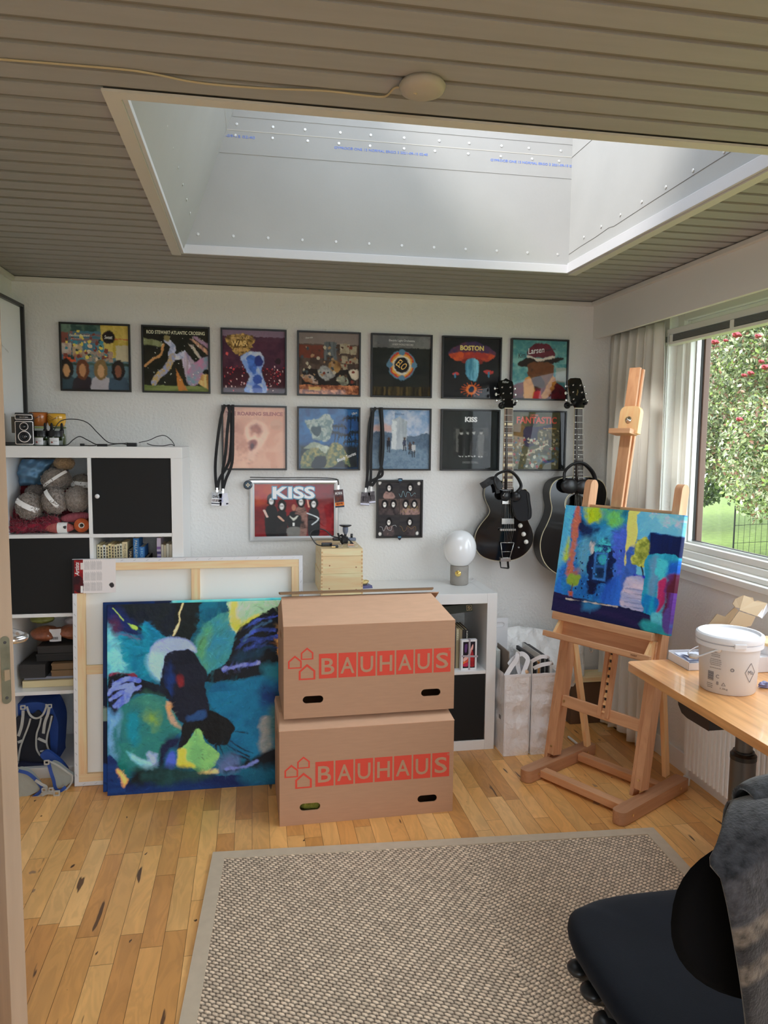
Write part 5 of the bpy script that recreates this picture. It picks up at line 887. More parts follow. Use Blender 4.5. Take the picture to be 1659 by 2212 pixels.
# ---------------------------------------------------------------- cardboard moving boxes
def cardboard(key, c, s=1): return mat(key, c, .8, noise=(14, .05, (1, 1, 9)), bump=(200, .12, .0006))
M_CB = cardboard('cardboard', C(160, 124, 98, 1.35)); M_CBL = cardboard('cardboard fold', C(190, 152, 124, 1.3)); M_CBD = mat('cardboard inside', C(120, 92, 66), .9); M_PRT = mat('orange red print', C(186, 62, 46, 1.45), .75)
M_FLU = mat('corrugated edge', C(120, 96, 70), .9, bump=(500, 1, .002))
def stadium(cx, cz, w, h, n=10): return [(cx + (w / 2 - h / 2) * s + h / 2 * math.cos(a), cz + h / 2 * math.sin(a)) for s, a0 in ((1, -math.pi / 2), (-1, math.pi / 2)) for a in np.linspace(a0, a0 + math.pi, n)]
def house(cx, cz, s, t):
    o = [(-.5, 0), (.5, 0), (.5, .55), (0, .98), (-.5, .55)]; k = 1 - 2 * t; i = [(x * k, .09 + (z - .0) * (k - .02)) for x, z in o]; f = lambda P: [(cx + x * s, cz + z * s) for x, z in P]; return f(o), [f(i)]
def moving_box(label, loc, rz, w, d, h, front_slope, top_open, print_z, holes):
    t = thing('moving_box', label, 'box', loc, rz, 'printed moving boxes'); th = .005; R = Matrix.Rotation(math.radians(90), 4, 'X')
    MB().plate([(0, 0), (w, 0), (w, h), (0, h)], [stadium(x, z, .082, .030) for x, z in holes], th, M=Matrix.Translation((0, th, 0)) @ R).build('front_panel', M_CB, t)
    MB().plate([(0, 0), (w, 0), (w, h), (0, h)], t=th, M=Matrix.Translation((0, d, 0)) @ R).build('back_panel', M_CB, t)
    SM = Matrix(((0, 0, 1, 0), (1, 0, 0, 0), (0, 1, 0, 0), (0, 0, 0, 1)))
    MB().plate([(th, 0), (d - th, 0), (d - th, h), (th, h)], [stadium(d * .5, h * .80, .08, .03)], th, M=SM).build('side_panel', M_CB, t)
    MB().plate([(th, 0), (d - th, 0), (d - th, h), (th, h)], t=th, M=Matrix.Translation((w - th, 0, 0)) @ SM).build('side_panel', M_CB, t)
    MB().box(th, w - th, th, d - th, 0, th).build('bottom_panel', M_CBD, t)
    # print: red squares with letters, three house outlines
    pr = MB(); PM = Matrix.Translation((0, -.0003, 0)) @ R; x = w * .199; sq = (w * .985 - x) / 7; gap = sq * .055; zb = print_z; hh = sq * 1.28
    for i in range(7): pr.plate([(x + i * sq, zb), (x + (i + 1) * sq - gap * 1.6, zb), (x + (i + 1) * sq - gap * 1.6, zb + hh), (x + i * sq, zb + hh)], t=.0003, M=PM)
    for cx, cz, s_ in ((x - .095, zb + .046, .054), (x - .047, zb + .080, .050), (x - .047, zb - .002, .066)): o_, i_ = house(cx, cz, s_, .12); pr.plate(o_, i_, .0003, M=PM)
    pr.build('brand_print', M_PRT, t)
    for i, ch in enumerate('BAUHAUS'): text('lettering', ch, M_CB, t, Matrix.Translation((x + i * sq + (sq - gap * 1.6) / 2, -.0011, zb + hh * .49)) @ R, w=sq * (.66 if ch != 'A' else .72), h=hh * .66, bold=.012, t=.0004)
    text('lettering', '®', M_CB, t, Matrix.Translation((w * .968, -.0011, zb + hh * .92)) @ R, h=.010, t=.0004)
    return t, th
bx, th = moving_box('lower cardboard moving box on the floor, something green showing in its left hand hole', (-1.881, -.984, .0), math.radians(1.1), .711, .36, .388, 0, False, .153, [(.120, .072), (.602, .064)])
b = MB(); b.add([(0, 0, .388), (.711, 0, .388), (.700, .115, .422), (.008, .115, .422)], [(0, 1, 2, 3)]); b.add([(.008, .115, .422), (.700, .115, .422), (.705, .355, .408), (.004, .355, .408)], [(0, 1, 2, 3)]); b.add([(0, .355, .388), (.711, .355, .388), (.705, .357, .408), (.004, .357, .408)], [(0, 1, 2, 3)]); b.add([(0, 0, .388), (.008, .115, .422), (.004, .355, .408), (0, .355, .388)], [(0, 1, 2, 3)]); b.add([(.711, 0, .388), (.700, .115, .422), (.705, .355, .408), (.711, .355, .388)], [(0, 1, 2, 3)]); b.build('top_flap', M_CBL, bx, solid=.004)
M_GRN = mat('green wool', C(110, 108, 36), .95, bump=(160, 1, .006), noise=(60, .3)); MB().blob((-1.752, -.925, .075), .05, .08, 4, 3, (1.2, .75, 1)).build('folded_knitwear', M_GRN, smooth=True, label='green knitted wool seen through the left hand hole of the lower moving box', cat='knitwear')
bx2, th = moving_box('upper cardboard moving box with its lid ajar, stacked on the other one', (-1.862, -.948, .424), math.radians(1.4), .700, .36, .372, 0, True, .158, [(.116, .074), (.601, .074)])
b = MB(); b.add([(0, 0, .372), (.700, 0, .372), (.636, .150, .455), (.002, .168, .455)], [(0, 1, 2, 3)]); b.build('front_flap', M_CBL, bx2, solid=.004)
b = MB(); b.add([(0, .36, .372), (.70, .36, .372), (.69, .22, .445), (.01, .22, .445)], [(0, 1, 2, 3)]); b.add([(0, 0, .372), (.002, .15, .445), (0, .36, .372)], [(0, 1, 2)]); b.add([(.70, 0, .372), (.63, .14, .445), (.70, .36, .372)], [(0, 1, 2)]); b.build('rear_flap', M_CB, bx2, solid=.004)
Mf = Matrix.Translation((.0, .150, .470)) @ Matrix.Rotation(math.radians(-10), 4, 'X')
b = MB(); b.plate([(-.004, 0), (.160, 0), (.163, .008), (.168, .008), (.171, 0), (.485, 0), (.488, .008), (.493, .008), (.496, 0), (.640, 0), (.69, .16), (.0, .16)], t=.0075, M=Mf); b.build('lid_flap', [M_CBD], bx2)
MB().box(-.004, .640, -.0012, -.0002, .001, .0065, M=Mf).build('corrugated_edge', M_FLU, bx2)
# ---------------------------------------------------------------- on the tall shelf
TZT = 1.49
M_BLKP = mat('black plastic', C(22, 22, 24), .35); M_CHR2 = mat('polished chrome', (.85, .85, .86), .12, metal=1); M_LENS = mat('lens glass', (.01, .012, .02), .03, coat=1); M_LEATH = mat('black leatherette', C(26, 26, 28), .55, bump=(500, .5, .001))
RX = Matrix.Rotation(math.radians(90), 4, 'X')
def ringpoly(x0, x1, z0, z1, r, n=6):
    o = []
    for cx, cz, a0 in ((x1 - r, z0 + r, -90), (x1 - r, z1 - r, 0), (x0 + r, z1 - r, 90), (x0 + r, z0 + r, 180)):
        for k in range(n + 1): a = math.radians(a0 + 90 * k / n); o.append((cx + r * math.cos(a), cz + r * math.sin(a)))
    return o
cb = at('y', -.395, 49, 960); cam_ = thing('film_camera', 'vintage black and chrome twin-lens camera on the tall shelf', 'camera', (cb.x, -.36, TZT), math.radians(13))
MB().box(-.037, .037, -.028, .068, .004, .128).build('body', M_LEATH, cam_, bevel=.004); MB().box(-.035, .035, -.026, .066, .128, .142).build('viewfinder_hood', M_BLKP, cam_, bevel=.003)
MB().plate(ringpoly(-.036, .036, .006, .106, .006), [ringpoly(-.033, .033, .009, .103, .004)], .003, M=Matrix.Translation((0, -.028, 0)) @ RX).build('chrome_trim', M_CHR2, cam_); MB().plate(ringpoly(-.035, .034, .112, .134, .005), [ringpoly(-.032, .031, .115, .131, .003)], .003, M=Matrix.Translation((0, -.028, 0)) @ RX).build('name_frame', M_CHR2, cam_)
text('lettering', '·IKOFLEX·', M_CHR2, cam_, Matrix.Translation((0, -.0295, .123)) @ RX, w=.036, h=.006)
for z, r, nm in ((.083, .0185, 'viewing_lens'), (.040, .026, 'taking_lens')):
    l = MB().lathe([(r, 0), (r, .012), (r * .93, .016), (r * .8, .016), (r * .76, .011)], 36, Matrix.Translation((0, -.031, z)) @ RX, close=False).build(nm, M_CHR2, cam_, smooth=True); smooth_angle(l, 30)
    l2 = MB().lathe([(.001, .0125), (r * .45, .012), (r * .5, .010)], 28, Matrix.Translation((0, -.031, z)) @ RX).build('glass', M_LENS, l, smooth=True); MB().lathe([(r * .5, .009), (r * .52, .015), (r * .64, .015), (r * .76, .011)], 30, Matrix.Translation((0, -.031, z)) @ RX, close=False).build('black_ring', M_BLKP, l, smooth=True)
b = MB(); b.lathe([(.014, 0), (.014, .012), (.011, .014)], 20, Matrix.Translation((-.037, .02, .09)) @ Matrix.Rotation(math.radians(-90), 4, 'Y')); b.build('focus_knob', M_CHR2, cam_)
MB().box(-.050, -.037, -.01, .02, .055, .125).build('strap_lug', mat('worn brown leather', C(74, 66, 56), .6), cam_, bevel=.002)
# two ceramic cups on glass jars
def cup(name, label, px, y, z, r, h, m, seed):
    p = at('y', y, px, 930); t = thing(name, label, 'cup', (p.x, y, z), group=None)
    MB().lathe([(.002, 0), (r * .80, 0), (r * .86, h * .1), (r * 1.0, h * .45), (r * 1.02, h * .75), (r * .97, h), (r * .93, h), (r * .97, h * .7), (r * .9, h * .2), (.002, h * .1)], 40, close=False).build('body', m, t, smooth=True)
    MB().lathe([(r * .975, h - .001), (r * .97, h + .001), (r * .93, h + .001), (r * .925, h - .002)], 40, close=False).build('rim', mat('dark cup rim', C(70, 46, 34), .3), t, smooth=True)
    b = MB()
    for q in range(3):
        pts = [( (r * 1.02 + .0004) * math.cos(a), (r * 1.02 + .0004) * math.sin(a), h * (.72 - .10 * q) + .006 * math.sin(a * 5 + q)) for a in np.linspace(-2.6, -1.1, 14)]; b.tube(pts, .0006, 4)
    b.build('line_decoration', M_SEAL, t)
M_CLEAR = mat('jar glass', (.8, .85, .82), .08, spec=.6, alpha=None); 
def jarthing(name, label, px, y, r, h, lidh, contents, paper=None, cat='jar', grp='paint jars on the tall shelf', z=TZT, lidm=None):
    p = at('y', y, px, 940); t = thing(name, label, cat, (p.x, y, z), group=grp)
    MB().lathe([(.002, 0), (r * .96, 0), (r, .004), (r, h * .86), (r * .86, h)], 28, close=False).build('glass', glassmat('jar wall', .04, (.86, .9, .88)), t, smooth=True)
    MB().lathe([(.002, .003), (r * .9, .003), (r * .93, h * .55), (.002, h * .55)], 24).build('contents', contents, t, smooth=True)
    l = MB().lathe([(.002, h + lidh), (r * .96, h + lidh), (r * 1.0, h + lidh - .002), (r * 1.0, h - .003), (r * .9, h - .003)], 40, close=False).build('lid', lidm or M_BLKP, t); smooth_angle(l)
    if paper:
        n = 10; a0, a1 = paper[0], paper[1]; P = [[((r + .0006) * math.cos(a), (r + .0006) * math.sin(a), zz) for a in np.linspace(math.radians(a0), math.radians(a1), n)] for zz in (h * .12, h * .82)]
        lb = MB().sheet(P).build('paper_label', mat('label white', (.8, .8, .82), .6), t)
        MB().tube([((r + .001) * math.cos(a), (r + .001) * math.sin(a), h * .5) for a in np.linspace(math.radians(a0 + 30), math.radians(a1 - 12), 6)], .0008, 4).build('label_text', M_SEAL, lb); MB().blob(((r + .0012) * math.cos(math.radians(a0 + 20)), (r + .0012) * math.sin(math.radians(a0 + 20)), h * .38), .004, .2, 2, 3).build('label_picture', mat('label red', C(120, 40, 40), .5), lb)
    return t, p
M_GREY = mat('grey pigment', C(120, 120, 118), .8); M_GREEN = mat('green liquid', C(84, 90, 40), .4); M_LIME = mat('yellow green liquid', C(150, 160, 90), .5)
jarthing('lidded_jar', 'left glass jar with black lid and white label beside the vintage camera', 88, -.33, .0325, .044, .023, M_GREY, (-125, -60))
jarthing('lidded_jar', 'right glass jar with black lid and white label, right of its twin', 119, -.33, .0325, .044, .023, M_GREY, (-120, -50))
t_, p_ = jarthing('lidded_jar', 'glass jar of yellowish green liquid under the brown cup', 82, -.20, .034, .082, .004, M_LIME, None, lidm=M_LIME)
cup('ceramic_cup', 'reddish brown ceramic cup with a wavy line, behind the vintage camera', 84, -.20, TZT + .088, .041, .062, mat('red brown glaze', C(168, 98, 46), .25, coat=.4), 1)
t_, p_ = jarthing('lidded_jar', 'glass jar of dark green liquid under the yellow cup', 126, -.20, .034, .082, .004, M_GREEN, (-70, -30), lidm=M_GREEN)
cup('ceramic_cup', 'mustard yellow ceramic cup with a wavy line, right of the brown cup', 123, -.20, TZT + .088, .040, .058, mat('mustard glaze', C(206, 156, 50), .22, coat=.5), 2)
for px, lab in ((98, 'black dropper bottle between the two cups, left one'), (112, 'black dropper bottle before the yellow cup, middle one'), (134, 'black dropper bottle at the right end of the jars')):
    p = at('y', -.27, px, 940); t = thing('dropper_bottle', lab, 'bottle', (p.x, -.27, TZT), group='dropper bottles on the tall shelf')
    MB().lathe([(.002, 0), (.012, 0), (.0125, .05), (.007, .060)], 20, close=False).build('bottle', mat('dark green glass', C(60, 70, 34), .1, coat=1), t, smooth=True); MB().lathe([(.002, .058), (.009, .058), (.009, .072), (.0062, .074), (.0058, .096), (.003, .102), (.001, .103)], 20).build('dropper_cap', M_BLKP, t, smooth=True)
# black cables
def cable(name, label, pts, y, r=.0022, m=M_BLKP, z=None, cat='cable', group=None):
    P = [at('y', y + q[2] if len(q) > 2 else y, q[0], q[1]) for q in pts]; P = [Vector((p.x, p.y, max(p.z, TZT + .0024))) for p in P]; return MB().tube(catmull(P, 6, False), r, 6).build(name, m, smooth=True, label=label, cat=cat, group=group, recenter=True)
ca = thing('usb_cable', 'long looping black cable with an adapter box on top of the tall shelf', 'cable', at('y', -.30, 290, 962)); o0 = ca.location
def cp(name, pts, r, par):
    P = [at('y', q[2], q[0], q[1]) for q in pts]; P = [Vector((p.x, p.y, max(p.z, TZT + .003))) - o0 for p in P]; return MB().tube(catmull(P, 6, False), r, 6).build(name, M_BLKP, par, smooth=True)
cp('cord', [(105, 962, -.34), (112, 948, -.33), (119, 925, -.31), (134, 908, -.28), (165, 906, -.26), (190, 914, -.25), (212, 936, -.25), (235, 956, -.27), (262, 958, -.28), (276, 957, -.3)], .0021, ca)
cp('cord', [(300, 956, -.3), (322, 951, -.28), (340, 943, -.27), (356, 941, -.26), (370, 951, -.26), (377, 963, -.3), (370, 960, -.3), (352, 963, -.3), (330, 962, -.32), (318, 958, -.3)], .0018, ca)
p = at('y', -.30, 285, 962) - o0; MB().box(p.x - .022, p.x + .022, -.012, .012, TZT - o0.z, TZT - o0.z + .017).build('adapter', M_BLKP, ca, bevel=.003)
cc2 = thing('usb_cable', 'short black cable with a plug lying at the front of the tall shelf', 'cable', at('y', -.34, 215, 964)); o0 = cc2.location
cp('cord', [(104, 962, -.35), (125, 962, -.35), (145, 961, -.35), (158, 950, -.33), (172, 943, -.31), (188, 950, -.31), (205, 959, -.33), (215, 961, -.34)], .0021, cc2); cp('cord', [(232, 962, -.34), (252, 959, -.33), (268, 959, -.32), (277, 962, -.32)], .0021, cc2)
p = at('y', -.34, 220, 962) - o0; MB().box(p.x - .02, p.x + .024, -.006, .006, TZT - o0.z, TZT - o0.z + .011).build('coupler', M_BLKP, cc2, bevel=.002); cp('cord', [(182, 962, -.35), (195, 964, -.35), (208, 962, -.35)], .002, cc2); p = at('y', -.35, 177, 958) - o0; MB().box(p.x - .01, p.x + .009, -.005, .005, TZT - o0.z + .001, TZT - o0.z + .012, M=Matrix.Rotation(.0, 4, 'Y')).build('plug', M_BLKP, cc2, bevel=.002)
# ---------------------------------------------------------------- yarn in the upper left compartment
def colornoise(o, c1, c2, sc, rg):
    me = o.data; co = np.empty(len(me.vertices) * 3); me.vertices.foreach_get('co', co); k = rg.random(len(me.vertices))[:, None]; a = me.color_attributes.new('pigment', 'FLOAT_COLOR', 'POINT')
    cc = np.array(C(*c1)[:3]) * (1 - k) + np.array(C(*c2)[:3]) * k; a.data.foreach_set('color', np.c_[cc, np.ones(len(cc))].astype(np.float32).ravel())
M_YARN = mat('boucle yarn', (.3, .28, .26), .95, attr='pigment', bump=(220, 1, .004), sheen=.3)
def fuzzy(c, r, seed, sq, c1, c2, bump=.07, curl=True, M=None, n=420):
    """a ball of looped yarn: bumpy core wound round with little curls"""
    rg = np.random.default_rng(seed); b = MB(); b.blob(c, r * .93, .05, 4, seed, sq, M); k = len(b.v)
    if curl:
        for i in range(n):
            d = rg.normal(size=3); d /= np.linalg.norm(d); q = Vector(d * np.array(sq) * r * rg.uniform(.9, .99)); q = (M @ q if M else q) + Vector(c); t1 = Vector(rg.normal(size=3)).normalized(); t2 = Vector(d).cross(t1).normalized() if abs(Vector(d).dot(t1)) < .98 else Vector((1, 0, 0)); rr = r * rg.uniform(.07, .12)
            b.tube([q + (t1 * math.cos(a) + t2 * math.sin(a)) * rr + Vector(d) * (rr * .35 * math.sin(a * 1.5)) for a in np.linspace(0, 4.6, 6)], r * .028, 4, cap=False)
    return b
SX, SZ = TX[0], TZ[3]     # inner left, bottom of the compartment
def yarnball(label, px, pz, y, r, seed, sq=(1, 1, 1), c1=(98, 90, 84), c2=(150, 140, 132), band=None, rot=0, name='yarn_ball', grp='grey boucle yarn balls'):
    p = at('y', y, px, pz); t = thing(name, label, 'yarn', (p.x, y, p.z), group=grp); M = Matrix.Rotation(rot, 4, 'Y'); o = fuzzy((0, 0, 0), r, seed, sq, c1, c2, M=M).build('ball', M_YARN, t, smooth=True); colornoise(o, c1, c2, 1, np.random.default_rng(seed))
    if band:
        a0, w = band; w *= 1.3; rr = r * 1.01; MB().sheet([[Vector((rr * sq[0] * math.cos(a), rr * sq[1] * math.sin(a), zz)) for a in np.linspace(-2.7, -.45, 18)] for zz in (-w / 2, w / 2)]).build('paper_band', mat('paper band', C(222, 218, 222), .6), t, rot=(0, a0, 0), smooth=True).location = (0, 0, r * .12)
    return t
yarnball('grey boucle yarn ball at lower left with a white paper band', 63, 1094, -.335, .056, 1, (1.0, 1, 1.08), band=(.5, .018))
yarnball('grey boucle yarn ball at the centre of the yarn pile', 119, 1082, -.330, .058, 2, (1.0, 1, 1.0), band=(.9, .014))
yarnball('grey boucle yarn ball at the right against the divider', 166, 1078, -.325, .056, 3, (.95, 1, 1.08))
yarnball('grey boucle yarn ball resting above and between the two left balls', 122, 1037, -.27, .060, 4, (1.1, .9, .9), band=(-.6, .01))
yarnball('grey boucle yarn ball with beige band high at the right', 176, 1048, -.23, .050, 5, (1, .9, 1), c1=(80, 74, 68), c2=(124, 116, 106), band=(.1, .02))
yarnball('tan looped yarn ball at the top of the pile', 139, 1001, -.25, .040, 6, (1.1, .9, .8), c1=(104, 84, 60), c2=(168, 142, 108), grp=None)
yarnball('small grey boucle ball half hidden behind the lower left ball', 77, 1063, -.25, .042, 7, (1.1, .9, .8), c1=(84, 76, 74), c2=(130, 120, 114))
# fluffy crimson yarn
def fluff(label, spots, seed, cols, n, L):
    rg = np.random.default_rng(seed); b = MB(); c0 = at('y', spots[0][2], spots[0][0], spots[0][1])
    t = thing('fringe_yarn', label, 'yarn', (c0.x, c0.y, TZ[3] + .001))
    for px, pz, y, r in spots: p = at('y', y, px, pz) - t.location; b.blob((p.x, p.y, max(p.z, r * .8)), r, .25, 3, seed + px, (1.3, .9, .8))
    k = len(spots)
    for i in range(n):
        px, pz, y, r = spots[rg.integers(k)]; p = at('y', y, px, pz) - t.location; d = rg.normal(size=3); d[1] = -abs(d[1]) * .8; d /= np.linalg.norm(d); q = Vector((p.x, p.y, max(p.z, r * .8))) + Vector(d * np.array((1.3, .9, .8)) * r * .9); e = Vector(rg.normal(size=3)).normalized() * L; e2 = q + Vector(d) * L * .5 + e; 
        q.z = max(q.z, .002); e2.z = max(e2.z, .002); m_ = (q + e2) / 2 + Vector(d) * L * .2; m_.z = max(m_.z, .003); b.tube([q, m_, e2], [.0016, .0013, .0005], 3, cap=False)
    o = b.build('fringe', M_YARN, t); colornoise(o, cols[0], cols[1], 1, rg)
fluff('crimson fringed yarn spilling over the bottom left of the compartment', [(45, 1140, -.34, .034), (70, 1135, -.33, .036), (95, 1132, -.33, .036), (112, 1126, -.33, .03), (40, 1110, -.28, .03), (34, 1128, -.34, .02)], 3, ((70, 8, 26), (140, 20, 48)), 520, .020)
fluff('dark crimson fringed yarn showing behind the grey balls', [(153, 1052, -.18, .05), (70, 1060, -.14, .06), (110, 1090, -.2, .05), (150, 1110, -.24, .03)], 4, ((70, 8, 24), (120, 20, 40)), 200, .02)
def skein(label, px, pz, y, L, r, c, rz, label_c=None, ang=0, grp=None):
    p = at('y', y, px, pz); t = thing('yarn_skein', label, 'yarn', (p.x, y, p.z), group=grp); t.rotation_euler = (0, ang, rz); b = MB(); n = 26
    prof = [(r * (math.sin(math.pi * (i + .5) / n) ** .45) * (1 + .02 * math.sin(i * 3)), L * (i / (n - 1) - .5)) for i in range(n)]; b.lathe(prof, 22, Matrix.Rotation(math.radians(90), 4, 'Y'))
    b.build('wound_yarn', mat('skein %s' % str(c), C(*c), .9, noise=(90, .35, (3, .5, .5)), bump=(160, 1, .003)), t, smooth=True)
    if label_c: MB().lathe([(r * 1.02, -L * .14), (r * 1.03, L * .2)], 26, Matrix.Translation((L * .1, 0, 0)) @ Matrix.Rotation(math.radians(90), 4, 'Y'), close=False).build('paper_band', mat('cream band', C(222, 222, 206), .6), t, smooth=True)
    return t
sk = skein('mauve wool skein with a cream band on the shelf floor', 128, 1140, -.345, .125, .024, (150, 78, 74), 0, 1); MB().blob((.03, -.0245, .004), .007, .5, 2, 4).build('printed_bird', M_SEAL, sk)
skein('mauve wool skein lying on top of the banded one', 163, 1117, -.33, .12, .022, (130, 66, 76), .1, None, -.12)
t = thing('yarn_cone', 'rust coloured cone of yarn seen end on, beside the divider', 'yarn', at('y', -.36, 176, 1135)); t.rotation_euler = (0, 0, .1)
MB().lathe([(.012, 0), (.031, 0), (.0315, .004), (.024, .14), (.008, .14)], 36, RX @ Matrix.Rotation(math.radians(180), 4, 'X') , close=False).build('wound_yarn', mat('rust yarn', C(172, 82, 42), .9, noise=(60, .2), bump=(300, 1, .002)), t, smooth=True); MB().lathe([(.0125, -.001), (.0085, -.001), (.0075, .14)], 24, RX @ Matrix.Rotation(math.radians(180), 4, 'X'), close=False).build('cardboard_core', mat('core', (.75, .70, .62), .8), t)
b = MB(); rg = np.random.default_rng(9); P = []
for i in range(16):
    row = []
    for j in range(16):
        u, v = i / 15, j / 15; px = 48 + 72 * u - 14 * v; pz = 992 + 58 * v - 4 * u * v; yy = -.20 - .10 * math.sin(u * 3) * math.sin(v * 3.1) + .012 * math.sin(u * 17 + v * 9) + .012 * math.sin(v * 21 - u * 6); p = at('y', yy, px - 10 * math.sin(v * 3.1) + 8 * v * (1 - u), pz); row.append(p)
    P.append(row)
b.sheet(P); b.build('plastic_bag', mat('thin blue plastic', C(96, 134, 166), .35), smooth=True, solid=.001, sub=1, label='crumpled translucent blue bag stuffed at the top left of the yarn compartment', cat='bag')
# ---------------------------------------------------------------- books
def bookthing(label, x, y, z, w, h, d, c, txt=None, tc=(200, 190, 170), group=None, pages=True, rz=0, tilt=0, name='book', rot=0):
    t = thing(name, label, 'book', (x, y, z), rz, group=group); t.rotation_euler = (0, tilt, rz); m = mat('cover %d %d %d' % c, C(*c), .5); b = MB(); e = .0016
    b.box(0, e, 0, d, 0, h); b.box(w - e, w, 0, d, 0, h); b.box(e, w - e, 0, e, 0, h); b.build('cover', m, t); MB().box(e, w - e, e, d - .004, .0025, h - .003).build('pages', mat('book pages', C(206, 192, 160), .8, bump=(300, .4, .0005)), t)
    if txt: text('spine_title', txt, mat('spine %d %d %d' % tc, C(*tc), .5), t, Matrix.Translation((w / 2, -.0006, h * .84)) @ RX @ Matrix.Rotation(math.radians(-90), 4, 'Z'), w=h * .26, h=w * .45, t=.0004)
    return t
BK = (at('y', -.33, 225, 1176.5).z - TZ[2]) / .188
bz = TZ[2]; x = TX[1] + .004
specs = [(.0105, .188, (212, 200, 168)), (.011, .186, (208, 196, 160)), (.012, .187, (222, 216, 200)), (.0095, .186, (206, 190, 150)), (.012, .190, (214, 196, 150)), (.011, .188, (206, 186, 146)), (.010, .187, (214, 200, 166)), (.011, .189, (202, 190, 160)), (.010, .190, (220, 210, 190))]
nm = ['first', 'second', 'third', 'fourth', 'fifth', 'sixth', 'seventh', 'eighth', 'ninth']
for i, (w, h, c) in enumerate(specs): bookthing('slim cream paperback, %s from the left of the right-hand book row' % nm[i], x, -.33, bz, w, h * BK, .125, c, '------', (40, 36, 30), 'paperbacks in the tall shelf'); x += w + .0012
for w, h, c, tx, tc, lab in ((.022, .195, (204, 188, 150), 'THE COLOR', (70, 60, 50), 'thick cream paperback lettered THE, left of the black one'), (.022, .172, (34, 32, 34), 'MARSEN', (190, 170, 130), 'black paperback with gold lettering between cream and blue ones'), (.024, .205, (44, 104, 160), 'PALLADIN', (190, 196, 170), 'tall blue paperback with pale lettering'), (.022, .180, (52, 112, 176), 'HOBBI', (140, 190, 220), 'shorter bright blue paperback right of the tall blue one'), (.016, .150, (30, 30, 34), 'S2', (190, 190, 190), 'small black book right of the blue ones')):
    bookthing(lab, x, -.33, bz, w, h * BK, .13, c, tx, tc, 'paperbacks in the tall shelf'); x += w + .002
x = TX[1] + CW - .074
for i, (w, h, c) in enumerate([(.0175, .205, (190, 180, 200)), (.010, .186, (206, 200, 186)), (.010, .184, (196, 186, 160)), (.011, .188, (210, 204, 190)), (.012, .186, (198, 190, 170))]):
    t = bookthing(('striped purple and blue book' if i == 0 else 'slim pale paperback, number %s right of the striped book' % nm[i]), x, -.33, bz, w, h * BK, .13, c, None, group='pale books at the right of the book compartment')
    if i == 0:
        for k, cc_ in enumerate([(120, 90, 150), (90, 60, 90), (96, 150, 190), (110, 100, 170), (70, 60, 110), (120, 90, 150)]): MB().box(0, w, -.0006, 0, .16 + k * .022, .172 + k * .022).build('cover_stripe', mat('stripe %d' % k, C(*cc_), .5), t)
    x += w + .0015
# ---------------------------------------------------------------- boxes and books in the third compartment on the left
z3 = TZ[1]; x3 = TX[0]
M_DKB = mat('dark grey box', C(44, 42, 42), .7); M_DK2 = mat('black box', C(34, 33, 33), .7); M_BRB = mat('brown box', C(112, 88, 62), .7)
def simple_box(label, x0, x1, y0, y1, z0, z1, m, rz=0, lid=.3, name='cardboard_box'):
    cx, cy = (x0 + x1) / 2, (y0 + y1) / 2; t = thing(name, label, 'box', (cx, cy, z0), rz); w, d, h = x1 - x0, y1 - y0, z1 - z0; MB().box(-w / 2 + .002, w / 2 - .002, -d / 2 + .002, d / 2 - .002, 0, h - .002).build('base', m, t, bevel=.001); MB().box(-w / 2, w / 2, -d / 2, d / 2, h * (1 - lid), h).build('lid', m, t, bevel=.0015)
bookthing('thick pale book lying flat at the bottom of the third left compartment', x3 + .020, -.33, z3 + .032, .030, .24, .16, (196, 180, 140), name='book'); bpy.context.view_layer.update()
o = [q for q in bpy.data.objects if q.get('label', '').startswith('thick pale book')][0]; o.rotation_euler = (0, math.radians(90), 0); o.location = (x3 + .022, -.335, z3 + .031)
t = bookthing('thin blue-grey book lying on the thick pale one', x3 + .02, -.31, z3, .012, .22, .15, (130, 134, 150)); t.rotation_euler = (0, math.radians(90), 0); t.location = (x3 + .026, -.32, z3 + .045)
simple_box('dark grey box at the left in the third compartment', x3 + .012, x3 + .125, -.34, -.12, z3 + .0455, z3 + .108, M_DKB, -.02)
simple_box('lower flat brown box on the books in the third compartment', x3 + .142, x3 + .31, -.33, -.1, z3 + .0455, z3 + .074, M_BRB); simple_box('upper flat brown box in the third compartment', x3 + .143, x3 + .308, -.325, -.1, z3 + .0745, z3 + .104, M_BRB)
simple_box('lower flat black box above the brown ones', x3 + .07, x3 + .31, -.30, -.08, z3 + .109, z3 + .145, M_DK2, .03); simple_box('upper flat black box above the brown ones', x3 + .08, x3 + .31, -.30, -.08, z3 + .1455, z3 + .180, M_DKB, -.02)
t = thing('bagged_yarn', 'plastic-wrapped rust brown yarn with a barcode label over the black boxes', 'yarn', (x3 + .15, -.24, z3 + .225)); 
b = MB(); b.blob((-.045, 0, 0), .052, .10, 4, 3, (1.25, 1, .72)); b.blob((.07, 0, .004), .050, .10, 4, 4, (1.2, 1, .7)); b.blob((.012, 0, .002), .033, .1, 3, 5, (1.4, 1, .7)); b.build('yarn', mat('rust brown wool', C(128, 72, 48), .35, noise=(60, .3), coat=.7, bump=(50, .6, .006)), t, smooth=True)
MB().sheet([[(-.022 + .05 * i / 4, -.038 - .004 * math.sin(i), -.03 + .058 * j / 3) for i in range(5)] for j in range(4)]).build('barcode_label', mat('label white', (.8, .8, .82), .6), t)
b = MB(); [b.box(-.012 + k * .005, -.0095 + k * .005, -.0445, -.0435, -.02, -.008) for k in range(6)]; b.build('barcode', M_SEAL, t)
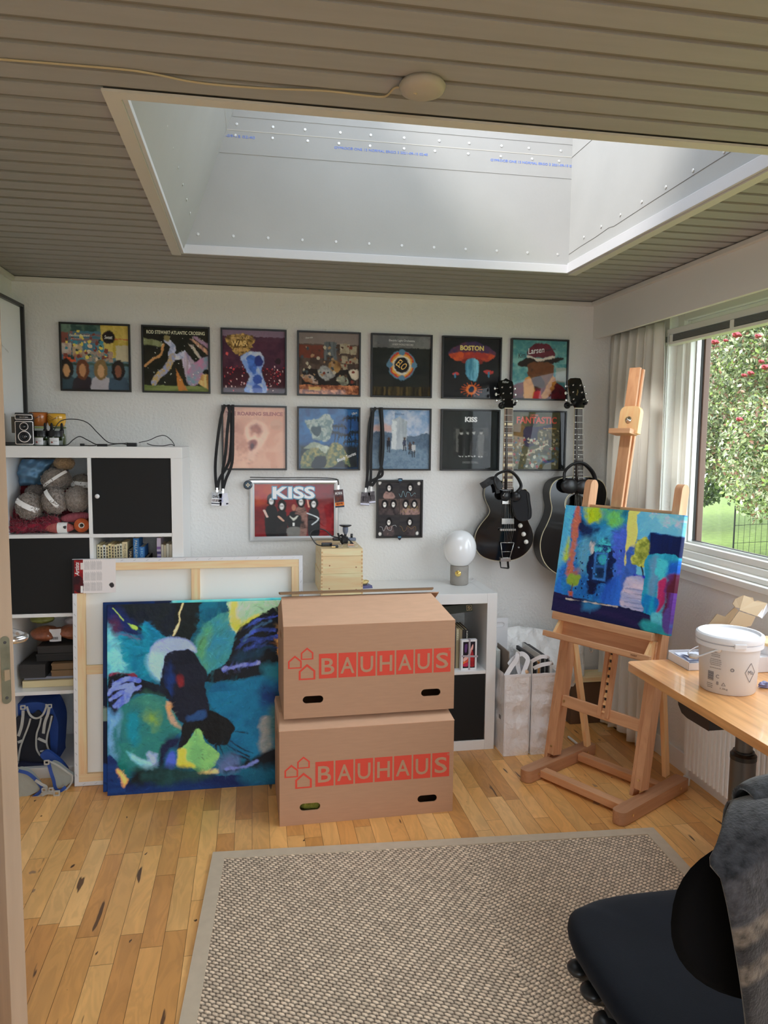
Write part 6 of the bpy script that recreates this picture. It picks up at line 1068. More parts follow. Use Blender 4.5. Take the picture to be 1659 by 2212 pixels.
t = thing('bagged_yarn', 'plastic-wrapped olive and white yarn on top of the brown one', 'yarn', (x3 + .10, -.2, z3 + .285)); b = MB(); b.blob((-.02, 0, 0), .04, .15, 4, 8, (1.4, 1, .55)); b.build('yarn', mat('olive wool', C(120, 126, 66), .4, noise=(30, .3), coat=.6), t, smooth=True)
MB().blob((.13, .0, -.012), .042, .2, 4, 9, (1.3, 1, .7)).build('white_yarn', mat('bagged white', C(150, 146, 150), .4, coat=.6), t, smooth=True)
# ---------------------------------------------------------------- on and in the low shelf
LT = .79
M_BOXW = wood('pale box wood', C(226, 198, 158), C(206, 172, 126), 4, 0, .55); M_KNOT = mat('knot', C(150, 100, 66), .6)
def crate(label, x0, x1, y0, y1, z0, z1, lidded, rz=0):
    t = thing('wooden_box', label, 'box', (x0, y0, z0), rz, 'stacked pine boxes'); w, d, h = x1 - x0, y1 - y0, z1 - z0; b = MB(); e = .008
    hl = h * (.70 if lidded else 1); b.box(0, w, 0, e, 0, hl - .0004); b.box(0, w, d - e, d, 0, hl - .0004); b.box(0, e, e, d - e, 0, hl - .0004); b.box(w - e, w, e, d - e, 0, hl - .0004); b.box(e, w - e, e, d - e, 0, e)
    o = b.build('body', M_BOXW, t, bevel=.0008)
    if lidded: MB().box(0, w, 0, d, hl + .0006, h).build('lid', M_BOXW, t, bevel=.001)
    MF = wood('finger joint end grain', C(196, 160, 116), C(180, 144, 100), 9, 2, .6); b = MB()
    for k in range(6): b.box(-.0003, e, -.0003, .0, .006 + k * h * .155, .006 + k * h * .155 + h * .075); b.box(w - e, w + .0003, -.0003, 0, .006 + k * h * .155, .006 + k * h * .155 + h * .075)
    b.build('finger_joints', MF, t)
    for kx, kz in ((.2, .33), (.84, .25)): MB().lathe([(.0035, 0), (.0035, .0005)], 10, Matrix.Translation((w * kx, -.0001, h * kz)) @ RX).build('wood_knot', M_KNOT, o)
    return t
p0 = at('z', LT, 692.5, 1286.5); p1 = at('z', LT, 783.3, 1285.3)
WBX0, WBX1, WBY = p0.x, p1.x, min(p0.y, p1.y)
crate('lower pine box standing on the low white shelf', WBX0, WBX1 + .001, -.352, -.03, LT, LT + .1045, False); crate('upper lidded pine box stacked on the other, carrying the black gadgets', WBX0 + .002, WBX1, -.350, -.04, LT + .105, LT + .225, True)
WT = LT + .2255
M_BGL = mat('glossy black plastic', C(20, 21, 24), .2, coat=.3); M_BLUEG = mat('blue grey plastic', C(96, 104, 120), .3)
ph = thing('phone_mount', 'black suction-cup phone mount standing on its head on the upper pine box', 'phone mount', (0, 0, 0)); P_ = at('y', -.20, 746, 1186); ph.location = (P_.x, -.20, WT)
b = MB(); b.lathe([(.001, .096), (.030, .0965), (.031, .093), (.022, .088), (.010, .084)], 32); b.build('suction_cup', M_BGL, ph, smooth=True); 
b = MB(); b.lathe([(.012, .088), (.014, .078), (.013, .062), (.008, .052), (.005, .048)], 24); b.build('neck', M_BLUEG, ph, smooth=True); MB().tube([(0, 0, .055), (-.002, 0, .03), (.004, .002, .012)], [.007, .006, .009], 12).build('ball_arm', M_BGL, ph, smooth=True)
b = MB(); b.box(-.064, -.012, -.012, .008, .018, .034); b.build('clamp_jaw', M_BGL, ph, bevel=.005); b = MB(); b.box(.010, .052, -.014, .008, .016, .033); b.build('clamp_jaw', M_BLUEG, ph, bevel=.005); MB().box(-.02, .012, -.016, -.002, .004, .040).build('clamp_body', M_BGL, ph, bevel=.005); b = MB(); b.tube([(.030, -.002, .030), (.031, -.002, .052)], .006, 12); b.build('thumb_screw', M_BGL, ph, smooth=True)
cb_ = thing('charging_cable', 'black car charger cable looping off the left of the upper pine box', 'cable', (P_.x, -.235, WT))
def q(px, pz, y): v = at('y', y, px, pz); return Vector((v.x - P_.x, v.y + .235, max(v.z - WT, .003)))
pts = [q(696, 1182, -.26), q(684, 1176, -.26), q(674, 1163, -.26), q(670, 1153, -.25), q(678, 1145, -.24), q(694, 1143, -.23), q(706, 1148, -.22), q(714, 1156, -.22), q(724, 1160, -.22), (0, .02, .03)]
MB().tube(catmull(pts, 5, False), .0032, 7, flat=.6).build('cord', M_BLKP, cb_, smooth=True); b = MB(); v = q(705, 1181, -.262)
b.box(v.x - .024, v.x + .028, v.y - .008, v.y + .008, .0, .018); b.build('plug_body', M_BGL, cb_, bevel=.004); v2 = q(731, 1152, -.22); MB().tube([(v2.x - .002, v2.y, v2.z), (v2.x + .008, v2.y + .004, v2.z - .03), (v2.x + .022, v2.y + .01, v2.z - .055)], .005, 8).build('plug_end', M_BLKP, cb_, smooth=True)
for k in range(5): MB().tube(catmull([(v2.x + .004 + k * .003, v2.y, v2.z - .012 + .002 * k), (.012 + k * .003, -.012, .03 - k * .003), (.02 + k * .003, -.02, .006 + k * .001), (.034, -.01, .005)], 5, False), .0018, 5).build('cord_coil', M_BLKP, cb_, smooth=True)
M_NICK = mat('nickel key ring', (.75, .72, .66), .2, metal=1); M_BRS = mat('brass key', C(190, 160, 110), .3, metal=.8)
def keyset(label, px, pz, y, kind):
    v = at('y', y, px, pz); t = thing('key_fob', label, 'keys', (v.x, y, WT)); 
    if kind == 0: MB().box(-.020, .012, -.010, .010, 0, .013).build('fob', M_BGL, t, bevel=.003); MB().box(-.020, -.002, -.0105, -.010, .002, .008).build('blade', M_BRS, t)
    else: b = MB(); b.box(-.018, .012, -.004, .006, .003, .0055); b.box(-.012, .016, -.012, -.004, .0, .0025); b.build('key_blade', M_NICK, t, bevel=.0006); MB().box(-.014, .016, .002, .016, .006, .014).build('leather_fob', mat('tan leather', C(196, 150, 120), .6), t, bevel=.002)
    b = MB(); cx = .022; b.tube([(cx + .009 * math.cos(a), -.004 + .003 * math.sin(a), .010 + .009 * math.sin(a)) for a in np.linspace(0, 6.3, 20)], .0009, 5); b.build('ring', M_NICK, t, smooth=True)
keyset('black car key fob with a ring at the front of the upper pine box', 725, 1190, -.315, 0); keyset('bunch of keys with a tan leather tag at the right of the upper pine box', 758, 1190, -.305, 1)
tp = at('y', -.16, 789, 1262); t = thing('small_trophy', 'small gold figurine on a dark blue plinth behind the pine boxes', 'figurine', (tp.x - .004, -.17, LT), .2)
M_BLU = mat('dark blue plinth', C(44, 44, 96), .35); MB().lathe([(.0, 0), (.044, 0), (.040, .014), (.0, .014)], 4, Matrix.Rotation(.785, 4, 'Z')).build('plinth', M_BLU, t); b = MB(); b.blob((0, 0, .026), .012, .4, 3, 6, (1.6, .7, .9)); b.blob((-.012, 0, .035), .007, .3, 3, 7); b.box(-.012, -.008, -.003, .003, .013, .022); b.box(.008, .012, -.003, .003, .013, .022); b.build('gold_figure', mat('dull gold', C(196, 176, 120), .35, metal=.6), t, smooth=True)
# table lamp
lp_ = thing('table_lamp', 'globe table lamp of white glass on a grey concrete base', 'lamp', (-.925, -.150, LT)); e = .0475
b = MB(); prof = [(.002, 0), (.042, 0), (e, .006), (e, .095), (.0455, .100), (.030, .100)]; smooth_angle(b.lathe(prof, 40).build('base', mat('grey concrete', C(134, 130, 124), .85, noise=(24, .12), bump=(160, .3, .001)), lp_), 50)
MB().lathe([(.018, -.0525), (.018, -.047)], 28, Matrix.Translation((-.020, .0045, .060)) @ RX @ Matrix.Translation((0, 0, .10)) @ Matrix.Scale(1, 4)).build('x', M_SEAL, lp_) if False else None
MB().lathe([(.001, .003), (.0145, .003), (.016, 0), (.016, -.01)], 30, Matrix.Rotation(math.radians(-24), 4, 'Z') @ Matrix.Translation((0, -.0475, .064)) @ RX).build('brass_dimmer', mat('polished brass', C(226, 184, 110), .22, metal=.9), lp_, smooth=True)
mo = mat('opal glass', (.95, .955, .965), .12, coat=.4, sub=0); gl = [(.028, .098)]
for i in range(25): a = math.pi * (-.5 + (i + 1.5) / 25 * .97); gl.append((.0855 * math.cos(a) ** .86, .188 + .094 * math.sin(a)))
gl.append((.001, .282)); MB().lathe([(.034, .0985), (.048, .104)] + [g for g in gl if g[1] > .108], 48).build('glass_globe', mo, lp_, smooth=True)
W = [(.03, .04, .004), (.08, .06, .003), (.105, .09, .003), (.112, .12, .004), (.118, .135, .004)]; MB().tube(catmull(W, 6, False), .002, 6).build('power_cord', M_TRIM, lp_, smooth=True)
# compartment contents at the right end
cx0 = LX[3]; cz = LZ[1]; CWL = (1.487 - .1 - 3 * .016) / 4
bookthing_ = bookthing
gk = thing('phone_box', 'white smartphone box tied with a grey ribbon in the low shelf', 'box', (cx0 + CWL - .122, -.372, cz), math.radians(2)); w_, h_, d_ = .082, .152, .026
MB().box(0, w_, 0, d_, 0, h_).build('carton', mat('white carton', (.84, .84, .86), .35), gk, bevel=.002)
cv = Canvas(70, 130, (30, 20, 28), seed=61); cv.poly([(.05, .62), (.4, .5), (.55, .35), (.8, .1), (.8, .3), (.5, .6), (.2, .72), (.05, .76)], (214, 160, 150), rag=.003); cv.poly([(.05, .76), (.3, .70), (.6, .48), (.78, .4), (.7, .6), (.3, .82), (.05, .88)], (220, 120, 50), (190, 60, 50), rag=.004); cv.poly([(.05, .84), (.4, .78), (.4, .93), (.05, .93)], (170, 40, 70)); cv.poly([(.6, .6), (.75, .3), (.95, .7), (.95, .93), (.6, .93)], (170, 40, 40), (120, 26, 36)); cv.poly([(.15, .12), (.35, .1), (.3, .38), (.14, .38)], (80, 50, 96))
cv.mesh('carton_picture', Matrix.Translation((.010, -.0006, .010)) @ RX, w_ - .02, h_ - .02, PRINT, gk)
M_RIB = mat('grey ribbon', C(150, 140, 146), .5); b = MB(); b.box(w_ * .46, w_ * .58, -.0014, -.0006, 0, h_ + .0008); b.box(w_ * .46, w_ * .58, -.0014, d_, h_, h_ + .0008); b.box(-.0008, w_ + .0008, -.0018, -.0010, h_ * .44, h_ * .50, M=Matrix.Rotation(.06, 4, 'Y')); b.build('ribbon', M_RIB, gk)
bx0 = cx0 + CWL - .205
for w, h, d, c, tx, lab in ((.016, .232, .16, (120, 132, 128), None, 'grey green book nearest the moving box in the low shelf'), (.013, .218, .2, (176, 156, 140), None, 'pinkish beige thin book in the low shelf'), (.014, .22, .2, (168, 134, 112), None, 'salmon thin book in the low shelf'), (.017, .215, .2, (36, 44, 60), 'NOVEL', 'navy book with white tab in the low shelf'), (.015, .205, .2, (150, 140, 110), 'ESSAYS', 'olive beige book in the low shelf'), (.015, .2, .2, (120, 108, 84), None, 'brown beige book in the low shelf'), (.014, .198, .2, (30, 28, 28), None, 'left black book at the end of the low shelf row'), (.014, .197, .2, (26, 26, 28), 'NOIR', 'right black book at the end of the low shelf row')):
    bookthing(lab, bx0, -.335, cz, w, h * .98, .16, c, tx, (210, 205, 190), 'books in the low shelf'); bx0 += w + .0016
t = bookthing('large dark green book lying across the book row, with a framed letter G', 0, 0, 0, .042, .24, .17, (34, 42, 36), None); t.rotation_euler = (0, math.radians(84), math.radians(-3)); t.location = (cx0 + .04, -.315, cz + .30)
text('lettering', 'G', mat('gold print', C(170, 150, 110), .4), t, Matrix.Translation((.021, -.0012, .222)) @ RX @ Matrix.Rotation(math.radians(-90), 4, 'Z'), h=.015, bold=.02); MB().plate([(-.013, -.013), (.013, -.013), (.013, .013), (-.013, .013)], [[(-.0115, -.0115), (.0115, -.0115), (.0115, .0115), (-.0115, .0115)]], .0004, M=Matrix.Translation((.021, -.0004, .222)) @ RX).build('gold_border', mat('gold print', C(170, 150, 110), .4), t)
t = bookthing('tall black book standing at the back of the low shelf', cx0 + CWL - .165, -.15, cz, .03, .29, .13, (26, 24, 24), 'KUNST', (130, 120, 100))
# ---------------------------------------------------------------- guitars hanging on the wall
M_GLOSS = mat('black guitar lacquer', (.006, .006, .007), .08, spec=.45); M_BIND = mat('cream binding', C(190, 180, 150), .4); M_FRET = mat('fret wire', (.42, .40, .36), .45, metal=1); M_RW = wood('rosewood', C(104, 78, 60), C(72, 50, 40), 8, 2, .5); M_RWD = wood('dark rosewood', C(52, 40, 38), C(34, 28, 28), 8, 2, .5); M_STR = mat('guitar string', (.35, .32, .28), .45, metal=1); M_TUN = mat('chrome tuner', (.8, .8, .8), .15, metal=1); M_KNOB = mat('cream knob', C(206, 204, 196), .35)
M_NECK = mat('dark neck', C(40, 34, 32), .4)
def Z3(x, y, pl): v = at('y', pl, 930 + x * .2833, 700 + y * .28325); return np.array([v.x, v.z])
def slab(name, pts, y0, y1, m, parent, o, bevel=0, holes=(), smooth=True): 
    P = [tuple(q - o) for q in pts]; H = [[tuple(q - o) for q in h] for h in holes]; return MB().plate(P, H, abs(y1 - y0), M=Matrix.Translation((0, max(y0, y1), 0)) @ RX).build(name, m, parent, bevel=bevel)
def neck(t, o, top, bot, wt, wb_, yf, frets, mfb, nut=True, dots=(), blocks=()):
    """fingerboard from nut (top) to end (bot); yf is the playing surface"""
    a, c = np.array(top) - o, np.array(bot) - o; b = MB(); L = a[1] - c[1]
    def row(f): p = a + (c - a) * f; w = wt + (wb_ - wt) * f; return p, w
    P = [(a[0] - wt / 2, a[1]), (a[0] + wt / 2, a[1]), (c[0] + wb_ / 2, c[1]), (c[0] - wb_ / 2, c[1])]
    MB().plate(P, t=.006, M=Matrix.Translation((0, yf + .006, 0)) @ RX).build('fingerboard', mfb, t)
    P2 = [(x * 1 + s * .0016, z) for (x, z), s in zip(P, (-1, 1, 1, -1))]; MB().plate(P2, t=.0045, M=Matrix.Translation((0, yf + .0065, 0)) @ RX).build('binding', M_BIND, t)
    MB().tube([(a[0], yf + .016, a[1]), (c[0], yf + .017, c[1])], [wt * .5, wb_ * .5], 14, flat=.5).build('neck', M_NECK, t, smooth=True)
    n = 0; pos = []
    for k in range(1, frets + 1): f = (1 - 2 ** (-k / 12)) / (1 - 2 ** (-frets / 12)); f = f * .985; pos.append(f)
    b = MB()
    for f in pos: p, w = row(f); b.box(p[0] - w / 2, p[0] + w / 2, yf - .0013, yf + .0002, p[1] - .0011, p[1] + .0011)
    b.build('frets', M_FRET, t)
    MB().box(a[0] - wt / 2, a[0] + wt / 2, yf - .002, yf + .006, a[1], a[1] + .004).build('nut', M_BIND, t)
    b = MB(); pos = [0] + pos
    for k in dots: f = (pos[k - 1] + pos[k]) / 2; p, w = row(f); b.lathe([(.0032, 0), (.0032, .0006)], 12, Matrix.Translation((p[0], yf - .0001, p[1])) @ RX)
    if dots: b.build('position_dots', M_KNOB, t)
    b = MB()
    for k in blocks:
        f0, f1 = pos[k - 1], pos[k]
        for g in (.46,): f = f0 + (f1 - f0) * g; p, w = row(f); MB().box(p[0] - w * .47, p[0] + w * .47, yf - .0004, yf + .0001, p[1] - .0062, p[1] + .0062).build('position_block', mat('striped inlay', C(206, 190, 150), .4), t)
    return row
def headstock(t, o, pts, yb, tuners, logo, lm, ang=0, lw=.03):
    P = [tuple(q - o) for q in pts]; K = Matrix.Translation((0, yb, P[0][1])) @ Matrix.Rotation(math.radians(-13), 4, 'X') @ Matrix.Translation((0, -yb, -P[0][1])); MB().plate(P, t=.014, M=K @ Matrix.Translation((0, yb + .010, 0)) @ RX).build('headstock', M_GLOSS, t, bevel=.0015)
    MB().plate([((x - P[0][0]) * 1.0 + P[0][0], z) for x, z in P], t=.002, M=Matrix.Translation((0, yb + .0112, 0)) @ RX).build('headstock_back', M_BIND, t) if False else None
    for q_, s in tuners:
        x, z = q_ - o; tn = MB(); tn.lathe([(.0048, -.001), (.0048, .0015), (.0026, .002), (.0026, .008), (.0008, .0085)], 14, K @ Matrix.Translation((x, yb - .004, z)) @ RX); tn.tube([K @ Vector((x, yb + .016, z)), K @ Vector((x + s * .026, yb + .016, z))], .0018, 6)
        tn = tn.build('tuning_peg', M_TUN, t, smooth=True); MB().blob(K @ Vector((x + s * .032, yb + .016, z)), .0085, .05, 3, 2, (.75, .5, 1)).build('button', M_KNOB if s < 0 and abs(z - (tuners[1][0] - o)[1]) < .004 else M_TUN, tn, smooth=True)
    q_, ch = logo; x, z = q_ - o; text('maker_name', ch, lm, t, K @ Matrix.Translation((x, yb - .0045, z)) @ RX @ Matrix.Rotation(ang, 4, 'Z'), w=lw, h=lw * .34, shear=.35)
def hanger(label, x, z, yb):
    t = thing('guitar_hanger', label, 'wall hook', (x, 0, z), group='guitar wall hooks'); MB().lathe([(.0, 0), (.018, 0), (.018, .006), (.012, .010)], 20, RX).build('wall_plate', M_BLKP, t, smooth=True); b = MB(); b.tube([(0, -.008, 0), (0, yb + .03, 0)], .006, 8)
    for s in (-1, 1): b.tube([(0, yb + .03, 0), (s * .02, yb + .022, -.004), (s * .032, yb + .012, 0), (s * .033, yb - .008, .002), (s * .032, yb - .018, .010)], .0065, 8)
    b.build('padded_fork', M_BLKP, t, smooth=True)
# electric -----------------------------------------------------------
ye = -.105; O = Z3(590, 1640, ye); eg = thing('electric_guitar', 'black single-cutaway electric guitar with cream knobs hanging on the wall', 'guitar', (O[0], 0, O[1]))
out = [(552, 1200), (500, 1192), (455, 1205), (425, 1240), (413, 1290), (424, 1345), (447, 1395), (455, 1430), (437, 1468), (390, 1525), (352, 1590), (340, 1660), (355, 1725), (400, 1772), (470, 1798), (560, 1806), (650, 1792), (715, 1758), (762, 1705), (785, 1640), (775, 1570), (748, 1510), (733, 1460), (738, 1410), (752, 1350), (748, 1300), (728, 1262), (700, 1268), (672, 1310), (650, 1330), (633, 1310), (630, 1240)]
bo = [Z3(x, y, ye) for x, y in out]; bo = catmull(bo, 4)
cen = np.mean(bo, 0); slab('body', bo, ye + .002, -.062, M_GLOSS, eg, O, bevel=.004); slab('body_binding', [cen + (q_ - cen) * 1.012 for q_ in bo], ye + .004, ye + .009, M_BIND, eg, O)
row = neck(eg, O, Z3(597, 645, ye - .02), Z3(590, 1262, ye - .02), .0425, .055, ye - .018, 20, M_RW, blocks=(3, 5, 7, 9, 12, 15, 17))
hp = [(563, 640), (545, 560), (535, 520), (528, 470), (523, 440), (540, 425), (570, 418), (590, 405), (615, 420), (640, 432), (643, 460), (640, 510), (632, 570), (628, 640)]
headstock(eg, O, [Z3(x, y, ye - .01) for x, y in hp], ye - .012, [(Z3(x, y, ye - .01), s) for x, y, s in ((555, 478, -1), (560, 526, -1), (560, 576, -1), (618, 478, 1), (618, 526, 1), (624, 576, 1))], (Z3(585, 435, ye - .01), 'Höfner'), mat('silver script', C(180, 180, 176), .4), .0, .036)
M_PK = mat('nickel pickup', (.7, .69, .66), .25, metal=.9)
def zb(x0, x1, y0, y1, dy0, dy1, nm, m, par=eg, bev=.001): a = Z3(x0, y0, ye) - O; c_ = Z3(x1, y1, ye) - O; return MB().box(a[0], c_[0], ye - dy1, ye - dy0, c_[1], a[1]).build(nm, m, par, bevel=bev)
zb(540, 632, 1482, 1524, 0, .010, 'pickup', M_PK); zb(545, 630, 1330, 1372, 0, .008, 'pickup', M_PK); a = Z3(522, 1567, ye) - O; c_ = Z3(642, 1567, ye) - O; b = MB(); b.tube([(a[0], ye - .012, a[1]), (c_[0], ye - .012, c_[1])], .0045, 8); [b.box(a[0] + (c_[0] - a[0]) * (k + .5) / 8 - .0022, a[0] + (c_[0] - a[0]) * (k + .5) / 8 + .0022, ye - .020, ye - .004, a[1] - .006, a[1] + .006) for k in range(8)]; b.build('bridge', M_PK, eg)
tp_ = [Z3(*q_, ye) - O for q_ in ((530, 1665), (632, 1665), (600, 1780), (545, 1780))]; b = MB(); yy = ye - .010
for i in range(4): b.tube([(tp_[i][0], yy, tp_[i][1]), (tp_[(i + 1) % 4][0], yy, tp_[(i + 1) % 4][1])], .0022, 6)
m1 = (tp_[0] * .4 + tp_[3] * .6); m2 = (tp_[1] * .4 + tp_[2] * .6); b.tube([(m1[0], yy, m1[1]), (m2[0], yy, m2[1])], .0016, 6); b.build('tailpiece', M_PK, eg, smooth=True); zb(530, 605, 1783, 1808, -.01, .012, 'tail_bracket', M_PK)
b = MB()
for k in range(6):
    xs0 = (k - 2.5) / 6; a = Z3(597, 645, ye) - O; c_ = Z3(590, 1567, ye) - O; d_ = Z3(582, 1668, ye) - O
    b.tube([(a[0] + xs0 * .038, ye - .021, a[1]), (c_[0] + xs0 * .058, ye - .022, c_[1]), (d_[0] + xs0 * .045, ye - .012, d_[1])], .0006, 4)
b.build('strings', M_STR, eg)
for x, y in ((684, 1537), (709, 1602), (728, 1661)): a = Z3(x, y, ye) - O; k_ = MB().lathe([(.0125, 0), (.0115, .005), (.008, .006), (.0075, .016), (.004, .0165)], 20, Matrix.Translation((a[0], ye, a[1])) @ RX).build('knob', M_KNOB, eg, smooth=True)
a = Z3(672, 1703, ye) - O; MB().lathe([(.006, 0), (.006, .003), (.003, .004), (.003, .008)], 14, Matrix.Translation((a[0], ye, a[1])) @ RX).build('switch', M_TUN, eg, smooth=True)
a = Z3(560, 1840, ye + .02) - O; MB().tube([(a[0] - .022, ye + .02, a[1] + .02), (a[0] - .024, ye + .0, a[1] - .008), (a[0] + .02, ye + .005, a[1] - .014), (a[0] + .024, ye + .03, a[1] + .02)], .010, 8, flat=.3).build('strap_end', mat('dark strap', C(30, 34, 34), .6), eg, smooth=True)
hq = Z3(593, 615, ye); hanger('black forked wall hook holding the electric guitar', hq[0], hq[1], ye)
# acoustic -----------------------------------------------------------
ya = -.155; O2 = Z3(1130, 1600, ya); ag = thing('acoustic_guitar', 'large black acoustic guitar with cream binding hanging in the corner', 'guitar', (O2[0], 0, O2[1]))
L_ = [(1130, 1168), (1060, 1166), (985, 1180), (935, 1215), (913, 1275), (915, 1335), (926, 1395), (918, 1455), (888, 1530), (855, 1600), (838, 1680), (848, 1765), (885, 1840), (950, 1895), (1040, 1930), (1130, 1940)]
full = L_ + [(1130 + (1130 - x) * .97, y) for x, y in reversed(L_[1:-1])]; bo = [Z3(x, y, ya) for x, y in full]; bo = catmull(bo, 4)
sh_c = Z3(1110, 1370, ya); hole = [sh_c + np.array([.050 * math.cos(a), .050 * math.sin(a)]) for a in np.linspace(0, 6.283, 32, endpoint=False)]
slab('soundboard', bo, ya, ya + .004, M_GLOSS, ag, O2, holes=[hole]); slab('back', bo, -.058, -.053, M_GLOSS, ag, O2, bevel=.002); cen = np.mean(bo, 0)
b = MB(); n = len(bo); vs = [(q_[0] - O2[0], yy, q_[1] - O2[1]) for yy in (ya + .0005, -.054) for q_ in [cen + (q2 - cen) * .999 for q2 in bo]]; b.add(vs, [(i, (i + 1) % n, n + (i + 1) % n, n + i) for i in range(n)]); b.build('sides', mat('satin black sides', C(48, 47, 46), .4), ag, smooth=True)
slab('body_binding', [cen + (q_ - cen) * 1.006 for q_ in bo], ya - .0003, ya + .007, M_BIND, ag, O2, holes=[[cen + (q_ - cen) * .994 for q_ in bo]])
for r0, r1 in ((.056, .058), (.061, .065)): slab('rosette', [sh_c + np.array([r1 * math.cos(a), r1 * math.sin(a)]) for a in np.linspace(0, 6.283, 32, endpoint=False)], ya - .0004, ya, M_BIND, ag, O2, holes=[[sh_c + np.array([r0 * math.cos(a), r0 * math.sin(a)]) for a in np.linspace(0, 6.283, 32, endpoint=False)]])
neck(ag, O2, Z3(1137, 645, ya - .02), Z3(1126, 1300, ya - .008), .043, .056, ya - .010, 20, M_RWD, dots=(5, 7, 9, 15, 17))
hp = [(1105, 640), (1085, 600), (1075, 580), (1070, 480), (1072, 415), (1085, 405), (1125, 402), (1160, 405), (1168, 420), (1178, 480), (1188, 580), (1180, 600), (1168, 640)]
headstock(ag, O2, [Z3(x, y, ya) for x, y in hp], ya - .002, [(Z3(x, y, ya), s) for x, y, s in ((1100, 460, -1), (1095, 516, -1), (1093, 573, -1), (1155, 462, 1), (1162, 519, 1), (1170, 574, 1))], (Z3(1128, 520, ya), 'Morgan'), mat('gold script', C(130, 112, 70), .4), math.radians(80), .032)
b = MB()
for k in range(6): xs0 = (k - 2.5) / 6; a = Z3(1137, 645, ya) - O2; c_ = Z3(1118, 1760, ya) - O2; b.tube([(a[0] + xs0 * .038, ya - .013, a[1]), (c_[0] + xs0 * .06, ya - .012, c_[1])], .0006, 4)
b.build('strings', M_STR, ag); a = Z3(1118, 1765, ya) - O2; MB().box(a[0] - .08, a[0] + .08, ya - .010, ya, a[1] - .014, a[1] + .012).build('bridge', M_RWD, ag, bevel=.003)
hq = Z3(1135, 610, ya); hanger('black forked wall hook holding the acoustic guitar', hq[0], hq[1], ya)
# headphones hung on each guitar ---------------------------------------
M_PAD = mat('black ear cushion', C(18, 18, 20), .55)
def Z(x, y, pl, o): v = at('y', pl, 930 + x * .2833, 700 + y * .28325); return v - o
hb_o = Vector(at('y', ya - .03, 930 + 1135 * .2833, 700 + 1180 * .28325)); t = thing('headphones', 'black over-ear headphones hung round the acoustic guitar neck', 'headphones', hb_o)
band = [(1020, 1195, -.03), (1023, 1130, -.03), (1060, 1085, -.045), (1100, 1064, -.05), (1140, 1058, -.05), (1180, 1072, -.05), (1220, 1110, -.04), (1245, 1150, -.03), (1258, 1195, -.03)]
MB().tube(catmull([Z(x, y, ya + d_, hb_o) for x, y, d_ in band], 5, False), .013, 10, flat=.55).build('headband', M_PAD, t, smooth=True)
for x, y, s in ((1060, 1235, 1.15), (1165, 1240, 1.1)): b = MB(); v = Z(x, y, ya - .03, hb_o); b.blob(v, .042 * s, .02, 4, 3, (1, .42, .85)); b.build('ear_cup', M_BLKP, t, smooth=True)
for pts in ([(1020, 1190), (1035, 1215)], [(1258, 1190), (1235, 1215)]): MB().tube([Z(pts[0][0], pts[0][1], ya - .03, hb_o), Z(pts[1][0], pts[1][1], ya - .03, hb_o)], .006, 8).build('yoke', M_BLKP, t, smooth=True)
ho = Vector(at('y', ye - .04, 930 + 595 * .2833, 700 + 1250 * .28325)); t = thing('headphones', 'black headphones with small round cups hung round the electric guitar neck', 'headphones', ho)
band = [(520, 1260, -.04), (492, 1200, -.03), (500, 1155, -.03), (545, 1128, -.042), (595, 1118, -.045), (640, 1145, -.042), (675, 1190, -.035), (690, 1240, -.04), (660, 1280, -.04)]
MB().tube(catmull([Z(x, y, ye + d_, ho) for x, y, d_ in band], 5, False), .010, 10, flat=.6).build('headband', M_PAD, t, smooth=True)
for x, y, rz in ((572, 1312, .4), (650, 1316, -.5)): v = Z(x, y, ye - .045, ho); c_ = MB(); c_.lathe([(.001, -.014), (.022, -.014), (.027, -.010), (.027, .006), (.020, .016), (.001, .018)], 28, Matrix.Translation(v) @ Matrix.Rotation(rz, 4, 'Z') @ RX); c_.build('ear_cup', M_BLKP, t, smooth=True)
v = Z(560, 1300, ye - .064, ho); text('maker_name', 'Marshall', M_KNOB, t, Matrix.Translation(v) @ RX @ Matrix.Rotation(1.0, 4, 'Z'), w=.016)
so = Vector(at('y', ye - .02, 930 + 700 * .2833, 700 + 1380 * .28325)); t = thing('headphone_pouch', 'soft black zipped pouch hanging over the electric guitar body', 'pouch', so)
ol = [(640, 1290), (672, 1262), (715, 1268), (742, 1290), (750, 1350), (760, 1420), (757, 1470), (735, 1490), (690, 1500), (650, 1480), (625, 1420), (615, 1350)]; P = [Z(x, y, ye - .02, so) for x, y in ol]; b = MB(); b.plate([(q_.x, q_.z) for q_ in [Vector(v) for v in catmull([tuple(v) for v in P], 4)]], t=.028, M=Matrix.Translation((0, .006, 0)) @ RX); b.build('pouch', mat('black fleece', C(20, 20, 23), .9, sheen=.1), t, bevel=.010, seg=3)
zp = [Z(x, y, ye - .045, so) for x, y in ((742, 1290), (750, 1350), (759, 1420), (754, 1470))]; MB().tube([p + Vector((-.004, 0, 0)) for p in catmull([tuple(v) for v in zp], 4, False) for p in [Vector(p)]], .0018, 5).build('zip', M_SEAL, t)
so = Vector(at('y', ye - .02, 930 + 440 * .2833, 700 + 1230 * .28325)); t = thing('guitar_strap', 'crumpled black strap hung over the left shoulder of the electric guitar', 'strap', so)
b = MB(); strap(b, [Z(x, y, ye + d_, so) for x, y, d_ in ((385, 1232, -.012), (420, 1212, -.02), (455, 1188, -.02), (490, 1182, -.03), (515, 1205, -.035), (540, 1250, -.04))], .026); b.build('upper_fold', M_PAD, t, solid=.003); b = MB(); strap(b, [Z(x, y, ye + d_, so) for x, y, d_ in ((395, 1245, -.014), (450, 1215, -.026), (480, 1205, -.03), (505, 1240, -.03), (515, 1290, -.03))], .018); b.build('lower_fold', M_PAD, t, solid=.003)
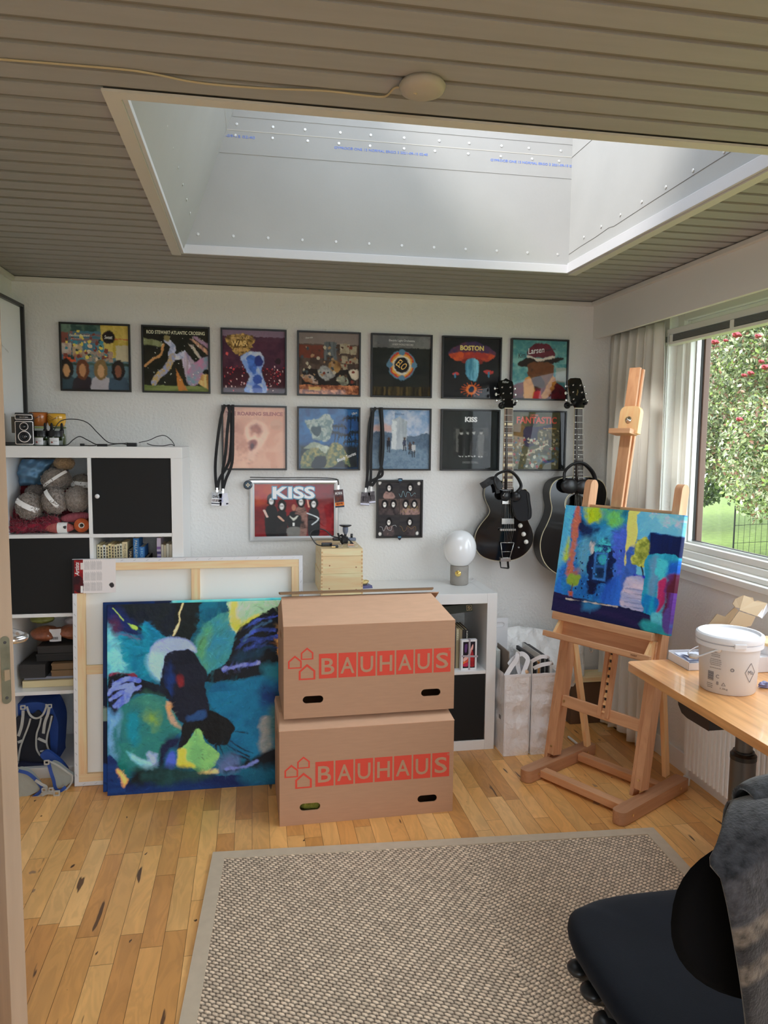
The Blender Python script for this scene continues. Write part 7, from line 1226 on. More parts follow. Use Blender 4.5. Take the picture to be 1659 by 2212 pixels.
# ---------------------------------------------------------------- studio easel
M_BE = wood('beech', C(186, 140, 104), C(170, 122, 88), 4, 2, .45); M_BEX = wood('beech crossgrain', C(188, 144, 108), C(172, 126, 92), 4, 0, .45); M_BEY = wood('beech lengthwise', C(164, 122, 92), C(150, 108, 78), 4, 1, .45); M_BEL = wood('light beech', C(222, 176, 128), C(206, 158, 112), 4, 2, .45)
EA = math.radians(-60.475); TLT = .17382; E0 = Vector((-.5825, -.5461, 0))   # ground point under the canvas' lower left corner
ez = thing('studio_easel', 'large beech studio easel with two feet, tray and tall centre mast', 'easel', E0, EA)
CT, ST_ = math.cos(TLT), math.sin(TLT); ZB = .7337
def pl(u, d, w): return Vector((u, w * ST_ + d * CT, ZB + w * CT - d * ST_))    # easel plane: u across, d behind the canvas, w up the slope
TM = Matrix.Translation((0, 0, ZB)) @ Matrix.Rotation(-TLT, 4, 'X')             # same, as a matrix (x=u, y=d, z=w)
def eb(nm, u0, u1, d0, d1, w0, w1, m=None, par=None, bev=.003): return MB().box(u0, u1, d0, d1, w0, w1, TM).build(nm, m or M_BE, par or ez, bevel=bev)
def rounded(u0, u1, w0, w1, r, top=True, n=8):
    P = [(u0, w0), (u1, w0)]
    for k in range(n + 1): a = math.pi / 2 * k / n; P.append((u1 - r + r * math.cos(a), w1 - r + r * math.sin(a)))
    for k in range(n + 1): a = math.pi / 2 * (1 + k / n); P.append((u0 + r + r * math.cos(a), w1 - r + r * math.sin(a)))
    return P
for (u0, u1) in ((.066, .100), (.519, .553)):   # side uprights with rounded tops, flat to the side
    P = []; d0, d1 = .032, .092
    prof = [(d0, -.665), (d1, -.665), (d1, .61)] + [((d0 + d1) / 2 + (d1 - d0) / 2 * math.cos(a), .61 + (d1 - d0) / 2 * math.sin(a)) for a in np.linspace(.3, math.pi - .3, 9)] + [(d0, .61)]
    MY = TM @ Matrix(((0, 0, 1, u0), (1, 0, 0, 0), (0, 1, 0, 0), (0, 0, 0, 1))); MB().plate(prof, t=u1 - u0, M=MY).build('upright', M_BE, ez, bevel=.003)
    s = 1 if u0 < .3 else -1; xx = u0 - .018 if s > 0 else u1
    eb('leg_slat', u0 - .020, u0 - .002, .036, .088, -.70, .02) ; eb('hinge_slot', u0 - .0208, u0 - .0198, .055, .063, -.60, -.55, M_SEAL, bev=0)
    b = MB(); b.lathe([(.0052, 0), (.0052, .003)], 14, TM @ Matrix.Translation((u0 + .017, .032, -.625)) @ RX); b.build('bolt', M_BRS, ez)
eb('cross_rail', .100, .519, .040, .062, -.432, -.380, M_BEX); eb('top_rail', .100, .519, .050, .070, .508, .522, M_BEX)
for u in (.112, .508): MB().lathe([(.0055, 0), (.0055, .003)], 14, TM @ Matrix.Translation((u, .040, -.406)) @ RX).build('bolt', M_BRS, ez)
# mast: two strips, a thinner slat between, rising through the clamp
eb('mast', .207, .263, .050, .066, -.10, 1.165, M_BE); eb('mast_back', .217, .271, .068, .082, -.10, 1.160, M_BE); eb('slide_rail', .296, .316, .030, .048, -.42, .0, M_BE); eb('slide_rail', .334, .356, .030, .048, -.42, .0, M_BE)
b = MB()
for k in range(11): b.add([TM @ Vector(v) for v in ((.316, .036, -.40 + k * .034), (.334, .036, -.40 + k * .034), (.334, .046, -.380 + k * .034), (.316, .046, -.380 + k * .034), (.316, .046, -.40 + k * .034), (.334, .046, -.40 + k * .034))], [(0, 1, 2, 3), (0, 4, 5, 1), (0, 3, 4), (1, 5, 2), (2, 5, 4, 3)])
b.build('ratchet', M_BEL, ez); MB().box(.316, .334, .046, .050, -.42, .0, TM).build('ratchet_back', M_SEAL, ez)
# clamp
MR = TM @ Matrix.Translation((0, .046, 0)) @ RX; MB().plate(rounded(.210, .312, .852, .978, .028), t=.026, M=MR).build('clamp_block', M_BEL, ez, bevel=.003)
eb('clamp_ledge', .190, .300, -.022, .046, .846, .870, M_BEX); MB().lathe([(.017, 0), (.015, .004), (.009, .006), (.006, .012), (.004, .013)], 24, TM @ Matrix.Translation((.258, .020, .915)) @ RX).build('clamp_knob', M_NICK, ez, smooth=True)
# ledge, tool tray
eb('canvas_ledge', .020, .535, -.018, .050, -.036, -.001, M_BEX); tr_ = eb('tool_tray', .012, .560, -.060, -.040, -.118, -.093, M_BEX); eb('tray_floor', .03, .55, -.058, .040, -.120, -.113, M_BEX); eb('tray_back', .05, .54, .020, .034, -.118, -.036, M_BEX)
for u in (.050, .520): MB().plate([(-.045, -.113), (.034, -.113), (.034, -.036), (0, -.036)], t=.014, M=TM @ Matrix(((0, 0, 1, u), (1, 0, 0, 0), (0, 1, 0, 0), (0, 0, 0, 1)))).build('tray_end', M_BEL, ez, bevel=.002)
text('maker_stamp', 'MABEF', mat('burnt stamp', C(110, 66, 40), .7), tr_, TM @ Matrix.Translation((.490, -.0604, -.1055)) @ RX, w=.030, h=.008)
b = MB(); v = pl(.244, .0, -.135); b.tube([v + Vector((.010 * math.cos(a), 0, .012 * math.sin(a))) for a in np.linspace(0, 6.3, 16)], .0012, 5); b.build('screw_eye', M_NICK, ez, smooth=True)
# feet and bars on the floor
for u0, u1 in ((.062, .122), (.540, .600)):
    w = u1 - u0; r = w * .42; P = [(u0 + r, -.285)] + [(u1 - r + r * math.sin(a), -.285 + r - r * math.cos(a)) for a in np.linspace(.0, math.pi / 2, 6)] + [(u1, .225), (u0, .225)] + [(u0 + r - r * math.sin(a), -.285 + r - r * math.cos(a)) for a in np.linspace(math.pi / 2, 0, 6)]
    f = MB().plate(P, t=.054, M=Matrix.Translation((0, 0, .002))).build('foot', M_BEY, ez, bevel=.003)
    for v_ in (-.215, .16): MB().lathe([(.0055, 0), (.0055, .002)], 12, Matrix.Translation((u1, v_, .03)) @ Matrix.Rotation(math.radians(90), 4, 'Y')).build('bolt', M_BRS, f)
for v0, z in ((-.205, .012), (.075, .012)): MB().box(.122, .540, v0, v0 + .045, z, z + .034).build('floor_bar', M_BEX, ez, bevel=.003)
for u, up in ((.108, 1), (.520, 1)): MB().bar(pl(u - (.016 if u < .3 else 0), .105 - (.045 if u < .3 else 0), -.08), Vector((u, .175, .055)), .020, .034, up=(0, 1, .3)).build('rear_strut', M_BEL, ez, bevel=.002); MB().blob(pl(u, .10, -.08), .012, .02, 3, 1, (1, 1.6, 1.2)).build('wooden_knob', M_BE, ez, smooth=True)
# ---------------------------------------------------------------- painting on the easel
ep = thing('house_painting', 'blue house painting with a little tree, standing on the easel', 'painting', E0 + Matrix.Rotation(EA, 3, 'Z') @ Vector((0, 0, ZB)), 0)
ep.rotation_mode = 'XYZ'; ep.matrix_world = Matrix.Translation(ep.location) @ Matrix.Rotation(EA, 4, 'Z') @ Matrix.Rotation(-TLT, 4, 'X')
K = [(597, 1070), (1480, 1150), (1364, 2052), (487, 1858)]
c = Canvas(480, 410, (26, 104, 176), K, seed=71, gain=1.45); A = dict(rag=.010, soft=.003)
c.poly([(590, 1065), (700, 1075), (640, 1450), (600, 1740), (480, 1780), (540, 1400)], (96, 180, 216), (60, 160, 210), streak='v', **A); c.poly([(530, 1560), (600, 1500), (590, 1750), (500, 1760)], (36, 110, 200), soft=.03, rag=.02)
c.poly([(690, 1080), (1075, 1110), (1050, 1500), (1000, 1850), (580, 1750), (620, 1400)], (24, 92, 166), (30, 110, 180), streak='v', **A)
c.poly([(700, 1080), (900, 1085), (1075, 1110), (1060, 1250), (950, 1330), (820, 1340), (700, 1220)], (40, 130, 160), (30, 116, 170), amt=.3, **A); c.poly([(730, 1090), (860, 1100), (870, 1170), (780, 1210), (750, 1160)], (190, 204, 20), (150, 180, 40), soft=.02, rag=.03); c.poly([(880, 1110), (1000, 1120), (1020, 1190), (960, 1240), (900, 1200)], (110, 190, 90), (80, 170, 130), soft=.02, rag=.04)
c.poly([(690, 1180), (780, 1220), (850, 1260), (840, 1350), (780, 1360), (700, 1280)], (22, 24, 62), (16, 40, 84), soft=.02, rag=.03); c.poly([(800, 1290), (900, 1240), (1000, 1270), (960, 1380), (850, 1380)], (44, 120, 176), (60, 150, 190), soft=.03, rag=.04)
c.poly([(960, 1270), (1060, 1240), (1050, 1500), (1020, 1700), (960, 1640), (940, 1400)], (74, 100, 210), (60, 90, 190), streak='v', soft=.03, rag=.03)
c.poly([(660, 1090), (705, 1085), (700, 1200), (690, 1280), (660, 1500), (640, 1600), (600, 1580), (630, 1400), (640, 1250)], (196, 116, 90), (170, 90, 76), streak='fine', amt=.4, rag=.025, soft=.01); c.poly([(640, 1580), (700, 1520), (690, 1600), (640, 1640)], (150, 90, 100), soft=.02, rag=.03); c.poly([(600, 1330), (625, 1320), (610, 1480), (580, 1480)], (170, 190, 60), soft=.015, rag=.02)
c.poly([(690, 1330), (780, 1320), (830, 1420), (800, 1560), (700, 1560), (670, 1450)], (60, 140, 180), (90, 150, 180), soft=.03, rag=.03, streak='v'); c.poly([(780, 1360), (810, 1350), (815, 1420), (785, 1430)], (200, 190, 186), soft=.01, rag=.015)
c.brush(2400, .06, .012, .28, .006)
# dark shutter with panes
c.poly([(800, 1420), (850, 1370), (940, 1390), (960, 1500), (920, 1640), (860, 1660), (780, 1660), (760, 1560), (730, 1540)], (12, 22, 60), (10, 30, 76), streak='fine', rag=.035, soft=.006); c.poly([(820, 1350), (930, 1330), (920, 1420), (820, 1420)], (70, 190, 206), (24, 60, 110), rag=.04, soft=.006, streak='fine')
c.poly([(815, 1420), (912, 1430), (890, 1640), (795, 1625)], (56, 116, 190), smooth=False, rag=.004); c.poly([(828, 1436), (898, 1442), (878, 1622), (808, 1610)], (14, 44, 84), (20, 80, 120), smooth=False, rag=.004, amt=.5); c.poly([(850, 1440), (895, 1444), (890, 1500), (846, 1494)], (50, 160, 180), soft=.01, rag=.02); c.poly([(812, 1516), (884, 1524), (882, 1540), (810, 1532)], (40, 90, 160), smooth=False, rag=.002); c.poly([(766, 1640), (820, 1660), (810, 1720), (760, 1730)], (10, 18, 56), rag=.02); c.specks(.15, .35, .55, .85, 110, .005, [(10, 22, 64), (14, 34, 90), (60, 130, 200)], 1.5)
c.poly([(880, 1680), (1000, 1600), (1000, 1830), (860, 1800)], (30, 80, 180), (40, 100, 200), soft=.02, rag=.02, streak='v')
c.poly([(1068, 1112), (1152, 1122), (1130, 1300), (1080, 1450), (1036, 1520), (1050, 1300)], (226, 216, 110), (206, 200, 110), streak='v', rag=.006, soft=.004); c.poly([(1150, 1122), (1490, 1158), (1475, 1310), (1225, 1280), (1210, 1440), (1120, 1420), (1135, 1290)], (112, 186, 224), (90, 170, 216), rag=.004, soft=.004); c.poly([(1230, 1140), (1330, 1150), (1480, 1180), (1460, 1260), (1400, 1220), (1320, 1230), (1270, 1180)], (196, 190, 214), (130, 190, 222), streak='fine', rag=.045, soft=.008)
c.poly([(1120, 1420), (1220, 1440), (1190, 1600), (1100, 1600)], (100, 176, 220), rag=.004); c.poly([(1050, 1400), (1110, 1390), (1105, 1600), (1050, 1700), (1020, 1740), (1030, 1540)], (60, 100, 190), (50, 84, 160), streak='fine', rag=.03, soft=.008); c.poly([(1130, 1340), (1200, 1325), (1225, 1360), (1215, 1440), (1200, 1520), (1150, 1530), (1100, 1500), (1090, 1400)], (130, 146, 60), (166, 170, 74), streak='fine', amt=.5, rag=.035, soft=.006)
c.line([(1160, 1530), (1170, 1570), (1183, 1660)], .012, (40, 32, 40), rag=.003); c.rect(0, 0, 0, 0, (0, 0, 0)); c.poly([(1105, 1585), (1190, 1598), (1188, 1620), (1103, 1605)], (30, 30, 190), smooth=False, rag=.003); c.poly([(1060, 1610), (1180, 1625), (1180, 1860), (1010, 1830), (1010, 1740)], (150, 164, 210), (190, 176, 196), streak='h', amt=.3, rag=.012)
for k in range(5): c.line([(1035, 1690 + k * 34), (1175, 1710 + k * 34)], .008, (110, 120, 170), rag=.008, op=.7)
c.poly([(1225, 1278), (1478, 1310), (1462, 1490), (1213, 1450)], (12, 32, 90), (10, 22, 66), smooth=False, streak='v', amt=.4, rag=.006); c.poly([(1213, 1450), (1462, 1490), (1410, 1960), (1180, 1880), (1185, 1620)], (30, 140, 180), (46, 160, 190), streak='v', **A); c.poly([(1230, 1480), (1290, 1480), (1270, 1700), (1210, 1760)], (90, 140, 176), soft=.02, rag=.02, streak='v'); c.poly([(1290, 1490), (1360, 1510), (1340, 1640), (1280, 1620)], (70, 190, 206), rag=.03, soft=.01); c.poly([(1370, 1500), (1460, 1500), (1440, 1640), (1360, 1620)], (24, 90, 190), (30, 130, 200), soft=.02, rag=.02)
c.poly([(1290, 1640), (1350, 1620), (1335, 1800), (1270, 1880), (1280, 1720)], (190, 50, 110), (160, 40, 90), streak='v', rag=.008); c.poly([(1350, 1610), (1440, 1600), (1420, 1780), (1390, 1960), (1300, 1920), (1335, 1780)], (96, 34, 56), (90, 50, 130), streak='v', amt=.4, rag=.02, soft=.012); c.poly([(1170, 1740), (1280, 1780), (1250, 1890), (1180, 1880)], (16, 100, 190), (20, 150, 190), rag=.02, soft=.01, streak='v')
c.poly([(485, 1720), (600, 1745), (1000, 1830), (1190, 1880), (1365, 1980), (1365, 2060), (480, 1870)], (16, 22, 66), (30, 24, 70), streak='h', **A); c.poly([(740, 1790), (840, 1800), (830, 1850), (730, 1850)], (40, 110, 160), soft=.03, rag=.02); c.line([(600, 1770), (720, 1790), (860, 1810), (980, 1830)], .008, (190, 180, 170), rag=.01); c.poly([(1240, 1880), (1310, 1880), (1310, 1990), (1240, 1970)], (90, 190, 214), rag=.008); c.poly([(1180, 1930), (1365, 1990), (1365, 2060), (1180, 2020)], (30, 110, 150), (40, 150, 160), soft=.02, rag=.02); c.poly([(1310, 1880), (1370, 1860), (1370, 2030), (1320, 2000)], (90, 70, 150), soft=.01, rag=.02)
c.poly([(615, 1600), (650, 1580), (700, 1600), (700, 1650), (650, 1670), (610, 1650)], (150, 176, 60), (110, 140, 50), streak='fine', amt=.5, rag=.02); c.line([(645, 1660), (638, 1715)], .006, (90, 60, 50)); c.poly([(616, 1712), (648, 1716), (642, 1750), (620, 1746)], (176, 84, 50), smooth=False, rag=.003)
c.brush(2600, .022, .006, .30, .004)
c.mesh('painted_canvas', Matrix.Translation((0, 0, 0)) @ RX, .596, .5045, PAINTED, ep, depth=.028, relief=.0008)
MB().box(.002, .594, .016, .026, .002, .045).build('stretcher_bar', M_PINE, ep)
# ---------------------------------------------------------------- white carrier bags
M_BAG = mat('white woven plastic', (.90, .89, .90), .3, bump=(34, .8, .010), noise=(12, .05)); M_HND = mat('white bag handle', (.85, .85, .87), .5)
def carrier(label, x0, x1, y0, y1, h, seed):
    t = thing('carrier_bag', label, 'bag', ((x0 + x1) / 2, (y0 + y1) / 2, 0)); w, d = x1 - x0, y1 - y0; rg = np.random.default_rng(seed); b = MB(); n, m_ = 18, 30
    ringp = [(-1, -1), (1, -1), (1, 1), (-1, 1)]; P = []
    for k in range(n + 1):
        z = h * k / n; row = []
        for s in range(4):
            a, c_ = ringp[s], ringp[(s + 1) % 4]
            for j in range(m_ // 2):
                f = j / (m_ // 2); x = (a[0] + (c_[0] - a[0]) * f) * w / 2; y = (a[1] + (c_[1] - a[1]) * f) * d / 2; q = math.sin(math.pi * f) * math.sin(math.pi * min(1, k / n * 1.02)); cr = -.010 * math.exp(-((f - .5) * 9) ** 2) * (s % 2 == 0) * (k > 2)
                nx, ny = (0, -1) if s == 0 else (1, 0) if s == 1 else (0, 1) if s == 2 else (-1, 0); off = q * .006 * math.sin(k * 1.1 + seed) + cr * .5 + rg.normal() * .0012; tp = 1 + .0 * k / n
                row.append((x * tp + nx * off, y + ny * off, z + .001))
        row.append(row[0]); P.append(row)
    b.sheet(P); b.build('body', M_BAG, t, smooth=True, merge=True); MB().box(-w / 2, w / 2, -d / 2, d / 2, 0, .002).build('base', M_BAG, t)
    b = MB(); e = .0015; b.box(-w / 2 - e, w / 2 + e, -d / 2 - e, -d / 2 + .0005, h - .012, h); b.tube([(-w / 2 * 1.0, -d / 2 - .001, .01), (-w / 2 * 1.03, -d / 2 - .001, h)], .0018, 5); b.tube([(w / 2 * 1.0, -d / 2 - .001, .01), (w / 2 * 1.03, -d / 2 - .001, h)], .0018, 5); b.tube([(-w * .34, -d / 2 - .003, .012), (0, -d / 2 - .003, .058), (w * .34, -d / 2 - .003, .012)], .0012, 5); b.build('seam', M_HND, t); return t
def band(t, nm, pts, wd, m=None): b = MB(); strap(b, pts, wd); return b.build(nm, m or M_HND, t, smooth=False, solid=.001)
b1 = carrier('left white woven carrier bag filled with frames, beside the low shelf', -.783, -.656, -.490, -.20, .408, 1); b2_ = carrier('right white woven carrier bag filled with dark frames, beside the easel', -.645, -.514, -.492, -.20, .408, 2)
MB().box(-.0667, -.0663, -.10, -.075, .17, .19).build('small_grey_logo', mat('grey logo', C(110, 110, 114), .6), b1)
for k, pts in enumerate(([(-.06, -.14, .40), (-.03, -.13, .44), (.0, -.12, .475), (.012, -.10, .50), (.018, -.09, .44), (.02, -.12, .40)], [(.025, -.14, .40), (.05, -.12, .44), (.065, -.1, .47), (.04, -.08, .49), (-.01, -.10, .47), (-.04, -.12, .45)])): band(b1, 'handle', pts, .022)
for pts in ([(-.062, -.12, .462), (-.02, -.13, .486), (.02, -.12, .478), (.03, -.09, .45)], [(-.055, -.13, .43), (-.02, -.14, .448), (.03, -.135, .452), (.05, -.1, .43)]): band(b2_, 'handle', pts, .018)
M_DF = mat('dark picture frame', C(30, 30, 32), .5); M_BKW = mat('book white edge', (.78, .76, .72), .6)
def frame_in(label, par, x, w, d0, d1, z0, z1, m, lean_, rz=0, name='picture_frame', m2=None):
    t = thing(name, label, 'picture frame', (x, d0, z0), 0, group=None); t.rotation_euler = (lean_, 0, 0); MB().box(0, w, 0, d1 - d0, 0, z1 - z0).build('frame', m, t, bevel=.001)
    if m2: MB().box(-.002, 0, .006, d1 - d0, .006, z1 - z0).build('backing', m2, t)
for i, (x, w, z, m, lab, m2) in enumerate(((-.640, .008, .46, M_BKW, 'white thin frame at the left inside the right carrier bag', None), (-.626, .012, .475, M_DF, 'black frame standing second inside the right carrier bag', None), (-.606, .009, .455, wood('honey frame', C(196, 140, 70), C(170, 116, 54), 5, 2), 'honey coloured wooden frame inside the right carrier bag', M_BKW), (-.590, .014, .49, M_DF, 'tall black frame in the middle of the right carrier bag', M_BKW), (-.566, .012, .48, M_DF, 'black frame right of the tall one in the right carrier bag', M_BKW), (-.546, .014, .462, M_BKW, 'white edged frame at the right of the right carrier bag', None))):
    frame_in(lab, b2_, x, w, -.470, -.215, .03, z, m, -.02, m2=m2)
frame_in('brown board standing inside the left carrier bag', b1, -.745, .006, -.42, -.25, .03, .50, mat('grey brown board', C(110, 98, 88), .7), 0); frame_in('grey striped board inside the left carrier bag', b1, -.775, .02, -.33, -.22, .03, .485, mat('grey green card', C(176, 182, 180), .7), 0)
b = MB(); b.tube([(-.690, -.46, .395), (-.665, -.475, .418)], .011, 14); b.build('rolled_paper', mat('kraft roll', C(196, 160, 124), .7), smooth=True, label='kraft paper roll poking out of the left carrier bag', cat='paper roll', recenter=True)
# big crumpled plastic sheet behind the bags
M_PLS = mat('translucent white plastic', (.92, .91, .89), .28, bump=(16, .9, .03)); P = []
for i in range(46):
    row = []
    for j in range(34):
        u, v = i / 45, j / 33; px = 1076 + 186 * u; top = 1352 + 24 * (abs(u - .25) * 1.3) ** 1.1 + 16 * (u > .6) * (u - .6); pz = top + (1600 - top) * v
        y = -.085 - .10 * math.sin(math.pi * min(1, v * 1.3)) * (.6 + .4 * math.sin(u * 3)) + .016 * math.sin(u * 11 + 9 * v) + .013 * math.sin(u * 5 - v * 17) + .009 * math.sin(u * 29 + v * 14 + 2 * math.sin(v * 9)) + .005 * math.sin(u * 47 - v * 23)
        p = at('y', y, px, pz); p.z = max(p.z, .003); row.append(p)
    P.append(row)
MB().sheet(P).build('plastic_sheet', M_PLS, smooth=True, solid=.001, label='crumpled translucent white plastic sheet heaped behind the carrier bags', cat='plastic sheet')
t = thing('paper_bag', 'upright white paper bag with a punched handle behind the left carrier bag', 'bag', (-.74, -.17, 0)); hole = stadium(.030, .575, .058, .026)
MB().plate([(-.075, 0), (.075, 0), (.078, .61), (-.07, .61)], [hole], .002, M=RX).build('front_panel', mat('white paper', (.8, .8, .82), .6), t); MB().box(-.075, .075, .002, .05, 0, .60).build('body', mat('white paper', (.8, .8, .82), .6), t, bevel=.01)
MB().bar((-.800 + .02, -.12, .55), (-.793 + .02, -.125, .70), .012, .008).build('brush_handle', mat('brown brush wood', C(176, 140, 100), .6), label='brown wooden handle sticking up behind the low shelf corner', cat='brush', recenter=True)
# wooden crate in the corner and white rod
t = thing('wooden_crate', 'dark brown wooden crate with a pale plank lid in the corner behind the easel', 'crate', (-.285, -.15, 0)); M_DBR = mat('dark brown hardboard', C(84, 62, 44), .7)
MB().box(0, .21, 0, .12, .0, .235).build('body', M_DBR, t, bevel=.002); MB().box(-.006, .215, -.012, .12, .235, .262).build('plank_lid', M_BOXW, t, bevel=.002)
MB().tube([at('z', .008, 1228, 1592), at('z', .008, 1253, 1612)], .0065, 10).build('white_rod', M_TRIM, label='short white plastic rod lying on the floor behind the easel', cat='rod', recenter=True)
# ---------------------------------------------------------------- desk
DZ = .735; M_DESK = wood('oiled beech desktop', C(206, 154, 98), C(176, 124, 74), 3, 1, .28, coat=.3)
dk = thing('desk', 'height adjustable desk with an oiled wooden top before the window', 'desk', (-.645, -1.375, 0)); b = MB(); r = .03
out = [(r * (1 - math.cos(a)), -r * (1 - math.sin(a)) ) for a in np.linspace(0, math.pi / 2, 6)]; P = [(.63, 0), (.63, -1.75), (0, -1.75)] + [(r - r * math.cos(a), -r + r * math.sin(a)) for a in np.linspace(0, math.pi / 2, 6)]
MB().plate(P, t=.028, M=Matrix.Translation((0, 0, DZ - .028))).build('desktop', M_DESK, dk, bevel=.007, seg=3)
px = at('x', -.33, 1602, 1700); gx = .645 - .33; gy = px.y + 1.375
M_GUN = mat('gunmetal column', C(84, 82, 80), .32, metal=.6); M_BR = mat('black ring', C(20, 20, 20), .3)
MB().lathe([(.0, .03), (.041, .03), (.041, .465), (.0, .465)], 36, Matrix.Translation((gx, gy, 0)), close=False).build('outer_column', M_GUN, dk, smooth=True) ; smooth_angle(bpy.data.objects[-1] if False else [o for o in dk.children if o.name.startswith('outer_column')][0])
o = MB().lathe([(.0, .46), (.028, .46), (.028, DZ - .03), (0, DZ - .03)], 32, Matrix.Translation((gx, gy, 0)), close=False).build('inner_column', M_GUN, dk); smooth_angle(o)
o = MB().lathe([(.040, .455), (.0425, .455), (.0425, .470), (.036, .478), (.034, .478), (.034, .484), (.028, .484)], 36, Matrix.Translation((gx, gy, 0)), close=False).build('column_collar', M_BR, dk); smooth_angle(o, 30)
MB().box(gx - .085, gx + .28, gy - .03, gy + .03, 0, .03).build('foot', M_GUN, dk, bevel=.008); MB().box(gx - .25, gx + .25, gy - .03, gy + .03, DZ - .06, DZ - .029).build('cross_beam', M_GUN, dk, bevel=.003)
q1 = at('x', -.60, 1483, 1515); P = [(.012, 0), (-.16, 0), (-.16, -.046), (-.045, -.048), (-.014, -.042), (.006, -.022)]; MB().plate([(a, b_) for a, b_ in P], t=.06, M=Matrix.Translation((.02, q1.y + 1.375, DZ - .028)) @ Matrix(((0, 0, 1, 0), (1, 0, 0, 0), (0, 1, 0, 0), (0, 0, 0, 1)))).build('control_box', M_BR, dk, bevel=.004)
# bucket
bc_ = at('z', DZ, 1576, 1508); bk = thing('plastic_bucket', 'white lidded plastic bucket with a swing handle on the desk', 'bucket', (bc_.x + .052, bc_.y + .088, DZ + .0005)); M_PB = mat('milky plastic', (.66, .655, .67), .42, noise=(6, .03)); M_PL = mat('white lid', (.80, .80, .83), .3)
R0, R1, BH = .084, .094, .170; smooth_angle(MB().lathe([(.001, 0), (R0 - .003, 0), (R0, .004), (R1 - .002, BH - .02), (R1, BH), (R1 - .003, BH)], 56, close=False).build('body', M_PB, bk), 35)
smooth_angle(MB().lathe([(R1 + .0005, BH - .006), (R1 + .008, BH - .004), (R1 + .009, BH + .008), (R1 + .007, BH + .014), (R1 + .001, BH + .018), (R1 - .003, BH + .017), (R1 - .006, BH + .010), (.06, BH + .011), (.02, BH + .013), (.001, BH + .012)], 56, close=False).build('lid', M_PL, bk), 30)
smooth_angle(MB().lathe([(R1 + .0003, BH - .022), (R1 + .007, BH - .022), (R1 + .007, BH - .008), (R1, BH - .006)], 56, close=False).build('rim', M_PL, bk), 30)
ca = math.atan2(CAM.y - bc_.y - .088, CAM.x - bc_.x - .052)      # direction from the bucket to the door
def cyl(a, z, e=.0004): rr = R0 + (R1 - R0) * z / BH + e; return Vector((rr * math.cos(ca + a), rr * math.sin(ca + a), z))
def onbucket(a, z, e=.0005): v = cyl(a, z, e); n_ = Vector((math.cos(ca + a), math.sin(ca + a), 0)); s_ = Vector((-n_.y, n_.x, 0)); return Matrix(((s_.x, 0, n_.x, v.x), (s_.y, 0, n_.y, v.y), (0, 1, 0, v.z), (0, 0, 0, 1)))
M_TXT = mat('grey print', C(84, 84, 92), .6)
for k, (z, w) in enumerate(((.136, .018), (.128, .034), (.122, .034), (.112, .042), (.106, .046), (.100, .046), (.094, .040), (.084, .044), (.030, .024), (.024, .026), (.018, .022))): a = -.36 if z > .05 else -.62; text('lettering', 'mnu rnoe anu ersm oenm', M_TXT, bk, onbucket(a - (.05 if z > .05 else 0), z, .0012), w=w * .8, h=.0024, t=.0002)
b = MB(); [b.box(-.012 + .0024 * k, -.0112 + .0024 * k + .0004 * (k % 2), 0, .0002, 0, .03) for k in range(0)]; 
for k in range(11): b.box(-.010, .010, -.014 + k * .0027, -.0128 + k * .0027 + .0003 * (k % 3), 0, .0003, M=onbucket(-.58, .056, .0012))
b.build('barcode', M_TXT, bk)
for a, z, g in ((-.33, .058, 'C'), (-.33, .036, '8'), (-.12, .036, '△'), (.14, .085, 'o')):
    try: text('recycling_mark', g, M_TXT, bk, onbucket(a, z, .0012), h=.011, t=.0002)
    except Exception: pass
text('weight_mark', '1,0kg', M_TXT, bk, onbucket(-.10, .020, .001), w=.022, h=.007, t=.0002); text('brand_mark', 'Ma', M_TXT, bk, onbucket(.80, .078, .002), w=.020, h=.013, t=.0002)
for s in ((.62, .078), (1.0, .078)): pass
b = MB(); pts = [cyl(.58, .078, .001), cyl(.80, .108, .001), cyl(1.02, .078, .001), cyl(.80, .046, .001)]; [b.tube([pts[i], pts[(i + 1) % 4]], .0006, 4) for i in range(4)]; b.build('diamond_mark', M_TXT, bk)
v = cyl(-.33, .148, .004); b = MB(); b.lathe([(.011, 0), (.009, .004), (.004, .005)], 20, onbucket(-.33, .146, .0)); b.build('handle_boss', M_PL, bk, smooth=True)
hp_ = [cyl(-.33, .146, .006), cyl(-.55, .134, .010), cyl(-.80, .118, .014), cyl(-1.05, .106, .018), cyl(-1.3, .100, .026), cyl(-1.8, .098, .034), cyl(-2.4, .11, .03), cyl(-3.2, .14, .012)]; MB().tube(catmull(hp_, 6, False), .0036, 8, flat=.6).build('handle', M_PL, bk, smooth=True)
b = MB(); b.tube([cyl(-1.02, .106, .020), cyl(-1.28, .101, .026)], .008, 12); b.build('handle_grip', M_PL, bk, smooth=True); MB().box(-.018, .018, -.010, .006, -.002, .006, M=onbucket(.32, .166, .006)).build('lid_clip', M_PL, bk, bevel=.002)
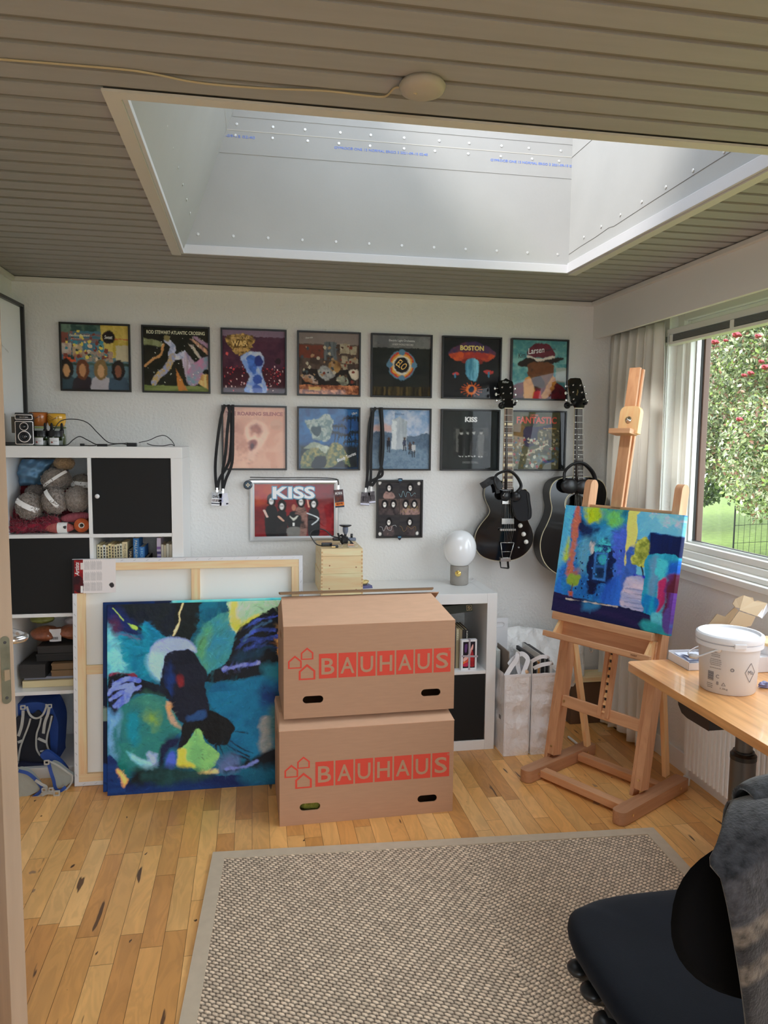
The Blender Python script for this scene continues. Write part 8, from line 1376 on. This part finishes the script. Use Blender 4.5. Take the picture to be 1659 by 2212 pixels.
# white carton with papers left of the bucket
M_WC = mat('white card', (.76, .75, .78), .5); c0 = at('z', DZ, 1443, 1424); c1_ = at('z', DZ, 1487, 1449); dv = (Vector(c1_) - Vector(c0)); ang_ = math.atan2(dv.y, dv.x)
ct = thing('card_tray', 'open white cardboard tray holding papers, left of the bucket on the desk', 'tray', (c0.x, c0.y, DZ + .0005), ang_); Lc = dv.length
MB().box(0, Lc, 0, .0015, 0, .030).build('side_wall', M_WC, ct); MB().box(0, .0015, 0, .13, 0, .034).build('side_wall', M_WC, ct); MB().box(0, Lc, .128, .1295, 0, .044).build('side_wall', M_WC, ct); MB().box(0, Lc, 0, .13, 0, .0015).build('base', M_WC, ct); MB().box(Lc - .0015, Lc, .0, .13, 0, .026).build('side_wall', M_WC, ct)
for k, (x, y, r_, z) in enumerate(((.01, .02, .1, .026), (.03, .03, -.3, .030), (.05, .02, .5, .034))): MB().box(0, .08, 0, .07, 0, .001, M=Matrix.Translation((x, y, z)) @ Matrix.Rotation(r_ * .5, 4, 'Z') @ Matrix.Rotation(.12 - .1 * k, 4, 'Y')).build('sheet_of_paper', mat('bluish paper', (.66, .68, .80), .6), label='loose bluish white paper lying in the card tray, number %s from the bottom' % ('one', 'two', 'three')[k], cat='paper', group='papers in the card tray').matrix_world = ct.matrix_basis
# open brown mailing carton behind the bucket
M_KI = mat('kraft inside', C(160, 140, 112), .75); M_KD = mat('kraft flap', C(128, 108, 82), .75); mc = thing('folding_carton', 'open kraft and white folding carton standing behind the bucket', 'carton', (-.20, -1.55, DZ))
def mcp(px, pz, y): return Vector(at('y', y, px, pz)) - Vector((-.20, -1.55, DZ))
def panel(nm, pts, m): b = MB(); v = [mcp(*q) for q in pts]; b.add(v, [tuple(range(len(v)))]); return b.build(nm, m, mc, solid=.002)
ya_, yb_ = -1.56, -1.42
panel('lid_panel', [(1596, 1320, ya_), (1632, 1332, ya_), (1622, 1352, ya_), (1600, 1356, ya_), (1570, 1370, ya_), (1562, 1366, ya_)], M_KI); panel('front_flap', [(1606, 1286, ya_ + .02), (1618, 1290, ya_ + .02), (1626, 1291, ya_ + .02), (1629, 1299, ya_ + .02), (1636, 1297, ya_ + .02), (1657, 1303, ya_ + .02), (1640, 1333, ya_), (1597, 1318, ya_)], M_KI)
panel('corner_flap', [(1605, 1286, ya_ + .01), (1598, 1314, ya_ - .005), (1588, 1312, ya_ - .02), (1582, 1304, ya_ - .02), (1588, 1294, ya_ - .01)], M_KD); panel('side_flap', [(1595, 1318, ya_), (1586, 1312, ya_ - .01), (1566, 1332, ya_ - .01), (1549, 1326, ya_ - .02), (1522, 1358, ya_ - .02), (1562, 1366, ya_)], M_KD); panel('white_flap', [(1657, 1304, ya_ + .02), (1659, 1320, ya_), (1646, 1336, ya_), (1636, 1330, ya_)], M_WC)
MB().box(-.16, .12, -.02, .14, .001, .055).build('carton_body', M_WC, mc, bevel=.001)
# paper roll with wooden disc at the frame edge, crumpled wrapper
t = thing('wood_lidded_canister', 'white canister with a wooden ring lid behind the bucket, cut by the picture edge', 'canister', (at('y', -1.52, 1672, 1400).x, -1.52, DZ + .0005)); smooth_angle(MB().lathe([(.001, 0), (.056, 0), (.056, .085), (.001, .085)], 40, close=False).build('body', M_PL, t)); smooth_angle(MB().lathe([(.020, .086), (.060, .086), (.062, .090), (.062, .096), (.058, .099), (.026, .099), (.020, .093)], 40).build('wooden_lid', M_BOXW, t))
p = at('z', DZ, 1652, 1486); MB().blob((0, 0, .010), .016, .45, 4, 5, (1.3, .8, .6)).build('crumpled_wrapper', mat('blue white foil', C(110, 112, 150), .3, noise=(60, .6)), smooth=True, loc=(p.x, p.y, DZ), label='small crumpled blue and white wrapper right of the bucket', cat='wrapper')
# ---------------------------------------------------------------- sisal rug
def make_rug():
    a0 = Vector((-2.131, -1.144, 0)); rz = math.radians(-3.2); Wd, Ln = 1.712, 2.45; t = thing('woven_rug', 'beige woven sisal rug with a cloth border in the foreground', 'rug', a0, rz)
    st = .0037; nx, ny = int(Wd / st), int(1.75 / st); x = np.linspace(.042, Wd - .042, nx); y = -np.linspace(.042, 1.75, ny); X, Y = np.meshgrid(x, y)
    xm = Wd * .545; dx_ = X - xm; sgn = np.where(dx_ > 0, 1, -1); s = np.abs(dx_); rg = np.random.default_rng(4)
    # rows run diagonally and fold at the middle like a herringbone
    v = (-Y + .42 * s) / .0135; ri = np.floor(v); fv = v - ri; h1 = np.sin(ri * 12.9898) * .5 + .5; u = (s - .10 * Y) / .0190 + (ri % 2) * .5 + .12 * h1; ui = np.floor(u); fu = u - ui
    hsh = np.mod(np.sin(ri * 127.1 + ui * 311.7 + (sgn > 0) * 77) * 43758.5453, 1.0)
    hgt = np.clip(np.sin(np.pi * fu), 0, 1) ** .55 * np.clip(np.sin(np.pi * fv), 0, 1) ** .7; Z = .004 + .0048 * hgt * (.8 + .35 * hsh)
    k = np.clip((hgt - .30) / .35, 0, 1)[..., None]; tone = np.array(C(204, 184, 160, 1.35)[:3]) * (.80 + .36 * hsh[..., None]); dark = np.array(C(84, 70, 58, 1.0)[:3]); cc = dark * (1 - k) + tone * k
    co = np.stack([X, Y, Z], -1).reshape(-1, 3); idx = np.arange(nx * ny).reshape(ny, nx); F = np.stack([idx[:-1, :-1], idx[1:, :-1], idx[1:, 1:], idx[:-1, 1:]], -1).reshape(-1, 4)
    me = bpy.data.meshes.new('weave'); me.vertices.add(len(co)); me.vertices.foreach_set('co', co.ravel()); me.loops.add(F.size); me.loops.foreach_set('vertex_index', F.ravel().astype(np.int32)); me.polygons.add(len(F)); me.polygons.foreach_set('loop_start', np.arange(0, F.size, 4, dtype=np.int32)); me.update()
    a = me.color_attributes.new('pigment', 'FLOAT_COLOR', 'POINT'); a.data.foreach_set('color', np.c_[cc.reshape(-1, 3), np.ones(len(co))].astype(np.float32).ravel()); me.polygons.foreach_set('use_smooth', [True] * len(F))
    me.materials.append(mat('sisal', (.5, .4, .3), .85, attr='pigment', bump=(900, .5, .0006))); o = bpy.data.objects.new('weave', me); COL.objects.link(o); o.parent = t
    MB().box(.02, Wd - .02, -Ln, -.02, .0005, .004).build('backing', mat('rug backing', (.2, .17, .14), .9), t); MB().box(.042, Wd - .042, -Ln, -1.745, .004, .007).build('far_weave', mat('sisal plain', C(160, 140, 118), .9, bump=(60, 1, .006)), t)
    m = mat('rug border cloth', C(168, 154, 134), .8, bump=(700, .5, .0006), noise=(30, .06)); B = .046
    for P in ([(0, 0), (Wd, 0), (Wd - B, -B), (B, -B)], [(0, 0), (B, -B), (B, -Ln), (0, -Ln)], [(Wd, 0), (Wd, -Ln), (Wd - B, -Ln), (Wd - B, -B)]): MB().plate(P, t=.0095, M=Matrix.Translation((0, 0, .0005))).build('border', m, t, bevel=.003)
make_rug()
# ---------------------------------------------------------------- office chair, seen from behind and above
ch = thing('office_chair', 'black upholstered office chair in the foreground with its back to the camera', 'chair', (-1.085, -2.60, 0)); M_NAVY = mat('midnight blue upholstery', C(14, 17, 25, 1.0), .95, spec=.15, sheen=.05, noise=(14, .15), bump=(500, .4, .0008)); M_BKF = mat('black back upholstery', C(11, 11, 13, 1.0), .95, spec=.1, bump=(500, .4, .0008))
SZC = .505; b = MB(); rows = []
def sq(a, ex): c_, s_ = math.cos(a), math.sin(a); return math.copysign(abs(c_) ** ex, c_), math.copysign(abs(s_) ** ex, s_)
prof = [(.0, -.060, 1), (.60, -.062, 1), (.76, -.058, 1), (.90, -.045, 1), (.98, -.022, 1), (.985, -.002, 1), (.93, .012, 1), (.80, .018, 1), (.5, .010, 1), (0, .004, 1)]
for r, z, _ in prof: rows.append([(.262 * r * sq(a, .58)[0], .262 * r * sq(a, .58)[1] + .015, SZC + z - .012 * (abs(sq(a, .58)[1] * r) > .8) * (sq(a, .58)[1] > 0)) for a in np.linspace(0, 2 * math.pi, 56)])
b.sheet(rows); b.build('seat', M_NAVY, ch, smooth=True, sub=1, merge=True)
b = MB(); rows = []
for r, z, _ in [(.0, 0, 1), (.60, 0, 1), (.74, -.006, 1), (.80, -.02, 1)]: rows.append([(.262 * r * sq(a, .58)[0], .262 * r * sq(a, .58)[1] + .015, SZC - .062 + z) for a in np.linspace(0, 2 * math.pi, 48)])
b.sheet([[(x, y, 2 * (SZC - .066) - z - .012) for x, y, z in r] for r in rows]) ; b.build('seat_pan', M_BR, ch, smooth=True, merge=True)
# backrest: a cushioned oval, slightly wrapped round the sitter, leaning to the back
BC = Vector((-.030, -.235, .782)); b = MB(); rows = []; n = 30
RXB, RZB, TB = .212, .160, .040
def bk_pt(u, v, side):
    x, z = sq(v, .84); rr = u; X = x * rr * RXB; Zz = z * rr * RZB * (1.0 + .10 * (z < 0) * 0); th = TB * math.sqrt(max(0, 1 - rr ** 4)) * side; y = .16 * X * X / RXB + th + .10 * Zz * 0 - .10 * Zz; return BC + Vector((X, y, Zz))
for u in np.linspace(0, 1, 12) ** .8: rows.append([bk_pt(u, v, -1) for v in np.linspace(0, 2 * math.pi, 48)])
for u in (np.linspace(1, 0, 12) ** .8)[1:]: rows.append([bk_pt(u, v, .7) for v in np.linspace(0, 2 * math.pi, 48)])
b.sheet(rows); b.build('backrest', M_BKF, ch, smooth=True, merge=True)
MB().tube([(-.03, -.22, .62), (-.02, -.25, .54), (0, -.19, .455), (0, -.05, .43)], [.022, .024, .024, .026], 12, flat=.6).build('back_bar', M_BR, ch, smooth=True)
for i, (y, x, l_) in enumerate(((-.135 + .10, -.262, .05), (-.135 + .025, -.258, .05))):
    pass
def lever(px, pz, z, ln, rr, mark):
    p = Vector(at('z', z, px, pz)) - Vector((-1.085, -2.60, 0)); b = MB(); b.tube([p, p + Vector((.02, -.003, 0)), p + Vector((.05, -.006, .0)), p + Vector((ln, -.01, .0))], [rr * .9, rr, rr * .85, rr * .55], 14, flat=.55); b.blob(p, rr * .98, .02, 3, 2, (.9, 1, .55)); o = b.build('lever', M_BLKP, ch, smooth=True)
    if mark: MB().box(p.x + .002, p.x + .006, p.y - .007, p.y + .006, z + rr * .5, z + rr * .56).build('lever_mark', mat('yellow green mark', C(150, 150, 50), .5), o, bevel=.0005)
lever(1248, 2092, .44, .14, .025, True); lever(1278, 2142, .44, .14, .026, False); lever(1312, 2212, .44, .14, .030, False)
MB().lathe([(.03, .08), (.03, .20), (.022, .21), (.022, .40), (.05, .43)], 20).build('gas_column', M_BR, ch, smooth=True)
for k in range(5): a = math.radians(90 + 72 * k + 12); d = Vector((math.cos(a), math.sin(a), 0)); lg = MB().bar(Vector((0, 0, .10)) + d * .03, Vector((0, 0, .075)) + d * .28, .045, .03).build('base_leg', M_BR, ch, bevel=.006); MB().lathe([(.001, -.01), (.024, -.01), (.026, -.006), (.026, .006), (.024, .01), (.001, .01)], 18, Matrix.Translation(d * .28 + Vector((0, 0, .0375))) @ Matrix.Rotation(a, 4, 'Z') @ RX).build('castor', M_BR, lg, smooth=True)
# ---------------------------------------------------------------- blanket over the backrest
def make_blanket():
    m = bpy.data.materials.new('grey mohair wool'); m.use_nodes = True; nt = m.node_tree; N = nt.nodes; L = nt.links; p = N['Principled BSDF']; p.inputs['Roughness'].default_value = .95; p.inputs['Sheen Weight'].default_value = .35; p.inputs['Specular IOR Level'].default_value = .1
    at_ = N.new('ShaderNodeAttribute'); at_.attribute_name = 'pigment'; nz = N.new('ShaderNodeTexNoise'); nz.inputs['Scale'].default_value = 70; nz.inputs['Detail'].default_value = 8; tc = N.new('ShaderNodeTexCoord'); L.new(tc.outputs['Object'], nz.inputs[0]); mr = N.new('ShaderNodeMapRange'); mr.inputs[1].default_value = .3; mr.inputs[2].default_value = .7; mr.inputs[3].default_value = .35; mr.inputs[4].default_value = 1.7; L.new(nz.outputs['Fac'], mr.inputs[0])
    sc = N.new('ShaderNodeVectorMath'); sc.operation = 'SCALE'; L.new(at_.outputs['Color'], sc.inputs[0]); L.new(mr.outputs[0], sc.inputs['Scale']); L.new(sc.outputs[0], p.inputs['Base Color']); bp = N.new('ShaderNodeBump'); bp.inputs['Distance'].default_value = .0015; bp.inputs['Strength'].default_value = .8; n2 = N.new('ShaderNodeTexNoise'); n2.inputs['Scale'].default_value = 220; L.new(tc.outputs['Object'], n2.inputs[0]); L.new(n2.outputs['Fac'], bp.inputs['Height']); L.new(bp.outputs[0], p.inputs['Normal'])
    base = Vector((-1.085, -2.60, .0)) + BC + Vector((-.02, 0, .0)); nu, nv = 60, 90; V = []; cols = []
    for j in range(nv):
        s = j / (nv - 1) * .90 - .07; row = []      # s: metres along the cloth; 0 at the top of the backrest, positive down the near side
        for i in range(nu):
            f = i / (nu - 1); wv = .010 * math.sin(f * 15 + .6) + .006 * math.sin(f * 27 + s * 5)
            x = -.215 + .44 * f + .20 * max(0, s - .03) * (1 - f * .6) + .115 * min(1, max(0, (.085 - s) / .06)) ; topz = .170 - .05 * ((x) / .24) ** 2
            if s < 0: y = .042 + .004 + wv * .4 + min(.0, -s) ; z = topz + .004 + s * .95; y = .045 + wv * .5 - .10 * z + .012
            elif s < .10: a = s / .10 * math.pi; y = .057 * math.cos(a) - .018 + wv * .3; z = topz + .004 + .022 * math.sin(a)
            else: z = topz + .004 - (s - .10); y = -.075 - wv * (.6 + s) - .10 * min(z, .1) - .03 * math.sin(min(1, (s - .1) / .4) * 1.5) - .012 * math.sin(f * 6 + s * 9) * s
            row.append(base + Vector((x, y, max(z, -.66)))); st = (s > .175 and s < .205) or (s > .235 and s < .265); c = (92, 83, 74) if st else (56, 56, 60) if s < .20 else (36, 35, 37)
            c = C(*c, gain=.85); cols.append(c)
        V.append(row)
    o = MB().sheet(V).build('wool_blanket', m, smooth=True, solid=.007, label='grey wool blanket with pale stripes draped over the office chair back', cat='blanket'); a = o.data.color_attributes.new('pigment', 'FLOAT_COLOR', 'POINT'); a.data.foreach_set('color', np.array(cols, np.float32).ravel())
    b = MB(); P = []
    for j in range(16):
        row = []
        for i in range(30): f = i / 29; a = j / 15 * math.pi * 1.25; r = .024 + .006 * math.sin(f * 7); x = -.075 + .30 * f; row.append(base + Vector((x, .03 - r * 1.25 * math.cos(a) + .006 * math.sin(f * 11), .178 - .05 * (x / .24) ** 2 + r * math.sin(a) + .010 * f)))
        P.append(row)
    o2 = b.sheet(P).build('folded_edge', m, o, smooth=True, solid=.006); a = o2.data.color_attributes.new('pigment', 'FLOAT_COLOR', 'POINT'); a.data.foreach_set('color', np.tile(np.array(C(62, 64, 68, .85), np.float32), len(o2.data.vertices)))
make_blanket()
# ---------------------------------------------------------------- backpack at the bottom of the tall shelf
bpk = thing('backpack', 'blue and grey hiking backpack leaning in the bottom left shelf compartment', 'backpack', (-2.90, -.40, .03)); O3 = Vector((-2.90, -.40, .03)); M_BB = mat('royal blue nylon', C(30, 62, 130), .6, bump=(60, .5, .004)); M_BD = mat('dark mesh', C(38, 40, 48), .9, bump=(300, .8, .001)); M_GS = mat('grey webbing', C(150, 150, 146), .7, bump=(400, .5, .0006)); M_GP = mat('grey pocket cloth', C(140, 144, 138), .75, bump=(20, .5, .008))
def Q(x, y, pl): return Vector(at('y', pl, x * .14467, 1480 + y * .14463)) - O3      # coordinates of an enlarged view of the lower left corner
def puff(nm, pts, y, depth, m, par=None, bulge=.0):
    P = [Q(px, py, y) for px, py in pts]; P2 = catmull([(p.x, p.z) for p in P], 4); return MB().plate([tuple(q) for q in P2], t=depth, M=Matrix.Translation((0, P[0].y + depth, 0)) @ RX).build(nm, m, par or bpk, bevel=min(depth * .45, .02), seg=4)
puff('main_body', [(150, 330), (330, 280), (560, 255), (740, 300), (820, 420), (870, 600), (860, 900), (850, 1120), (900, 1300), (1000, 1480), (850, 1560), (300, 1620), (120, 1500), (100, 700)], -.34, .16, M_BB)
puff('back_panel', [(330, 420), (480, 440), (560, 380), (640, 460), (720, 640), (740, 900), (760, 1150), (800, 1500), (650, 1560), (250, 1560), (220, 900)], -.352, .02, M_BD); puff('lumbar_pad', [(270, 1180), (480, 1170), (680, 1180), (740, 1320), (700, 1560), (280, 1500)], -.37, .02, mat('dark blue mesh', C(30, 36, 62), .9, bump=(200, .8, .002)))
puff('shoulder_strap', [(600, 490), (780, 470), (740, 640), (700, 780), (690, 900), (750, 1030), (700, 1060), (600, 1060), (550, 950), (540, 780), (570, 600)], -.385, .02, M_BD); puff('shoulder_strap', [(240, 490), (450, 500), (400, 640), (330, 850), (290, 1050), (250, 1150), (180, 900), (200, 650)], -.385, .02, M_BD); puff('strap_patch', [(600, 1040), (700, 985), (850, 1080), (960, 1190), (1010, 1280), (900, 1240), (740, 1150), (640, 1110)], -.46, .02, M_BB)
def web(nm, pts, y, w=.008, m=None): b = MB(); strap(b, [Q(px, py, y) for px, py in pts], w); return b.build(nm, m or M_GS, bpk, solid=.002)
web('strap_edge', [(615, 490), (590, 600), (550, 720), (540, 850), (550, 960), (600, 1050)], -.392, .006); web('strap_edge', [(775, 460), (740, 620), (705, 760), (700, 880), (745, 1015)], -.392, .006); web('strap_edge', [(455, 500), (420, 620), (350, 800), (300, 950), (270, 1130)], -.392, .006); web('webbing', [(345, 380), (340, 480), (320, 620), (275, 760)], -.40, .011); web('webbing', [(735, 330), (715, 430), (670, 560), (648, 720)], -.40, .011); web('webbing', [(400, 320), (440, 430), (500, 485), (570, 490), (640, 440), (690, 330), (690, 285)], -.40, .007); web('webbing', [(570, 795), (690, 850)], -.395, .010); web('webbing', [(270, 855), (330, 830)], -.395, .010); web('webbing', [(600, 990), (660, 985), (740, 1015)], -.40, .006)
puff('hip_pocket', [(760, 1180), (860, 1210), (1000, 1320), (1080, 1370), (1060, 1440), (980, 1510), (900, 1535), (820, 1530), (770, 1400), (740, 1260)], -.52, .04, M_GP); puff('hip_pocket', [(270, 1290), (400, 1330), (500, 1430), (580, 1540), (540, 1600), (400, 1660), (280, 1670), (200, 1600), (200, 1350)], -.56, .05, M_GP)
for P in ([(730, 1180), (760, 1300), (800, 1420), (830, 1540), (900, 1580), (980, 1520)], [(280, 1280), (420, 1320), (540, 1420), (620, 1530), (590, 1600), (490, 1680)]): web('blue_binding', P, -.565, .012, M_BB)
web('pale_binding', [(740, 1140), (850, 1190), (1010, 1300), (1080, 1365), (1060, 1470), (960, 1580), (820, 1640)], -.53, .006); web('pale_binding', [(280, 1690), (420, 1710), (540, 1680), (620, 1640)], -.57, .008); web('waist_strap', [(530, 1420), (620, 1480), (690, 1520), (690, 1600), (760, 1610)], -.57, .010); web('waist_strap', [(620, 1640), (720, 1600), (800, 1610)], -.572, .014)
for px, py, s in ((345, 330, 1), (745, 310, .9), (700, 1150, 1), (660, 1560, .9), (850, 1630, 1.2), (765, 1555, .9)): p = Q(px, py, -.405 - .17 * (py > 1100)); MB().plate(ringpoly(-.011 * s, .011 * s, -.010 * s, .010 * s, .003), [ringpoly(-.006 * s, .006 * s, -.005 * s, .005 * s, .001)], .005, M=Matrix.Translation((p.x, p.y, max(p.z, -.018))) @ RX).build('buckle', M_GS, bpk, bevel=.001)
p = at('y', -.43, 158, 1700); MB().box(0, .095, 0, .03, 0, .022).build('grey_batten', mat('grey brushed strip', C(112, 110, 110), .5), loc=(p.x - .075, -.47, .0005), rz=.04, label='grey strip lying on the floor between backpack and blank canvas', cat='strip')
t = thing('glass_vase', 'large empty glass vase in the dark behind the backpack', 'vase', (-2.745, -.16, .051)); MB().lathe([(.001, 0), (.05, 0), (.055, .02), (.06, .2), (.045, .27), (.055, .30)], 32, close=False).build('body', glassmat('jar wall', .04, (.86, .9, .88)), t, smooth=True)
